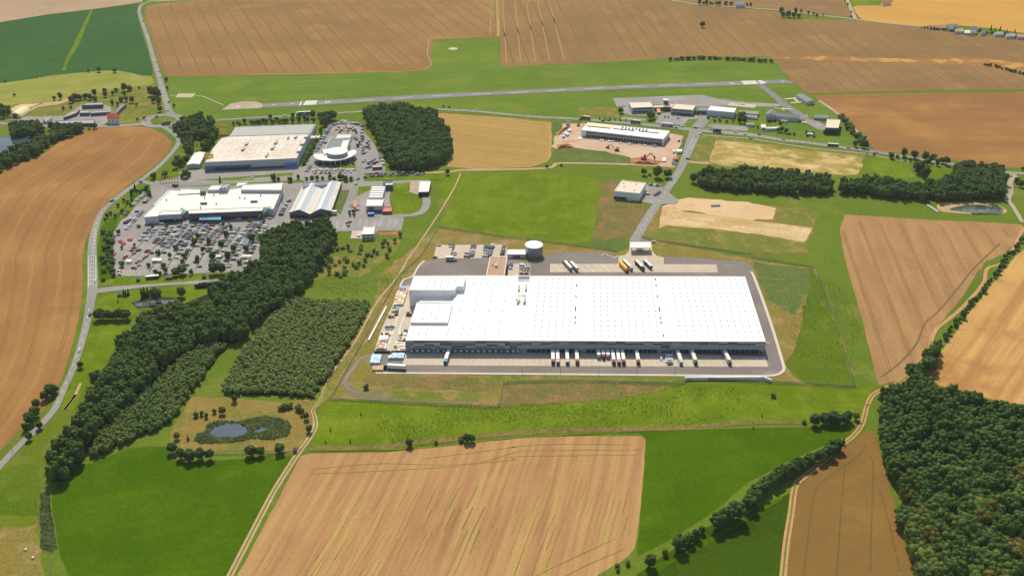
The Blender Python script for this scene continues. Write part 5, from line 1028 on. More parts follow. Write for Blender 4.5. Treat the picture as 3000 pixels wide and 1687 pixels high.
for x, y, rz, col, van, place in CARLIST[:300]:
    o = inst('car', CM[col, int(van)], None, (x, y, .3), rz); kind = 'van' if van else 'car'
    tag(o, '%s %s %s' % (col, kind, place), 'car', 'cars ' + place)
bycol = {}
rest = CARLIST[300:]; base_c = {v: car_mb(v) for v in (0, 1)}
mb = MB(); mats = ['windscreen', 'tyre'] + ['car_' + n.replace(' ', '_') for n in names]
for x, y, rz, col, van, place in rest:
    src = base_c[int(van)]; ca, sa = math.cos(rz), math.sin(rz); o_ = len(mb.v)
    mb.v += [(x+a*ca-b*sa, y+a*sa+b*ca, c+.3) for a, b, c in src.v]; mb.f += [tuple(i+o_ for i in f) for f in src.f]
    mb.m += [(2+names.index(col), 0, 1)[m] for m in src.m]
if mb.v: tag(mb.build('distant_cars', mats), 'mass of further parked cars in the dealership and distant car parks', 'cars', None, 'stuff')
# ---------------------------------------------------------------- lorries
def wheelset(r, xs, rad=.5, w=2.3):
    mb = MB(); mb.cyl((0, 0, 0), rad, .35, 12, 0, axis='y'); me = WHM.setdefault(rad, mb.mesh('wheel', ['tyre']))
    for x in xs:
        for y in (-w/2, w/2): inst('wheel', me, r, (x, y, rad))
WHM = {}; LM = {}
def part(r, key, fn, name, mats):
    k = (key,) + tuple(mats)
    if k not in LM:
        mb = MB(); fn(mb); LM[k] = mb.mesh(name, list(mats))
    return inst(name, LM[k], r)
def f_cab(mb): mb.box((0, 0, .55), (2.3, 2.48, 2.0)); mb.box((-.12, 0, 2.55), (2.0, 2.4, 1.0), 0, 0, (.8, .92))
def lorry(p, rz, label, cab='white', box='wrap_white', side=None, L=13.6, cabon=True, group=None, split=False):
    """articulated lorry, +x forward; trailer rear at origin"""
    r = empty('lorry', p, rz); tag(r, label, 'lorry', group); side = side or box
    if split:
        for k in (0, 1): part(r, 'body%g%d' % (L, k), lambda mb: mb.box((L*(.25+.5*k), 0, 1.15), (L*.5-.6, 2.55, 2.75), 0, 0, None, 1), 'cargo_body', [side, box])
    else: part(r, 'body%g' % L, lambda mb: mb.box((L/2, 0, 1.15), (L, 2.55, 2.85), 0, 0, None, 1), 'cargo_body', [side, box])
    part(r, 'chas%g' % L, lambda mb: mb.box((L/2, 0, .75), (L, 1.1, .4)), 'chassis', ['dark'])
    part(r, 'door', lambda mb: mb.box((-.03, 0, 1.25), (.06, 2.4, 2.6)), 'rear_door', ['door_light'])
    wheelset(r, [1.4, 2.7, 4.0] if L > 10 else [1.8])
    if cabon:
        c = empty('cab', (0, 0, 0)); c.parent = r; c.location = (L + 1.55, 0, 0)
        part(c, 'cab', f_cab, 'cab_shell', ['car_'+cab if 'car_'+cab in MATS else cab]); part(c, 'ws', lambda mb: mb.box((1.16, 0, 1.7), (.06, 2.2, .9)), 'windscreen', ['windscreen'])
        part(c, 'grille', lambda mb: mb.box((1.17, 0, .6), (.06, 2.2, .9)), 'grille', ['dark']); wheelset(r, [L + 1.7, L - 1.2])
    return r
dk = 'lorries backed up to the warehouse docks'
def dock(x, cab, L=13.6, cabon=True, tilt=0.0, box='wrap_white', lab=None, side=None):
    p = fl + fd*fx(x) + fq*1.2; p.z = .2; lorry(p, frz - math.pi/2 + tilt, lab, cab, box, side, L, cabon, dk)
for v, c in ((1030, 'red'), (1480, 'red')): dock(1460+v*T4, c, lab='white lorry with red cab backed up to a middle warehouse dock')
for v, c in ((1120, 'white'), (1297, 'white')): dock(1460+v*T4, c, lab='white lorry with white cab backed up to a middle warehouse dock')
for v in (1893, 2068): dock(1460+v*T4, 'grey', 7.5, False, 0, 'wrap_white', 'short grey-sided trailer without cab at the docks', 'panel_a')
dock(1460+1982*T4, 'red', 6.5, True, 0, 'wrap_white', 'short rigid lorry with red cab between two short trailers')
for v, c in ((2160, 'red'), (2345, 'red')): dock(1460+v*T4, c, lab='white lorry with red cab beside the short trailers')
dock(1460+2255*T4, 'silver', lab='white lorry with silver cab between two red-cab lorries'); dock(1860+40*T4, 'red', lab='white lorry with red cab alone near the office doors of the docks')
dock(1860+815*T4, 'white', lab='white lorry with white cab next to the loading ramp', tilt=.05); dock(1860+1085*T4, 'green', lab='white lorry with teal green cab at the eastern docks', tilt=.06); dock(1860+1705*T4, 'grey', lab='white lorry with grey cab furthest east at the docks', tilt=.09); dock(1080+1515*T4, 'light_blue', lab='white lorry with light blue cab at the western docks', tilt=-.12)
a, b = WP('i 830,925 510,905'); lorry(Vector((a.x, a.y, .2)), math.atan2((b-a).y, (b-a).x), 'white lorry with black cab parked at the yard corner below the blue pallets', 'black', 'wrap_white', None, 13.6)
for s, cab, bx, sd, cabon, sp_, lab in (('l 730,680 590,530', 'red', 'wrap_white', 'wrap_grey', True, False, 'white trailer with red cab at the west end of the lorry park'), ('l 845,690 700,540', 'red', 'wrap_white', 'wrap_grey', True, False, 'white trailer with red cab beside its twin in the lorry park'),
        ('l 1650,560 1770,690', 'orange', 'yellow', 'yellow', True, False, 'yellow trailer with orange cab in the lorry park'), ('l 1720,530 1870,680', 'white', 'wrap_white', 'red_brick', True, False, 'white trailer with dark red side beside the yellow one'),
        ('l 1945,530 2110,700', 'black', 'wrap_white', 'dark', True, True, 'black lorry with two pale swap bodies in the lorry park'), ('l 2110,525 2280,690', 'blue', 'wrap_white', 'blue', False, True, 'blue-sided double swap body trailer in the lorry park')):
    a, b = WP(s); d = (b-a).normalized(); lorry(Vector((a.x, a.y, .2)), math.atan2(d.y, d.x), lab, cab, bx, sd, 13.6, cabon, None, sp_)
a, = WP('g 430,455'); lorry(Vector((a.x, a.y-2, .2)), 0, 'white box lorry standing on the asphalt below the staff car park', 'white', 'wrap_white', 'steel', 7.0, True)
def roadlorry(s, lab, cab, bx, sd, L=9.0, name='lorry'):
    a, b = WP(s); lorry(Vector((a.x, a.y, .2)), math.atan2((b-a).y, (b-a).x), lab, cab, bx, sd, L)
roadlorry('m 705,140 570,125', 'tipper lorry with sand load on the road beside the barley field', 'orange', 'insulation', 'timber_dark'); roadlorry('m 1650,215 1470,200', 'tipper lorry with yellow load on the road behind the unfinished hall', 'blue', 'insulation', 'timber_dark'); roadlorry('m 2260,275 2100,260', 'white articulated lorry on the road by the terminal car park', 'white', 'wrap_white', 'wrap_grey', 12)
roadlorry('n 2140,900 2060,890', 'dark blue lorry on the road east of the junction', 'blue', 'dark', 'dark', 7); roadlorry('s 1850,475 1745,480', 'white lorry on the airfield road behind the tree row', 'white', 'wrap_white', 'wall_dark', 10); roadlorry('s 1960,470 1880,475', 'second white lorry following on the airfield road behind the trees', 'white', 'wrap_white', 'wall_dark', 7); roadlorry('A 1610,1175 1560,1180', 'dark green lorry at the roundabout', 'green', 'dark', 'crate_green', 7)
def bus(p, rz, label, L=12):
    r = empty('bus', p, rz); tag(r, label, 'bus'); mb = MB(); mb.box((0, 0, .4), (L, 2.55, 2.3)); mb.build('body', 'car_grey', r); mb = MB(); mb.box((0, 0, 2.7), (L*.98, 2.45, .3)); mb.build('roof', 'wrap_white', r)
    mb = MB(); mb.box((0, 0, 1.3), (L+.02, 2.6, .95)); mb.build('window_band', 'windscreen', r); wheelset(r, [-L*.3, L*.3])
a, = WP('o 1995,1150'); bus(Vector((a.x, a.y, .2)), R(-12), 'white-roofed bus on the road beside the airfield lawn'); a, = WP('I 1440,215'); bus(Vector((a.x, a.y, .2)), R(12), 'white bus parked on the grass below the supermarket car park', 11)
a, = WP('f 485,960'); lorry(Vector((a.x+4, a.y, .2)), math.pi, 'white delivery lorry in front of the garden centre', 'white', 'wrap_white', None, 7)
# ---------------------------------------------------------------- storage yard goods
mb = MB(); mb.box((0, 0, 0), (1, 1, 1)); UC = {}
def ucube(mat):
    if mat not in UC: UC[mat] = mb.mesh('pallet', [mat])
    return UC[mat]
def stack(label, s, h, mats, nx, ny, gap=.06):
    c = WP(s, h); o = cen(c); r = empty('pallet_stack', o); tag(r, label, 'pallets'); rr = random.Random(sum(map(ord, label)))
    for i in range(nx):
        for j in range(ny):
            a, b, d = lerp4(c, i/nx, j/ny), lerp4(c, (i+1)/nx, j/ny), lerp4(c, i/nx, (j+1)/ny); m = (b+d)/2 - o; dx, dy = (b-a), (d-a)
            inst('pallet', ucube(rr.choice(mats)), r, (m.x, m.y, .2), math.atan2(dx.y, dx.x), (dx.length*(1-gap), max(.4, abs(dy.y))*(1-gap), h*rr.uniform(.8, 1.05)))
tn = ['crate_tan', 'timber', 'wrap_white', 'roof_tan']
stack('long block of tan pallet goods north in the storage yard', 'h 545,185 735,188 690,330 490,330', 2.2, tn, 3, 7); stack('block of tan and cream pallet goods behind the green crates', 'h 490,335 690,335 650,450 470,450', 2.2, tn, 3, 5); stack('row of dark green crates on the west side of the storage yard', 'h 450,505 575,505 565,590 430,590', 1.6, ['crate_green', 'wrap_grey'], 2, 4)
stack('two big tan crates on the west side of the storage yard', 'h 370,618 490,618 485,670 362,668', 2.4, ['crate_tan'], 2, 1); stack('single dark container beside the tan crates', 'h 485,612 560,612 555,640 482,640', 1.8, ['dark'], 1, 1); stack('grey crates row half way down the storage yard', 'h 310,840 490,840 485,865 300,868', 2.0, ['wrap_grey', 'steel'], 4, 1)
stack('low pale pallets below the grey crates', 'h 320,912 475,912 470,922 315,925', 1.0, ['roof_tan', 'wrap_grey'], 4, 1); stack('dark brown crate row in the storage yard', 'h 235,990 425,992 420,1020 228,1018', 1.9, ['timber_dark', 'wrap_white'], 5, 1); stack('white wrapped pallets in the storage yard', 'h 215,1035 380,1040 360,1120 190,1120', 2.2, ['wrap_white'], 3, 3)
stack('grey and white pallets below the white wrapped ones', 'h 200,1125 365,1125 355,1150 190,1150', 1.6, ['wrap_grey', 'wrap_white'], 4, 1); stack('mixed tan pallets at the south-west of the storage yard', 'h 165,1170 350,1180 335,1290 130,1285', 2.0, tn + ['salmon'], 4, 5); stack('green crates against the warehouse west wall', 'h 665,925 740,925 730,955 655,955', 2.0, ['crate_green'], 2, 1)
stack('long green and white crates near the warehouse west wall', 'h 580,985 720,985 710,1030 560,1030', 1.8, ['crate_green', 'wrap_white'], 4, 2); stack('jumbled crates and pallets near the warehouse corner', 'h 560,1060 700,1050 690,1130 550,1130', 1.6, tn + ['timber_dark', 'wrap_grey'], 4, 3); stack('pale pallets beside the yard gate', 'h 500,1165 695,1160 690,1235 470,1240', 2.0, ['wrap_white', 'roof_tan', 'wrap_grey'], 4, 3)
stack('pallets and boxes behind the dark yard screen', 'h 540,1260 700,1255 690,1320 480,1325', 1.6, tn + ['salmon'], 4, 2); stack('blue tarpaulin-covered goods at the north of the storage yard', 'h 585,125 700,120 720,165 575,170', 2.0, ['blue_light'], 2, 1); stack('big block of light blue wrapped pallets at the yard corner', 'i 190,625 375,625 340,785 155,785', 2.0, ['wrap_blue'], 3, 6)
stack('light blue wrapped pallets beside the loading apron', 'i 590,600 812,595 790,690 495,690', 2.0, ['wrap_blue'], 5, 4); stack('white topped pallets in front of the light blue block', 'i 500,650 560,645 550,700 490,700', 1.8, ['wrap_white', 'wrap_blue'], 1, 2)
stack('stack of long timber beams at the yard corner', 'i 160,830 405,825 405,935 240,930', 1.6, ['timber', 'crate_tan'], 11, 1, .22)
# orange forklift, ramp, small things in the yard
def machine(name, label, p, rz, col, boom=False, sc=1.0):
    r = empty(name, p, rz); tag(r, label, 'machine'); r.scale = (sc, sc, sc)
    mb2 = MB(); mb2.box((0, .0, .2), (3.6, .6, .8)); mb2.box((0, 0, 0), (0.01, .01, .01)); 
    for y in (-1.1, 1.1): t = MB(); t.box((0, y, 0), (3.8, .55, .9), 0, 0, (.85, 1)); t.build('crawler', 'tyre', r)
    t = MB(); t.box((-.3, 0, 1.0), (3.0, 2.5, 1.3)); t.build('body', col, r); t = MB(); t.box((.6, .5, 2.3), (1.3, 1.2, 1.3), 0, 0, (.85, .9)); t.build('cab', 'windscreen', r)
    if boom:
        def arm(nm, a, b, w, m):
            a, b = Vector(a), Vector(b); t = MB(); d = b-a; n = Vector((-d.z, 0, d.x)).normalized()*w/2; q = Vector((0, .22, 0)); v = [a-n, b-n*.7, b+n*.7, a+n]
            t.add([x-q for x in v] + [x+q for x in v], [(0, 1, 2, 3), (7, 6, 5, 4), (0, 4, 5, 1), (1, 5, 6, 2), (2, 6, 7, 3), (3, 7, 4, 0)]); t.build(nm, m, r)
        arm('boom', (1, -.4, 1.8), (4.2, -.4, 5.2), .7, col); arm('stick', (4.1, -.4, 5.3), (6.6, -.4, 3.2), .5, 'dark'); arm('bucket', (6.6, -.4, 3.3), (7.2, -.4, 1.2), 1.1, 'dark')
    else:
        t = MB(); t.box((2.0, 0, .3), (.4, 1.6, 3.6)); t.build('mast', 'dark', r); t = MB(); t.box((2.8, 0, .5), (1.4, 1.0, .15)); t.build('forks', 'dark', r)
machine('forklift', 'orange loader at the west wall of the warehouse', *(lambda a: (Vector((a.x, a.y, .2)), R(200), 'orange'))(WP('h 770,670')[0]))
machine('excavator', 'red crawler excavator with long dark boom on the building site', *(lambda a: (Vector((a.x, a.y, .1)), R(-10), 'red', True, 1.7))(WP('m 1710,900')[0])); machine('excavator', 'small red digger at the edge of the building site', *(lambda a: (Vector((a.x, a.y, .1)), R(20), 'red', True, .9))(WP('m 480,255')[0])); machine('excavator', 'salmon red digger in the middle of the site yard', *(lambda a: (Vector((a.x, a.y, .1)), R(-30), 'salmon', True, 1.0))(WP('m 1030,670')[0])); machine('loader', 'dark green loader on the building site', *(lambda a: (Vector((a.x, a.y, .1)), R(-15), 'crate_green', False, 1.1))(WP('m 1200,725')[0]))
ra = WP('k 572,392 715,390 718,520 578,510', 1.2); o = cen(ra); r = empty('loading_ramp', o); tag(r, 'small concrete loading ramp with white bar in front of the docks', 'ramp'); mb2 = MB(); mb2.prism([(p.x, p.y) for p in ra], .2, 1.2); mb2.build('slab', 'wall_grey', r, o); mb2 = MB(); p = (ra[0]+ra[1])/2; mb2.box((p.x, p.y, 1.2), (20*.28, 1.6, .8)); mb2.build('bar', 'wall_white', r, o)
def crate(label, s, h, mat, name='site_container', cat='container'): return flat(name, label, s, h, mat, 'wall_white', cat, .1)
for s, l in (('m 285,315 350,312 335,335 275,338', 'white site container in the top corner of the building site'), ('m 225,365 270,362 255,395 212,398', 'white site container in the middle of a group of three'), ('m 255,380 305,378 290,410 240,412', 'white site container beside the spoil bank'), ('m 180,425 230,422 215,445 172,448', 'small white container at the low end of the group of three'),
             ('m 480,460 560,460 530,500 460,498', 'pale slab stack beside the unfinished hall west end'), ('m 890,505 970,505 960,525 880,525', 'white panel stack in front of the unfinished hall'), ('m 1040,520 1165,520 1155,540 1025,540', 'long white panel stack in front of the unfinished hall'), ('m 1250,558 1310,560 1305,570 1245,568', 'narrow white panels below the dock bays'), ('m 1410,573 1475,578 1470,588 1405,584', 'narrow white panels beyond the long stack'), ('m 1610,595 1670,600 1665,608 1605,604', 'narrow white panels near the parked vans'), ('m 1705,602 1770,606 1765,615 1700,612', 'last narrow white panels beside the parked vans'), ('m 2335,690 2440,690 2430,735 2325,735', 'white site office container beside the access road'), ('m 2265,700 2305,695 2300,730 2262,735', 'small white cabin beside the site office')):
    crate(l, s, 2.6 if 'stack' not in l and 'panels' not in l else 1.0, 'wall_pale')
flat('container', 'red site container beside the access road', 'm 2270,840 2360,838 2355,880 2262,882', 2.6, 'red', 'red', 'container', .1); crate('grey pipe stack beside the red container', 'm 2065,850 2125,845 2130,910 2070,915', 1.4, 'wrap_grey')
def heap(label, s, h, mat='soil_heap'):
    pts = smooth(WP(s), 3, True); o = cen(pts); bm = bmesh.new(); n = len(pts); rings = []
    for k, (sc, z) in enumerate(((1.05, -.1), (.8, .55), (.5, .9), (.15, 1.0))):
        rings.append([bm.verts.new((o.x*0 + (p.x-o.x)*sc + random.uniform(-.6, .6), (p.y-o.y)*sc + random.uniform(-.6, .6), h*z*random.uniform(.8, 1.1))) for p in pts])
    for a, b in zip(rings, rings[1:]):
        for i in range(n): bm.faces.new((a[i], a[(i+1) % n], b[(i+1) % n], b[i]))
    bm.faces.new(rings[-1]); me = bpy.data.meshes.new('soil_heap'); bm.to_mesh(me); bm.free(); me.materials.append(MATS[mat]); ob = bpy.data.objects.new('soil_heap', me); COL.objects.link(ob); ob.location = o; tag(ob, label, 'soil heap')
heap('long red spoil heap at the lower edge of the building site', 'm 70,640 200,610 330,620 400,650 380,680 200,670 80,690', 3); heap('red spoil bank west of the unfinished hall', 'm 60,420 200,300 320,250 330,275 220,330 90,440', 2.5); heap('grey-brown spoil heap beside the excavator', 'm 1480,900 1700,930 1950,960 1960,990 1700,980 1500,960', 3, 'soil_heap')
# ---------------------------------------------------------------- aircraft, flags, posts and small things
def plane(label, s, rz, span, wood='wrap_white', tail='red', glider=False):
    p = px(*P(s)[0]); p.z = .2; r = empty('glider' if glider else 'light_aircraft', p, rz); tag(r, label, 'aircraft'); L = span*.45 if glider else span*.75; t = MB(); w = .9; secs = ((L*.5, .25), (L*.38, .55), (L*.15, .6), (-L*.2, .35), (-L*.5, .12)); n = 8; vs = []
    for x, q in secs:
        for i in range(n): a = 2*math.pi*i/n; vs.append((x, q*math.cos(a), 1.1 + q*math.sin(a)))
    t.add(vs, [(k*n+i, k*n+(i+1) % n, (k+1)*n+(i+1) % n, (k+1)*n+i) for k in range(4) for i in range(n)]); t.build('fuselage', wood, r)
    t = MB(); c = span*.07 if glider else span*.14
    t.add([(L*.15+c*.5, 0, 1.3), (L*.15+c*.2, span/2, 1.3+span*.03), (L*.15-c*.3, span/2, 1.3+span*.03), (L*.15-c*.6, 0, 1.3), (L*.15-c*.3, -span/2, 1.3+span*.03), (L*.15+c*.2, -span/2, 1.3+span*.03)], [(0, 1, 2, 3), (0, 3, 4, 5)]); t.v += [(a, b, c_-.12) for a, b, c_ in t.v[:6]]; t.f += [(9, 8, 7, 6), (11, 10, 9, 6)]; t.m += [0, 0]; t.build('wing', wood, r)
    t = MB(); t.box((-L*.46, 0, 1.1), (.7, span*.2, .08)); t.build('tailplane', wood, r); t = MB(); t.box((-L*.46, 0, 1.1), (.9, .1, 1.3), 0, 0, (.6, 1)); t.build('fin', tail, r)
    if not glider:
        for y in (-.9, .9): q = MB(); q.cyl((L*.1, y, .3), .3, .2, 8, axis='y'); q.build('wheel', 'tyre', r)
plane('white glider with long wings on the grass beside the taxiway', 'o 1060,475', R(80), 22, 'wrap_white', 'wrap_white', True); plane('small white and red aircraft on the concrete apron', 'o 285,370', R(30), 10); plane('small white delta-shaped aircraft on the airfield lawn', 'o 1460,725', R(120), 9, 'wrap_white', 'wrap_white')
for k in range(7):
    p = px(*P('d %d,%d' % (455+53*k, 352-4*k))[0]); r = empty('flag', p); tag(r, 'yellow banner flag in the row at the retail park entrance', 'flag', 'yellow flags at the retail park entrance'); t = MB(); t.cyl((0, 0, 0), .1, 7.5, 6); t.build('pole', 'steel', r); t = MB(); t.box((.65, 0, 2.2), (1.3, .06, 5.2)); t.build('banner', 'yellow', r)
for s in ('p 405,770', 'p 195,1010', 'p 655,640', 'p 500,700'):
    p = px(*P(s)[0]); r = empty('flag', p); tag(r, 'yellow banner flag among the trees beside the DIY store', 'flag', 'yellow flags beside the DIY store'); t = MB(); t.cyl((0, 0, 0), .1, 7.5, 6); t.build('pole', 'steel', r); t = MB(); t.box((.65, 0, 3), (1.3, .06, 4.4)); t.build('banner', 'yellow', r)
LMP = None
def lamp(s, label, group, h=8):
    p = px(*P(s)[0]); r = empty('street_lamp', p); tag(r, label, 'street lamp', group); part(r, 'lpole%g' % h, lambda t: t.cyl((0, 0, 0), .12, h, 6, 0, .07), 'pole', ['dark']); part(r, 'larm%g' % h, lambda t: t.box((.6, 0, h), (1.4, .18, .12)), 'lamp_head', ['steel'])
for k in range(12): lamp('o %d,%d' % (590+112*k, 990+11.5*k), 'street lamp in the row along the road below the airfield', 'street lamps along the airfield road', 9)
for s in ('m 1865,300', 'm 1970,305', 'm 2070,310', 'm 2170,320', 'm 2275,330', 'm 2378,345'): lamp(s, 'street lamp on the verge behind the unfinished hall', 'street lamps behind the unfinished hall', 7)
for k in range(5): lamp('K %d,1125' % (420+360*k), 'street lamp on the kerb along the south yard', 'street lamps along the south yard', 8)
for s in ('I 945,360', 'I 868,620', 'M 115,380', 'I 660,1230'): lamp(s, 'street lamp beside the road along the brown field', 'street lamps beside the main road', 8)
# orange and blue awnings, kiosk umbrellas, trolley shelters
def awning(label, s, h, mat, cat='awning'):
    c = WP(s, h); o = cen(c); r = empty('awning', o); tag(r, label, cat); t = MB(); t.prism([(p.x, p.y) for p in c], h-.25, h, bottom=True); t.build('cover', mat, r, o)
    for p in c: t = MB(); q = o + (p-o)*.9; t.cyl((q.x, q.y, 0), .08, h-.25, 6); t.build('post', 'steel', r, o)
    return r
awning('bright orange awning over stalls beside the car wash', 'f 870,700 940,700 930,800 885,830', 3, 'orange'); awning('salmon parasol terrace in front of the airfield terminal', 'n 920,430 990,430 1000,510 940,515', 3, 'salmon')
for s in ('b 730,440 900,440 900,452 730,452', 'b 1265,415 1440,415 1440,428 1265,428', 'b 1800,395 1970,395 1970,408 1800,408', 'c 735,635 900,628 900,640 735,648'): tag(awning('narrow pale trolley shelter across the northern parking rows', s, 2.6, 'roof_tan'), group='northern trolley shelters')
for s in ('b 935,878 1115,876 1115,915 930,918', 'b 450,905 555,900 550,930 440,935', 'c 490,1085 630,1080 630,1105 485,1110', 'c 1015,1080 1200,1070 1195,1095 1020,1105'): tag(awning('white trolley shelter in the southern parking rows', s, 2.6, 'wrap_white'), group='southern trolley shelters')
for p_, m in zip(P('d 1110,1070 2020,1020 2125,1030 820,1080 2400,1000'), ('red', 'wrap_white', 'orange', 'insulation', 'timber')):
    p = px(p_[0], p_[1]); r = empty('parasol', p); tag(r, '%s snack stall parasol at the supermarket front' % {'red': 'red', 'wrap_white': 'white', 'orange': 'orange', 'insulation': 'cream', 'timber': 'brown'}[m], 'parasol'); t = MB(); t.cyl((0, 0, 0), .08, 2.4, 6); t.build('pole', 'steel', r); t = MB(); t.cyl((0, 0, 2.3), 2.6, 1.0, 8, 0, .1); t.build('canopy', m, r)
flat('billboard', 'large pale billboard beside the building site', 'm 245,150 318,148 318,152 245,154', 5.5, 'wall_pale', 'steel', 'billboard', .1)
for s, l in (('b 1200,1200 1300,1195 1310,1240 1190,1245', 'dark wooden hut on the grass below the car park'), ('b 1880,1195 1950,1190 1955,1220 1875,1225', 'small brown hut on the grass below the car park'), ('b 640,1245 700,1240 705,1275 635,1280', 'reddish hut at the west end of the grass strip'), ('I 1105,345 1140,340 1145,360 1110,365', 'grey hut by the junction with the main road')): gable('hut', l, s, 2.4, 1.2, 'timber_dark', 'roof_slate', 'hut', 0, 0)
gable('hut', 'tiny wooden hut at the corner of the mown pond bank', 'N 470,335 500,330 505,350 475,355', 2.4, 1.2, 'timber_dark', 'roof_slate', 'hut', 0, 0)
for s, l in (('M 226,1222', 'white wrapped bale on the dry pasture beside the reed ditch'), ('M 290,1295', 'second white wrapped bale lower on the dry pasture')):
    p = px(*P(s)[0]); t = MB(); t.cyl((0, 0, .65), .65, 1.2, 14, axis='y'); ob = t.build('wrapped_bale', 'wrap_white', None, (0, 0, 0)); ob.location = p; tag(ob, l, 'bale')
p = px(*P('G 2240,975')[0]); flat('trailer', 'grey flatbed trailer standing on the bare sandy plot', 'G 2200,958 2285,955 2285,968 2198,972', 1.6, 'wrap_grey', 'steel', 'trailer', .1)
p = px(*P('H 1715,1000')[0]); a, b = WP('H 1665,965 1765,1028'); wallrun('weir_wall', 'pale concrete dam wall at the end of the far pond', 'H 1665,965 1765,1028', 1.0, 1.6, 'wall_pale')
HAZE = .000035
# ---------------------------------------------------------------- trees
leafy('leaf_wood', '3b5a26', '648238', '76883c'); leafy('leaf_wood_light', '527030', '7a9440', '8a9644'); leafy('leaf_garden', '405f2a', '648238', '6e8238'); leafy('leaf_young', '607d3c', '889c52', '929c50'); leafy('leaf_plantation', '708a48', '9aaa60', '9aa456'); leafy('leaf_conifer', '26402a', '3d5a36', '4a6238'); leafy('leaf_autumn', '5c602a', '84803a', '94803a'); leafy('leaf_reed', '728850', '8a9c60', '92a060')
def ico(sub):
    bm = bmesh.new(); bmesh.ops.create_icosphere(bm, subdivisions=sub, radius=1.0); bm.verts.ensure_lookup_table()
    v = np.array([p.co for p in bm.verts]); f = np.array([[q.index for q in p.verts] for p in bm.faces]); bm.free(); return v, f
ICO = {k: ico(k) for k in (1, 2)}
def crown_arrays(seed, lobes, sub, leaves, lean=1.0, kind='round', leaf=.085, rr=(.15, .23), jit=.34):
    """unit crown (width 1, height 1 from z 0): overlapping ragged lobes plus loose leaf clumps, no trunk"""
    g = np.random.default_rng(seed); V, F = [], []; off = 0; ctr = []
    for i in range(lobes):
        if kind == 'cone':
            z = .08 + .84*i/max(1, lobes-1); r = .34*(1-z)+.05; a = g.uniform(0, 6.28); c = np.array([.10*(1-z)*math.cos(a), .10*(1-z)*math.sin(a), z]); R_ = np.array([r, r, .15])
        else:
            a = 2.4*i + g.uniform(-.4, .4); t = (i+.5)/lobes; z = .30 + .48*t; rad = .27*math.sqrt(max(.05, 1-((z-.42)/.55)**2))*(0.5+.6*g.random()); c = np.array([rad*math.cos(a), rad*math.sin(a), z]); r = g.uniform(*rr); R_ = np.array([r, r, r*g.uniform(.75, 1.0)])
            if i == 0: c = np.array([0, 0, .42]); R_ = np.array([.34, .34, .34])
        v, f = ICO[sub if i else min(2, sub)]; n = v + .0; k = 1 + jit*(g.random(len(n))-.5); v2 = c + n*k[:, None]*R_
        V.append(v2); F.append(f + off); off += len(v2); ctr.append((c, R_))
    V = [np.vstack(V)]; F = [np.vstack(F)]
    q = []
    for i in range(leaves):
        c, R_ = ctr[g.integers(len(ctr))]; d = g.normal(size=3); d /= np.linalg.norm(d); d[2] = abs(d[2])*.9 - .15 if g.random() < .75 else d[2]
        p = c + d*R_*g.uniform(.95, 1.28); u = np.cross(d, g.normal(size=3)); u /= np.linalg.norm(u)+1e-9; w = np.cross(d, u); s = leaf*g.uniform(.6, 1.3)
        tilt = d*s*g.uniform(-.5, .5); q += [p - u*s*.6 - w*s*.5, p + u*s*.6 - w*s*.4 + tilt, p + w*s*.7]
    if q:
        q = np.array(q); V.append(q); F.append(np.arange(len(q)).reshape(-1, 3) + off)
    return np.vstack(V), np.vstack(F)
def np_mesh(name, V, F, mat):
    me = bpy.data.meshes.new(name); me.vertices.add(len(V)); me.vertices.foreach_set('co', V.astype(np.float32).ravel()); n = len(F)
    me.loops.add(3*n); me.loops.foreach_set('vertex_index', F.astype(np.int32).ravel()); me.polygons.add(n)
    me.polygons.foreach_set('loop_start', np.arange(0, 3*n, 3, dtype=np.int32)); me.polygons.foreach_set('loop_total', np.full(n, 3, dtype=np.int32))
    me.update(calc_edges=True); me.validate(); me.materials.append(MATS[mat]); return me
DET = {'round': [crown_arrays(20+i, 24, 1, 1500, leaf=.05, rr=(.09, .16), jit=.6) for i in range(8)], 'cone': [crown_arrays(60+i, 8, 1, 300, kind='cone', leaf=.08) for i in range(3)], 'shrub': [crown_arrays(80+i, 8, 1, 220, leaf=.10, rr=(.12, .22), jit=.5) for i in range(4)]}
LOW = {'round': [crown_arrays(120+i, 16, 1, 380, leaf=.07, rr=(.10, .18), jit=.6) for i in range(8)], 'shrub': [crown_arrays(140+i, 6, 1, 90, leaf=.11, rr=(.12, .22), jit=.6) for i in range(7)], 'cone': [crown_arrays(160+i, 5, 1, 60, kind='cone', leaf=.12) for i in range(3)]}
TM = {}
def tree_mesh(kind, v, mat):
    k = (kind, v, mat)
    if k not in TM: TM[k] = np_mesh('crown', *DET[kind][v], mat)
    return TM[k]
tmb = MB(); tmb.cyl((0, 0, 0), .028, .55, 6, 0, .014)
for a in (0.3, 2.4, 4.4): tmb.add([(0.012*math.cos(a+1.5), .012*math.sin(a+1.5), .26), (-.012*math.cos(a+1.5), -.012*math.sin(a+1.5), .26), (.2*math.cos(a), .2*math.sin(a), .52), (0, 0, .30)], [(0, 1, 2), (0, 2, 3), (1, 3, 2)])
TRK = tmb.mesh('trunk', ['bark']); NT = 0
tr_ = random.Random(5)
DEFER = []
def tree(x, y, h, label, group=None, kind='round', mat='leaf_garden', w=None, name=None, cat=None):
    if kind == 'round' and group: DEFER.append((h/math.hypot(x, y, CAMH), x, y, h, label, group, mat, w)); return
    return tree_now(x, y, h, label, group, kind, mat, w, name, cat)
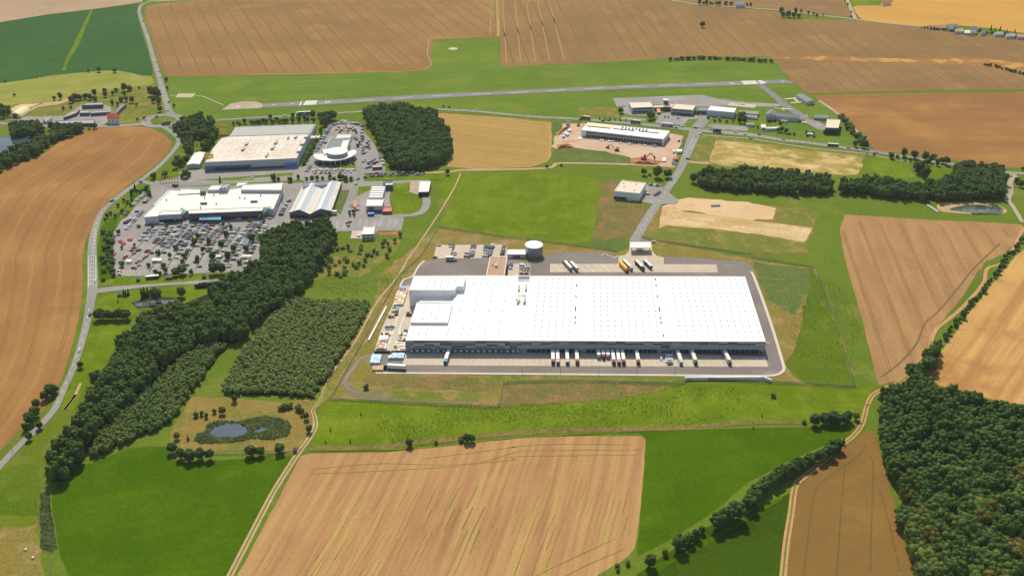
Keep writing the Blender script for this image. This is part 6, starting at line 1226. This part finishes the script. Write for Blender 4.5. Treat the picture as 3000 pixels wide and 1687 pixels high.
def tree_now(x, y, h, label, group=None, kind='round', mat='leaf_garden', w=None, name=None, cat=None):
    global NT; NT += 1
    w = w or h*(tr_.uniform(.78, .98) if kind == 'round' else (.42 if kind == 'cone' else 1.25))
    r = empty(name or {'round': 'tree', 'cone': 'conifer', 'shrub': 'shrub'}[kind], (x, y, 0), tr_.uniform(0, 6.28)); tag(r, label, cat or {'round': 'tree', 'cone': 'tree', 'shrub': 'shrub'}[kind], group)
    v = tr_.randrange(len(DET[kind])); inst('trunk', TRK, r, (0, 0, 0), 0, (w*.8, w*.8, h)); inst('crown', tree_mesh(kind, v, mat), r, (0, 0, (.06 if kind == 'round' else -.02)*h), 0, (w*1.25, w*1.25, h*1.02)); return r
def trees(s, label, group=None, kind='round', mat='leaf_garden', k=1.0):
    for p in P(s):
        q = px(p[0], p[1]); tree(q.x, q.y, p[2]*k*tr_.uniform(.93, 1.07), label, group, kind, mat)
def treeline(s, n, h, label, group, kind='round', mat='leaf_garden', jit=1.5, hv=.25):
    pts = smooth(WP(s), 6); L = [0]
    for a, b in zip(pts, pts[1:]): L.append(L[-1]+(b-a).length)
    for k in range(n):
        u = L[-1]*(k+tr_.uniform(.25, .75))/n; i = max(j for j in range(len(L)-1) if L[j] <= u); p = pts[i].lerp(pts[i+1], (u-L[i])/(L[i+1]-L[i])); tree(p.x+tr_.uniform(-jit, jit), p.y+tr_.uniform(-jit, jit), h*tr_.uniform(1-hv, 1+hv), label, group, kind, mat)
trees('M 1505,375,7.5 1578,425,8 1660,445,8.5 1750,430,8 1835,432,8', 'round tree in the row of five on the lower pond bank', 'row of five round trees below the pond'); trees('M 2185,405,8 2270,400,7.5', 'round tree of the close pair on the lower pond bank', 'pair of round trees below the pond'); trees('N 360,375,7.5', 'single round tree on the lower pond bank near the tiny hut')
trees('M 1710,60,6 1760,50,5 1870,30,5 1940,38,6 1800,70,4', 'dark tree in the clump north-west of the small pond', 'clump of trees beside the small pond'); trees('M 1545,255,6', 'thin tree at the west end of the mown pond bank', None, 'round', 'leaf_young'); trees('M 1642,265,4.5', 'small dark conifer on the mown pond bank', None, 'cone', 'leaf_conifer'); trees('N 555,45,5 590,85,6 530,20,5', 'tree on the east pond bank beside the dirt track', 'trees on the east pond bank'); trees('N 615,195,5.5', 'single round tree at the bend of the dirt track'); trees('I 2215,1375,5.5', 'lone round tree below the young plantation'); trees('J 430,1440,5 480,1430,4 560,1449,5 400,1449,4', 'bush on the bank below the dense plantation', 'bushes below the dense plantation', 'shrub')
trees('M 270,120,9 310,60,8 230,180,6', 'roadside tree on the verge of the brown field road', 'roadside trees by the brown field'); trees('I 480,1320,10 430,1360,8 350,1430,7 520,1290,7', 'tree of the big roadside clump by the brown field', 'roadside clump by the brown field'); trees('M 262,262,6', 'round tree overhanging the road near the wood'); trees('M 350,165,5.5', 'small round tree on the meadow side of the road'); trees('I 765,1055,6', 'single bush-like tree beside the road bend')
trees('N 1485,320,6', 'small round tree above the stubble field', None); trees('N 1720,300,2.6', 'tiny tree above the stubble field', None); trees('N 1985,285,7 2030,285,6', 'tree of the pair at the upper edge of the stubble field', 'pair of trees above the stubble field'); trees('N 1938,275,4', 'yellowish bush beside the pair of trees', None, 'shrub', 'leaf_autumn')
trees('N 800,185,3 757,290,3 970,285,3 1065,50,3', 'thin young tree standing in the bright meadow', 'thin young trees in the bright meadow', 'cone', 'leaf_young'); trees('R 95,60,3 20,170,3', 'thin young tree in the lush meadow', 'thin young trees in the lush meadow', 'cone', 'leaf_young')
HG = 'big hedge below the lush meadow'; trees('Q 1500,1370,9.5', 'round tree at the low end of the big hedge'); trees('Q 1630,1270,4.5', 'small tree in the gap of the big hedge'); trees('Q 1755,1225,11 1835,1170,8', 'tree of the lower group of the big hedge', 'lower group of the big hedge'); trees('Q 1900,1125,8 1950,1075,5', 'smaller tree of the lower hedge group', 'small trees of the lower hedge group'); trees('Q 2075,1045,12.5 2180,990,13 2255,960,13 2130,1010,11', 'large tree of the middle group of the big hedge', 'middle group of the big hedge')
trees('Q 1215,1370,2.5 1218,1405,2.5 1305,1350,3', 'small bush at the corner of the stubble field', 'bushes at the corner of the stubble field', 'shrub')
treeline('Q 2320,900 R 30,790 200,670 340,570 500,480 640,410 745,330', 32, 8.6, 'tree in the long continuous part of the big hedge', HG, jit=2.5); trees('R 805,300,5', 'small conifer at the upper end of the big hedge', None, 'cone', 'leaf_conifer')
trees('R 550,135,8.5', 'single tree beside the round clump near the red track'); trees('R 630,125,9 690,120,9 750,130,9 810,120,8.5 840,95,8 720,90,8', 'tree of the dense clump near the red track', 'dense clump near the red track'); trees('R 910,85,6.5', 'pale bush beside the red track bend', None, 'round', 'leaf_young'); trees('R 460,120,3', 'small bush on the ditch near the red track', None, 'shrub')
treeline('H 2576,1290 L 2400,40 2330,160 2230,270 2170,350 2060,490 1960,610 1870,730 1780,850', 38, 5.2, 'tree in the hedge between the wheat field and the golden stubble', 'hedge beside the golden stubble', jit=1.2); treeline('L 1740,900 1700,980 1620,1080 1540,1140 1480,1200', 14, 10, 'taller tree where the stubble hedge meets the wood', 'tall end of the stubble hedge', jit=4)
trees('G 1565,690,8', 'smaller left tree of the three on the lawn above the cube office'); trees('G 1692,712,13', 'big middle tree of the three on the lawn above the cube office'); trees('G 1790,712,9.5', 'right tree of the three, beside the access road'); trees('G 1620,692,3', 'low bush between the lawn trees', None, 'shrub'); trees('G 650,612,3 788,600,3', 'small bush beside the farm track', 'bushes beside the farm track', 'shrub')
trees('F 1970,682,7', 'single round tree beside the farm track'); TR = 'street trees in the retail park'
trees('F 330,742,8 375,745,5 485,752,6.5 560,722,4.5 640,735,5 690,725,6 740,735,6 790,730,5 860,722,6.5 900,745,5 950,735,7.5 1010,745,6 1060,742,5 980,725,5', 'street tree between the DIY store and the garden centre', TR); trees('p 290,1225,9 230,1235,7 350,1200,6', 'dark tree in front of the cream metal shed', 'trees in front of the metal shed'); trees('d 1580,350,7', 'tall tree behind the supermarket roof plant', None, 'cone', 'leaf_garden'); trees('d 740,435,3 700,430,3 770,432,3', 'dark bush behind the supermarket', 'bushes behind the supermarket', 'shrub'); trees('d 330,280,8 520,260,6 560,240,6', 'tree on the lawn at the retail park entrance', 'trees at the retail park entrance')
trees('s 320,690,5 400,660,5 450,700,5 550,660,8 670,650,5 725,690,8 800,690,8 870,690,8 945,640,7 1010,660,7 1090,560,6 1140,670,9 1220,610,6 1290,650,7 1380,650,8 1440,640,7 1560,650,10 1560,520,7 1690,640,9 1700,530,7 1810,600,6 1870,640,8 2000,640,8 1990,540,10 2120,540,8 2290,520,9', 'tree in the row between the airfield road and the glasshouse', 'tree row behind the glasshouse', 'round', 'leaf_wood', .95); trees('s 2400,585,12', 'tall single tree on the lawn beside the dealership', None); trees('s 2160,650,10 2240,700,12 2310,640,10 2200,600,11 2280,580,10', 'tree of the dark clump at the glasshouse corner', 'dark clump at the glasshouse corner', 'round', 'leaf_wood')
SC = 'scattered trees in the scrub by the roundabout'
trees('q 860,290,8 955,275,9 1130,330,10 1190,290,10 1260,290,9 1340,270,8 1420,280,9 1490,220,9 1500,310,8 1660,240,9 1650,170,8 1780,210,6 1830,160,7 1960,150,12 2040,140,10 1965,205,6 2190,110,4 1910,310,9 1990,310,8 2080,330,8 1770,360,7 1850,380,6 2150,390,5 1000,450,6 1120,420,5', 'tree in the scrub between the farm yard and the yellow meadow', SC, 'round', 'leaf_wood'); trees('q 2380,220,10 2440,230,12 2490,250,10 2420,330,8 2500,350,8 2520,470,8 2380,160,9', 'tree beside the far road above the roundabout', 'trees beside the far road', 'round', 'leaf_wood'); trees('q 1500,735,8', 'single tree between the road and the brown field corner'); trees('q 1405,760,3', 'dark bush at the brown field corner', None, 'shrub'); trees('q 230,225,4', 'lone tree in the yellow meadow'); trees('q 2270,590,4 2160,600,3', 'bush beside the roundabout road', 'bushes beside the roundabout road', 'shrub'); trees('q 20,520,9 60,560,10 100,520,10 150,540,9 130,460,9 40,450,9', 'tree of the clump beside the barrel hangar', 'clump beside the barrel hangar', 'round', 'leaf_wood')
trees('A 835,685,5 935,680,7 1085,685,7 50,778,4 350,740,3', 'tree on the edge of the dark green crop', 'trees on the edge of the green crop'); trees('A 1570,765,7 1580,850,6 1645,1010,4', 'bush beside the far road on the airfield side', 'bushes beside the far road')
trees('C 2117,262,10', 'lone tree in the middle of the far brown field'); treeline('C 1800,575 2150,560 2576,578 D 80,585 200,592', 26, 5, 'shrub in the hedge above the runway end', 'hedge above the runway end', 'shrub', 'leaf_wood', 1.5); trees('B 1930,1012,3 1985,1018,2.5', 'small bush beside the airfield road', 'small bushes beside the airfield road', 'shrub')
trees('C 1345,1070,7', 'tree at the west edge of the airfield apron'); trees('C 1620,1130,11 1650,1120,8', 'big round tree in front of the airfield office', 'round trees in front of the airfield office'); trees('C 2465,1160,10 2510,1165,9 2480,1130,9', 'round tree beside the white hangar', 'round trees beside the white hangar'); trees('C 1148,1132,4.5 1196,1136,4 1245,1135,5 1295,1140,4 1345,1145,4 1396,1148,4', 'small conical tree in the row along the road to the terminal', 'small roadside trees by the terminal', 'cone', 'leaf_wood'); trees('n 2020,690,3 2120,690,3 2250,700,3 2360,700,3 1900,640,4', 'bush in the hedge below the white hangar', 'hedge below the white hangar', 'shrub')
trees('o 975,890,6 1030,880,7 1110,910,6 700,850,4 845,860,3 575,820,4', 'small tree on the lawn beside the snack kiosk', 'small trees beside the snack kiosk'); trees('o 1500,895,3 1630,910,3 1510,960,3 1640,980,3 780,690,5 900,690,4 1000,730,4 1180,930,3 1260,940,3', 'bush on the airfield lawn', 'bushes on the airfield lawn', 'shrub'); trees('o 250,640,10 300,600,10 330,670,9 120,665,4', 'tree beside the grey barracks', 'trees beside the grey barracks')
trees('D 285,120,9 300,165,9 350,165,10 400,170,10 450,170,9 470,120,7 420,130,9', 'tree of the copse with the white house between fields', 'copse between the far fields', 'round', 'leaf_wood'); trees('D 540,140,6 590,145,6 620,165,6 680,150,4', 'smaller tree trailing off the copse', 'trees trailing off the copse'); trees('D 885,20,5 910,60,5 945,125,5 945,165,5', 'tree along the far road junction', 'trees along the far road'); treeline('C 2100,48 2300,50 2576,62', 16, 7, 'tree around the farmhouse at the top edge', 'trees around the far farmhouse', 'round', 'leaf_wood', 4)
treeline('H 850,130 900,200 960,280 1020,340 1080,420', 26, 5, 'shrub in the hedge along the airfield boundary', 'hedge along the airfield boundary', 'shrub', 'leaf_wood', 4); trees('H 980,420,9 1060,430,10 1040,400,9', 'tree at the low end of the airfield hedge', 'trees at the low end of the airfield hedge', 'round', 'leaf_wood')
trees('H 1320,530,9 1440,512,9 1535,528,9 1640,545,10 1720,535,8 1380,532,5 1440,545,5 1500,560,5', 'tree in the row along the orange field', 'tree row along the orange field'); trees('H 1660,592,8 1755,598,9 1840,592,10 1690,570,7 1800,575,7', 'tree of the row beyond the small paddock', 'trees beyond the small paddock'); trees('H 1585,670,14 1640,710,12 1560,640,10', 'large tree standing forward of the paddock row', 'large trees beside the paddock'); trees('H 2005,590,6 2170,608,6 2540,800,9 2500,760,7 2560,640,5', 'tree near the far pond road', 'trees near the far pond road'); trees('H 1160,497,3', 'low bush at the road bend', None, 'shrub'); trees('H 1455,958,2.5', 'small bush in the meadow below the tree belt', None, 'shrub')
treeline('r 350,250 600,275 900,310 1080,330', 12, 4, 'garden tree along the village field edge', 'village garden trees', 'round', 'leaf_wood', 2); treeline('r 1560,330 1800,370 2000,390 2400,440 2574,460', 16, 5, 'garden tree among the eastern village houses', 'eastern village garden trees', 'round', 'leaf_wood', 3); trees('r 1855,290,8 2055,300,8 1950,310,6 2200,345,6 2370,360,7', 'dark conifer behind the village bungalow', 'village conifers', 'cone', 'leaf_conifer'); treeline('r 1680,1040 2000,1090 2300,1180 2574,1240', 14, 4, 'shrub in the dry gully', 'shrubs in the dry gully', 'shrub', 'leaf_wood', 2)
trees('I 1345,400,10 1370,395,10 1400,390,9', 'dark conifer of the three beside the reed pond', 'conifers beside the reed pond', 'cone', 'leaf_conifer'); trees('I 1478,425,12', 'big round tree above the reed pond'); trees('I 1718,388,9.5', 'second round tree right of the reed pond'); trees('I 1165,385,5 1190,380,6 1215,370,6 1170,360,5', 'dark conifer by the junction lawn', 'conifers by the junction lawn', 'cone', 'leaf_conifer'); trees('I 1115,440,3.5', 'tiny conifer on the pond lawn', None, 'cone', 'leaf_conifer'); treeline('I 1850,298 2030,280', 9, 4, 'clipped hedge bush beside the junction road', 'clipped hedge beside the road', 'shrub', 'leaf_conifer', .3, .05); treeline('I 900,600 1000,600 1100,600 1220,590', 9, 8.5, 'tree in the short row from the main road to the wood', 'short tree row by the main road', 'round', 'leaf_wood', 1)
CPT = 'small trees in the supermarket car park'
trees('b 310,430,6 375,1040,6.5 880,1050,5 1060,810,6 1160,1050,6 1280,880,6 1390,720,6.5 1550,880,7 1200,1160,6 1600,800,5 1740,620,8 1800,500,6 1795,940,7 1900,780,6 2010,610,6 2080,900,8 2230,650,6 2340,490,6 2480,750,7 2360,880,7 1510,960,5 610,660,4 370,710,4', 'small round tree between the supermarket parking rows', CPT, 'round', 'leaf_garden'); trees('c 1210,810,8 1110,1000,8 980,1250,6.5 770,1130,7 860,1010,6 480,1160,7 1340,600,6 820,600,5 650,900,6', 'small round tree between the supermarket parking rows', CPT, 'round', 'leaf_garden'); trees('b 1010,1185,5.5 1080,1210,6 1385,1215,7 1680,1190,6 1450,1160,4', 'tree on the lower edge of the supermarket car park', 'trees on the lower edge of the car park'); trees('b 1520,1180,10', 'pale round tree on the lower edge of the car park', None, 'round', 'leaf_young'); trees('b 2110,1175,12', 'tallest tree at the lower edge of the car park near the wood'); trees('b 2250,1175,11', 'dark tree beside the tallest car park tree', None, 'round', 'leaf_wood')
for s in ('b 690,300', 'b 950,295', 'b 1210,285', 'b 1480,250', 'b 1760,265', 'b 2010,250', 'b 2280,250', 'c 1170,465', 'c 1440,465'): trees(s + ',3', 'clipped bush at the head of a supermarket parking row', 'bushes heading the parking rows', 'shrub')
for a, b in scatter(WP('b 10,380 190,400 215,900 235,1300 120,1340 0,1320'), 6.5, 3): tree(a, b, tr_.uniform(2.5, 5), 'shrub in the planted strip between main road and car park', 'planted strip beside the main road', 'shrub', 'leaf_wood')
for a, b in scatter(WP('a 30,830 240,880 380,690 560,540 700,280 640,230 400,450 200,660 60,770'), 9, 4): tree(a, b, tr_.uniform(3, 5.5), 'small tree on the lawn west of the supermarket', 'small trees west of the supermarket', 'round', 'leaf_wood')
trees('a 620,240,8', 'slim dark tree at the retail park corner', None, 'cone', 'leaf_conifer'); trees('a 540,320,6', 'second slim dark tree at the retail park corner', None, 'cone', 'leaf_conifer'); trees('a 720,320,5 770,280,5 840,240,6 880,330,6 800,260,5 900,370,5', 'bush by the retail park entrance loop', 'bushes by the retail park entrance', 'round', 'leaf_wood')
treeline('e 900,590 840,750 760,900 700,1010', 16, 4, 'shrub beside the DIY store side lane', 'shrubs beside the DIY store lane', 'shrub', 'leaf_wood', 1.5); treeline('e 1060,290 1020,420 960,560', 8, 5, 'tree between the DIY store and the displayed cars', 'trees between store and dealership', 'round', 'leaf_wood', 1.5)
trees('e 1730,650,5 1760,600,4 1700,400,4', 'small tree among the displayed cars', 'small trees among the displayed cars'); trees('f 800,940,4.5 880,940,5 810,1000,3 890,1000,3', 'small tree beside the orange awning', 'small trees beside the orange awning'); trees('e 1000,1000,3 1100,990,3 1300,1010,3 1500,1000,3 1640,980,3', 'low shrub in front of the glazed showroom', 'shrubs in front of the showroom', 'shrub')
trees('L 210,1330,3 J 1200,1250,4', 'small bush inside the compound bank', 'bushes inside the compound', 'shrub')
# ---------------------------------------------------------------- woods
def wood_pts(s, d, h, seed, ins=.2):
    poly = [(p.x, p.y) for p in offset([Vector((p.x, p.y, 0)) for p in WP(s, h*.55)], h*ins)]; return scatter(poly, d, seed)
CEN = wood_pts('O 665,580 845,552 852,600 815,655 770,720 690,775 645,815 600,860 560,852 490,868 445,895 400,935 370,970 300,1045 225,1130 165,1212 112,1215 105,1150 160,1080 200,1020 220,960 270,910 290,850 330,800 420,765 500,757 530,720 600,682 645,655 645,600', 6.2, 13, 1, .36)
RW = wood_pts('O 2200,992 2250,968 2330,948 2400,985 2480,1000 2576,1020 2720,1055 2720,1580 2330,1580 2300,1449 2275,1350 2240,1200 2212,1130', 6.6, 14, 2, .28)
DW = wood_pts('O 912,270 1000,262 1095,280 1130,320 1142,370 1125,395 1060,420 985,415 957,370 935,320 915,300', 6.2, 13, 3); B1 = wood_pts('O 1740,445 1790,428 1850,432 1870,418 1930,425 2000,432 2092,450 2092,476 2000,480 1850,470 1780,463', 6, 11, 4, .03); B2 = wood_pts('O 2115,452 2200,452 2330,466 2400,440 2450,430 2525,450 2532,490 2450,490 2300,492 2200,480 2115,472', 6, 12, 5, .03) + wood_pts('H 1890,585 2100,592 2350,620 2405,720 2380,800 2100,760 1950,690', 6, 11, 15, .03)
LK = wood_pts('q 120,640 250,590 420,590 640,600 720,680 740,790 500,810 160,830', 7, 10, 6) + wood_pts('q 760,670 1060,660 1320,680 1330,760 1080,820 850,900 620,1100 400,1180 120,1290 -60,1400 -60,1180 120,1080 300,1000 500,900 760,840', 7, 10, 7); NW = wood_pts('p 20,240 80,150 230,110 430,60 640,30 800,70 900,280 900,400 880,520 760,600 640,680 560,700 480,660 680,470 470,440 430,600 420,720 330,880 240,950 100,1040 30,980 100,860 230,820 280,700 200,560 150,400', 7, 9, 8)
PL1 = wood_pts('O 590,858 555,885 490,985 435,1060 300,1122 218,1155 212,1140 232,1090 330,995 402,942 455,893 505,862', 3.3, 5, 9, .55); PL2 = wood_pts('O 725,738 790,748 938,752 934,770 870,890 805,980 795,1000 700,992 560,990 550,970 600,882 640,832 700,762', 3.2, 5, 10, .55); SCR = wood_pts('F 920,1240 1000,1330 1300,1310 1550,1240 1500,1320 1420,1449 J 1290,90 1050,190 820,180 700,60 F 840,1440', 6.5, 4, 11)
def wood(pts, h, label, mat, kind, name, w=None, hv=.22, hs=None):
    V, F = [], []; off = 0; g = np.random.default_rng(len(pts))
    for i, (x, y) in enumerate(pts):
        if hs: h = hs[i]; w = h*.95
        v, f = LOW[kind][g.integers(len(LOW[kind]))]; hh = h*g.uniform(1-hv, 1+hv)*(1 + .28*mnoise.noise(Vector((x*.035, y*.035, 1.7)))); ww = (w or h*.95)*g.uniform(.85, 1.2); a = g.uniform(0, 6.28); c, s = math.cos(a), math.sin(a)
        V.append(np.column_stack((x + ww*(v[:, 0]*c - v[:, 1]*s), y + ww*(v[:, 0]*s + v[:, 1]*c), v[:, 2]*hh*1.02))); F.append(f + off); off += len(v)
    o = bpy.data.objects.new(name, np_mesh(name, np.vstack(V), np.vstack(F), mat)); COL.objects.link(o); tag(o, label, 'wood', None, 'stuff')
for s, nm in (('O 665,585 845,560 852,610 815,665 770,730 690,785 645,825 600,870 490,878 400,945 300,1055 225,1140 165,1222 112,1222 105,1160 220,970 290,860 420,775 530,730 645,665', 'c'), ('O 2205,1000 2330,955 2480,1010 2720,1060 2720,1600 2320,1600 2285,1350 2250,1200', 'r'), ('O 915,275 1000,270 1095,290 1142,385 1060,430 985,425 957,380', 'd'), ('O 1745,455 1850,440 2092,460 2092,485 1850,480', 'e'), ('O 2115,462 2330,475 2525,460 2532,498 2300,500 2115,482', 'f'), ('O 590,868 490,995 435,1068 218,1165 232,1100 402,952', 'g'), ('O 725,748 938,762 870,900 800,1008 560,998 600,892', 'h')): sheet('forest_floor', offset(WP(s), 4.5), 'forest_floor', 6, 1.5)
near = sorted([(y, x, 'right') for x, y in RW] + [(y, x, 'belt') for x, y in CEN if y < 470])
def in_view(x, y, h):
    v = Vector((x, y, h-CAMH)); c = v.y*CP - v.z*SP; u = W0/2 + FPX*v.x/c; w = H0/2 - FPX*(v.y*SP + v.z*CP)/c; return -25 < u < W0+25 and w < H0+40
near = [n for n in near if in_view(n[1], n[0], 10)]; PICK = set()
for y, x, w in near[:190]:
    PICK.add((x, y)); aut = tr_.random() < .10
    if w == 'right': tree(x, y, tr_.uniform(10, 18), 'tall %s tree in the big wood beside the red track' % ('yellowish brown' if aut else 'dark green'), 'trees of the big wood', 'round', 'leaf_autumn' if aut else tr_.choice(['leaf_wood', 'leaf_wood', 'leaf_wood_light']), tr_.uniform(7.5, 15))
    else: tree(x, y, tr_.uniform(12, 16), 'tall dark tree at the low end of the central tree belt', 'trees of the central belt', 'round', 'leaf_wood', tr_.uniform(9.5, 12))
wood([p for p in RW if p not in PICK], 14.5, 'rest of the big wood beside the red track', 'leaf_wood', 'round', 'woodland', 11.5); wood([p for p in CEN if p not in PICK], 13.5, 'broad dark belt of tall trees running past the car park', 'leaf_wood', 'round', 'woodland', 11)
wood(DW, 13, 'dark wood between the dealership and the barley field', 'leaf_wood', 'round', 'woodland', 11); wood(B1, 11, 'dense tree belt above the bare sandy plot', 'leaf_wood', 'round', 'woodland', 10); wood(B2, 12, 'dense tree belt above the far pond', 'leaf_wood', 'round', 'woodland', 10.5); wood(LK, 10.5, 'trees lining the lake and the brown field', 'leaf_wood', 'round', 'woodland', 10); wood(NW, 9.5, 'trees between the roundabout and the DIY store', 'leaf_wood', 'round', 'woodland', 9)
wood(PL1, 5.5, 'narrow young plantation beside the tree belt', 'leaf_young', 'shrub', 'plantation', 5.4); wood(PL2, 5.0, 'dense young plantation beside the dirt track', 'leaf_plantation', 'shrub', 'plantation', 5.2); wood([p for p in SCR if tr_.random() < .55], 4.0, 'scattered scrub between the wood and the meadow', 'leaf_young', 'shrub', 'scrub', 5.5, .5)
def reeds(s, d, h, label, mat='leaf_reed', name='reeds', w=None, seed=1, keep=None):
    pts = scatter([(p.x, p.y) for p in WP(s)], .85, seed); pts = [p for p in pts if keep is None or keep(p)]; g = random.Random(seed); V, F = [], []; off = 0
    for x, y in pts:
        for k in range(2):
            t = g.uniform(0, 6.28); hh = h*g.uniform(.5, 1.0)*(1 + .5*mnoise.noise(Vector((x*.12, y*.12, 0)))); r = g.uniform(.35, .6); c, s_ = math.cos(t), math.sin(t)
            V.append(np.array([(x+r*c, y+r*s_, 0), (x-r*c, y-r*s_, 0), (x+r*.7*s_+g.uniform(-.4, .4), y-r*.7*c, hh), (x-.3*c, y+r*s_*.3, hh*.7)])); F.append(np.array([(0, 1, 2), (1, 3, 2), (0, 2, 3)]) + off); off += 4
    o = bpy.data.objects.new(name, np_mesh(name, np.vstack(V), np.vstack(F), mat)); COL.objects.link(o); tag(o, label, 'reeds', None, 'stuff')
pond = [(p.x, p.y) for p in WP('M 1820,210 1870,150 1960,120 2080,120 2150,150 2160,200 2060,240 1900,242')]; pond2 = [(p.x, p.y) for p in WP('N 120,190 200,150 250,165 220,190 150,205')]
reeds('M 1690,270 1720,210 1790,190 1800,130 1900,95 2080,100 2200,80 2330,50 N 220,45 330,70 430,100 460,160 430,230 300,260 100,255 60,270 M 2000,290 1750,300', 2.0, 1.8, 'reeds and bushes around the small pond', keep=lambda p: not inside(p[0], p[1], pond) and not inside(p[0], p[1], pond2))
reeds('M 350,730 430,720 450,900 485,1100 500,1200 440,1250 360,1200 350,1000', 1.9, 1.6, 'grey-green reeds filling the ditch beside the meadow'); rp = [(p.x, p.y) for p in WP('I 1270,450 1360,428 1460,418 1690,408 1695,432 1560,462 1360,478 1285,472')]; reeds('I 1235,440 1380,400 1480,395 1700,390 1730,420 1720,440 1500,480 1300,495', 2.0, 1.5, 'reed fringe of the pond below the junction road', keep=lambda p: not inside(p[0], p[1], rp))
fp_ = [(p.x, p.y) for p in WP('H 1880,1010 2000,980 2150,972 2300,992 2368,1030 2345,1048 2150,1048 1950,1030')]; reeds('H 1770,965 1900,940 1940,955 1790,985', 2.2, 1.6, 'reed clump on the upper bank of the far pond'); reeds('H 2220,965 2300,965 2390,1020 2350,1010', 2.2, 1.5, 'reed clump at the east bank of the far pond'); reeds('H 2080,1045 2350,1048 2350,1062 2090,1060', 2.2, 1.3, 'reed fringe on the lower bank of the far pond')
# rows of saplings planted south and east of the warehouse
def saplings(s, rows, label, step=1.1, keepf=.85, seed=3):
    p, q, r = WP(rows); poly = WP(s); g = random.Random(seed); V, F = [], []; off = 0; v0 = np.array([(1, 0, .35), (-.5, .87, .35), (-.5, -.87, .35), (0, 0, 1.0), (0, 0, 0)]); f0 = np.array([(0, 1, 3), (1, 2, 3), (2, 0, 3), (1, 0, 4), (2, 1, 4), (0, 2, 4)])
    for x, y in scatter(poly, step*1.7, seed):
            pt = Vector((x, y, 0))
            if g.random() > keepf or g.random()*.6 - .4 > mnoise.noise(pt*.03): continue
            h = g.uniform(.5, 1.15); t = g.uniform(0, 6.28); c, s_ = math.cos(t), math.sin(t); w = h*.42
            V.append(np.column_stack((pt.x + w*(v0[:, 0]*c-v0[:, 1]*s_), pt.y + w*(v0[:, 0]*s_+v0[:, 1]*c), v0[:, 2]*h))); F.append(f0+off); off += 5
    o = bpy.data.objects.new('saplings', np_mesh('saplings', np.vstack(V), np.vstack(F), 'leaf_young')); COL.objects.link(o); tag(o, label, 'saplings', None, 'stuff')
saplings('O 940,1030 1120,1020 1500,1012 1650,995 1730,966 1830,966 1885,992 1820,1052 1650,1077 1300,1097 985,1115 955,1080', 'O 960,1060 1800,1030 1800,1034', 'rows of planted saplings in the meadow south of the warehouse'); saplings('O 1985,760 2050,720 2075,640 2110,640 2120,720 2170,830 2150,930 2010,930 1985,850', 'O 2010,760 2100,720 2104,728', 'rows of planted saplings in the meadow east of the warehouse', 1.5); saplings('O 795,715 930,700 1000,700 960,740 850,745', 'J 820,240 1300,230 1300,250', 'rows of planted saplings above the young plantation', 1.3)
DEFER.sort(reverse=True); solo = sum(1 for o in COL.objects if o.parent is None and o.name.startswith('tree'))
lim = 320 - solo
for d, x, y, h, lab, grp, mat, w in DEFER[:lim]: tree_now(x, y, h, lab, grp, 'round', mat, w)
if DEFER[lim:]: wood([(d[1], d[2]) for d in DEFER[lim:]], 7, 'smaller distant trees in hedges, gardens and along the far roads', 'leaf_wood', 'round', 'distant_trees', None, .22, [d[3] for d in DEFER[lim:]])
print('TREES', NT, 'CARS', len(CARLIST), 'WOOD', len(RW), len(CEN), len(PL1), len(PL2), 'near', len(near))

# ---------------------------------------------------------------- summer haze
m = bpy.data.materials.new('haze'); m.use_nodes = True; t = m.node_tree; t.nodes.clear(); pv = t.nodes.new('ShaderNodeVolumePrincipled'); ou = t.nodes.new('ShaderNodeOutputMaterial')
pv.inputs['Color'].default_value = (.93, .92, .89, 1); pv.inputs['Density'].default_value = HAZE; pv.inputs['Anisotropy'].default_value = .2; t.links.new(pv.outputs[0], ou.inputs['Volume']); MATS['haze'] = m
hb = MB(); hb.box((0, 6700, -1.5), (18400, 14800, 425)); tag(hb.build('haze', 'haze'), 'thin summer haze over the whole landscape', 'haze', None, 'stuff')
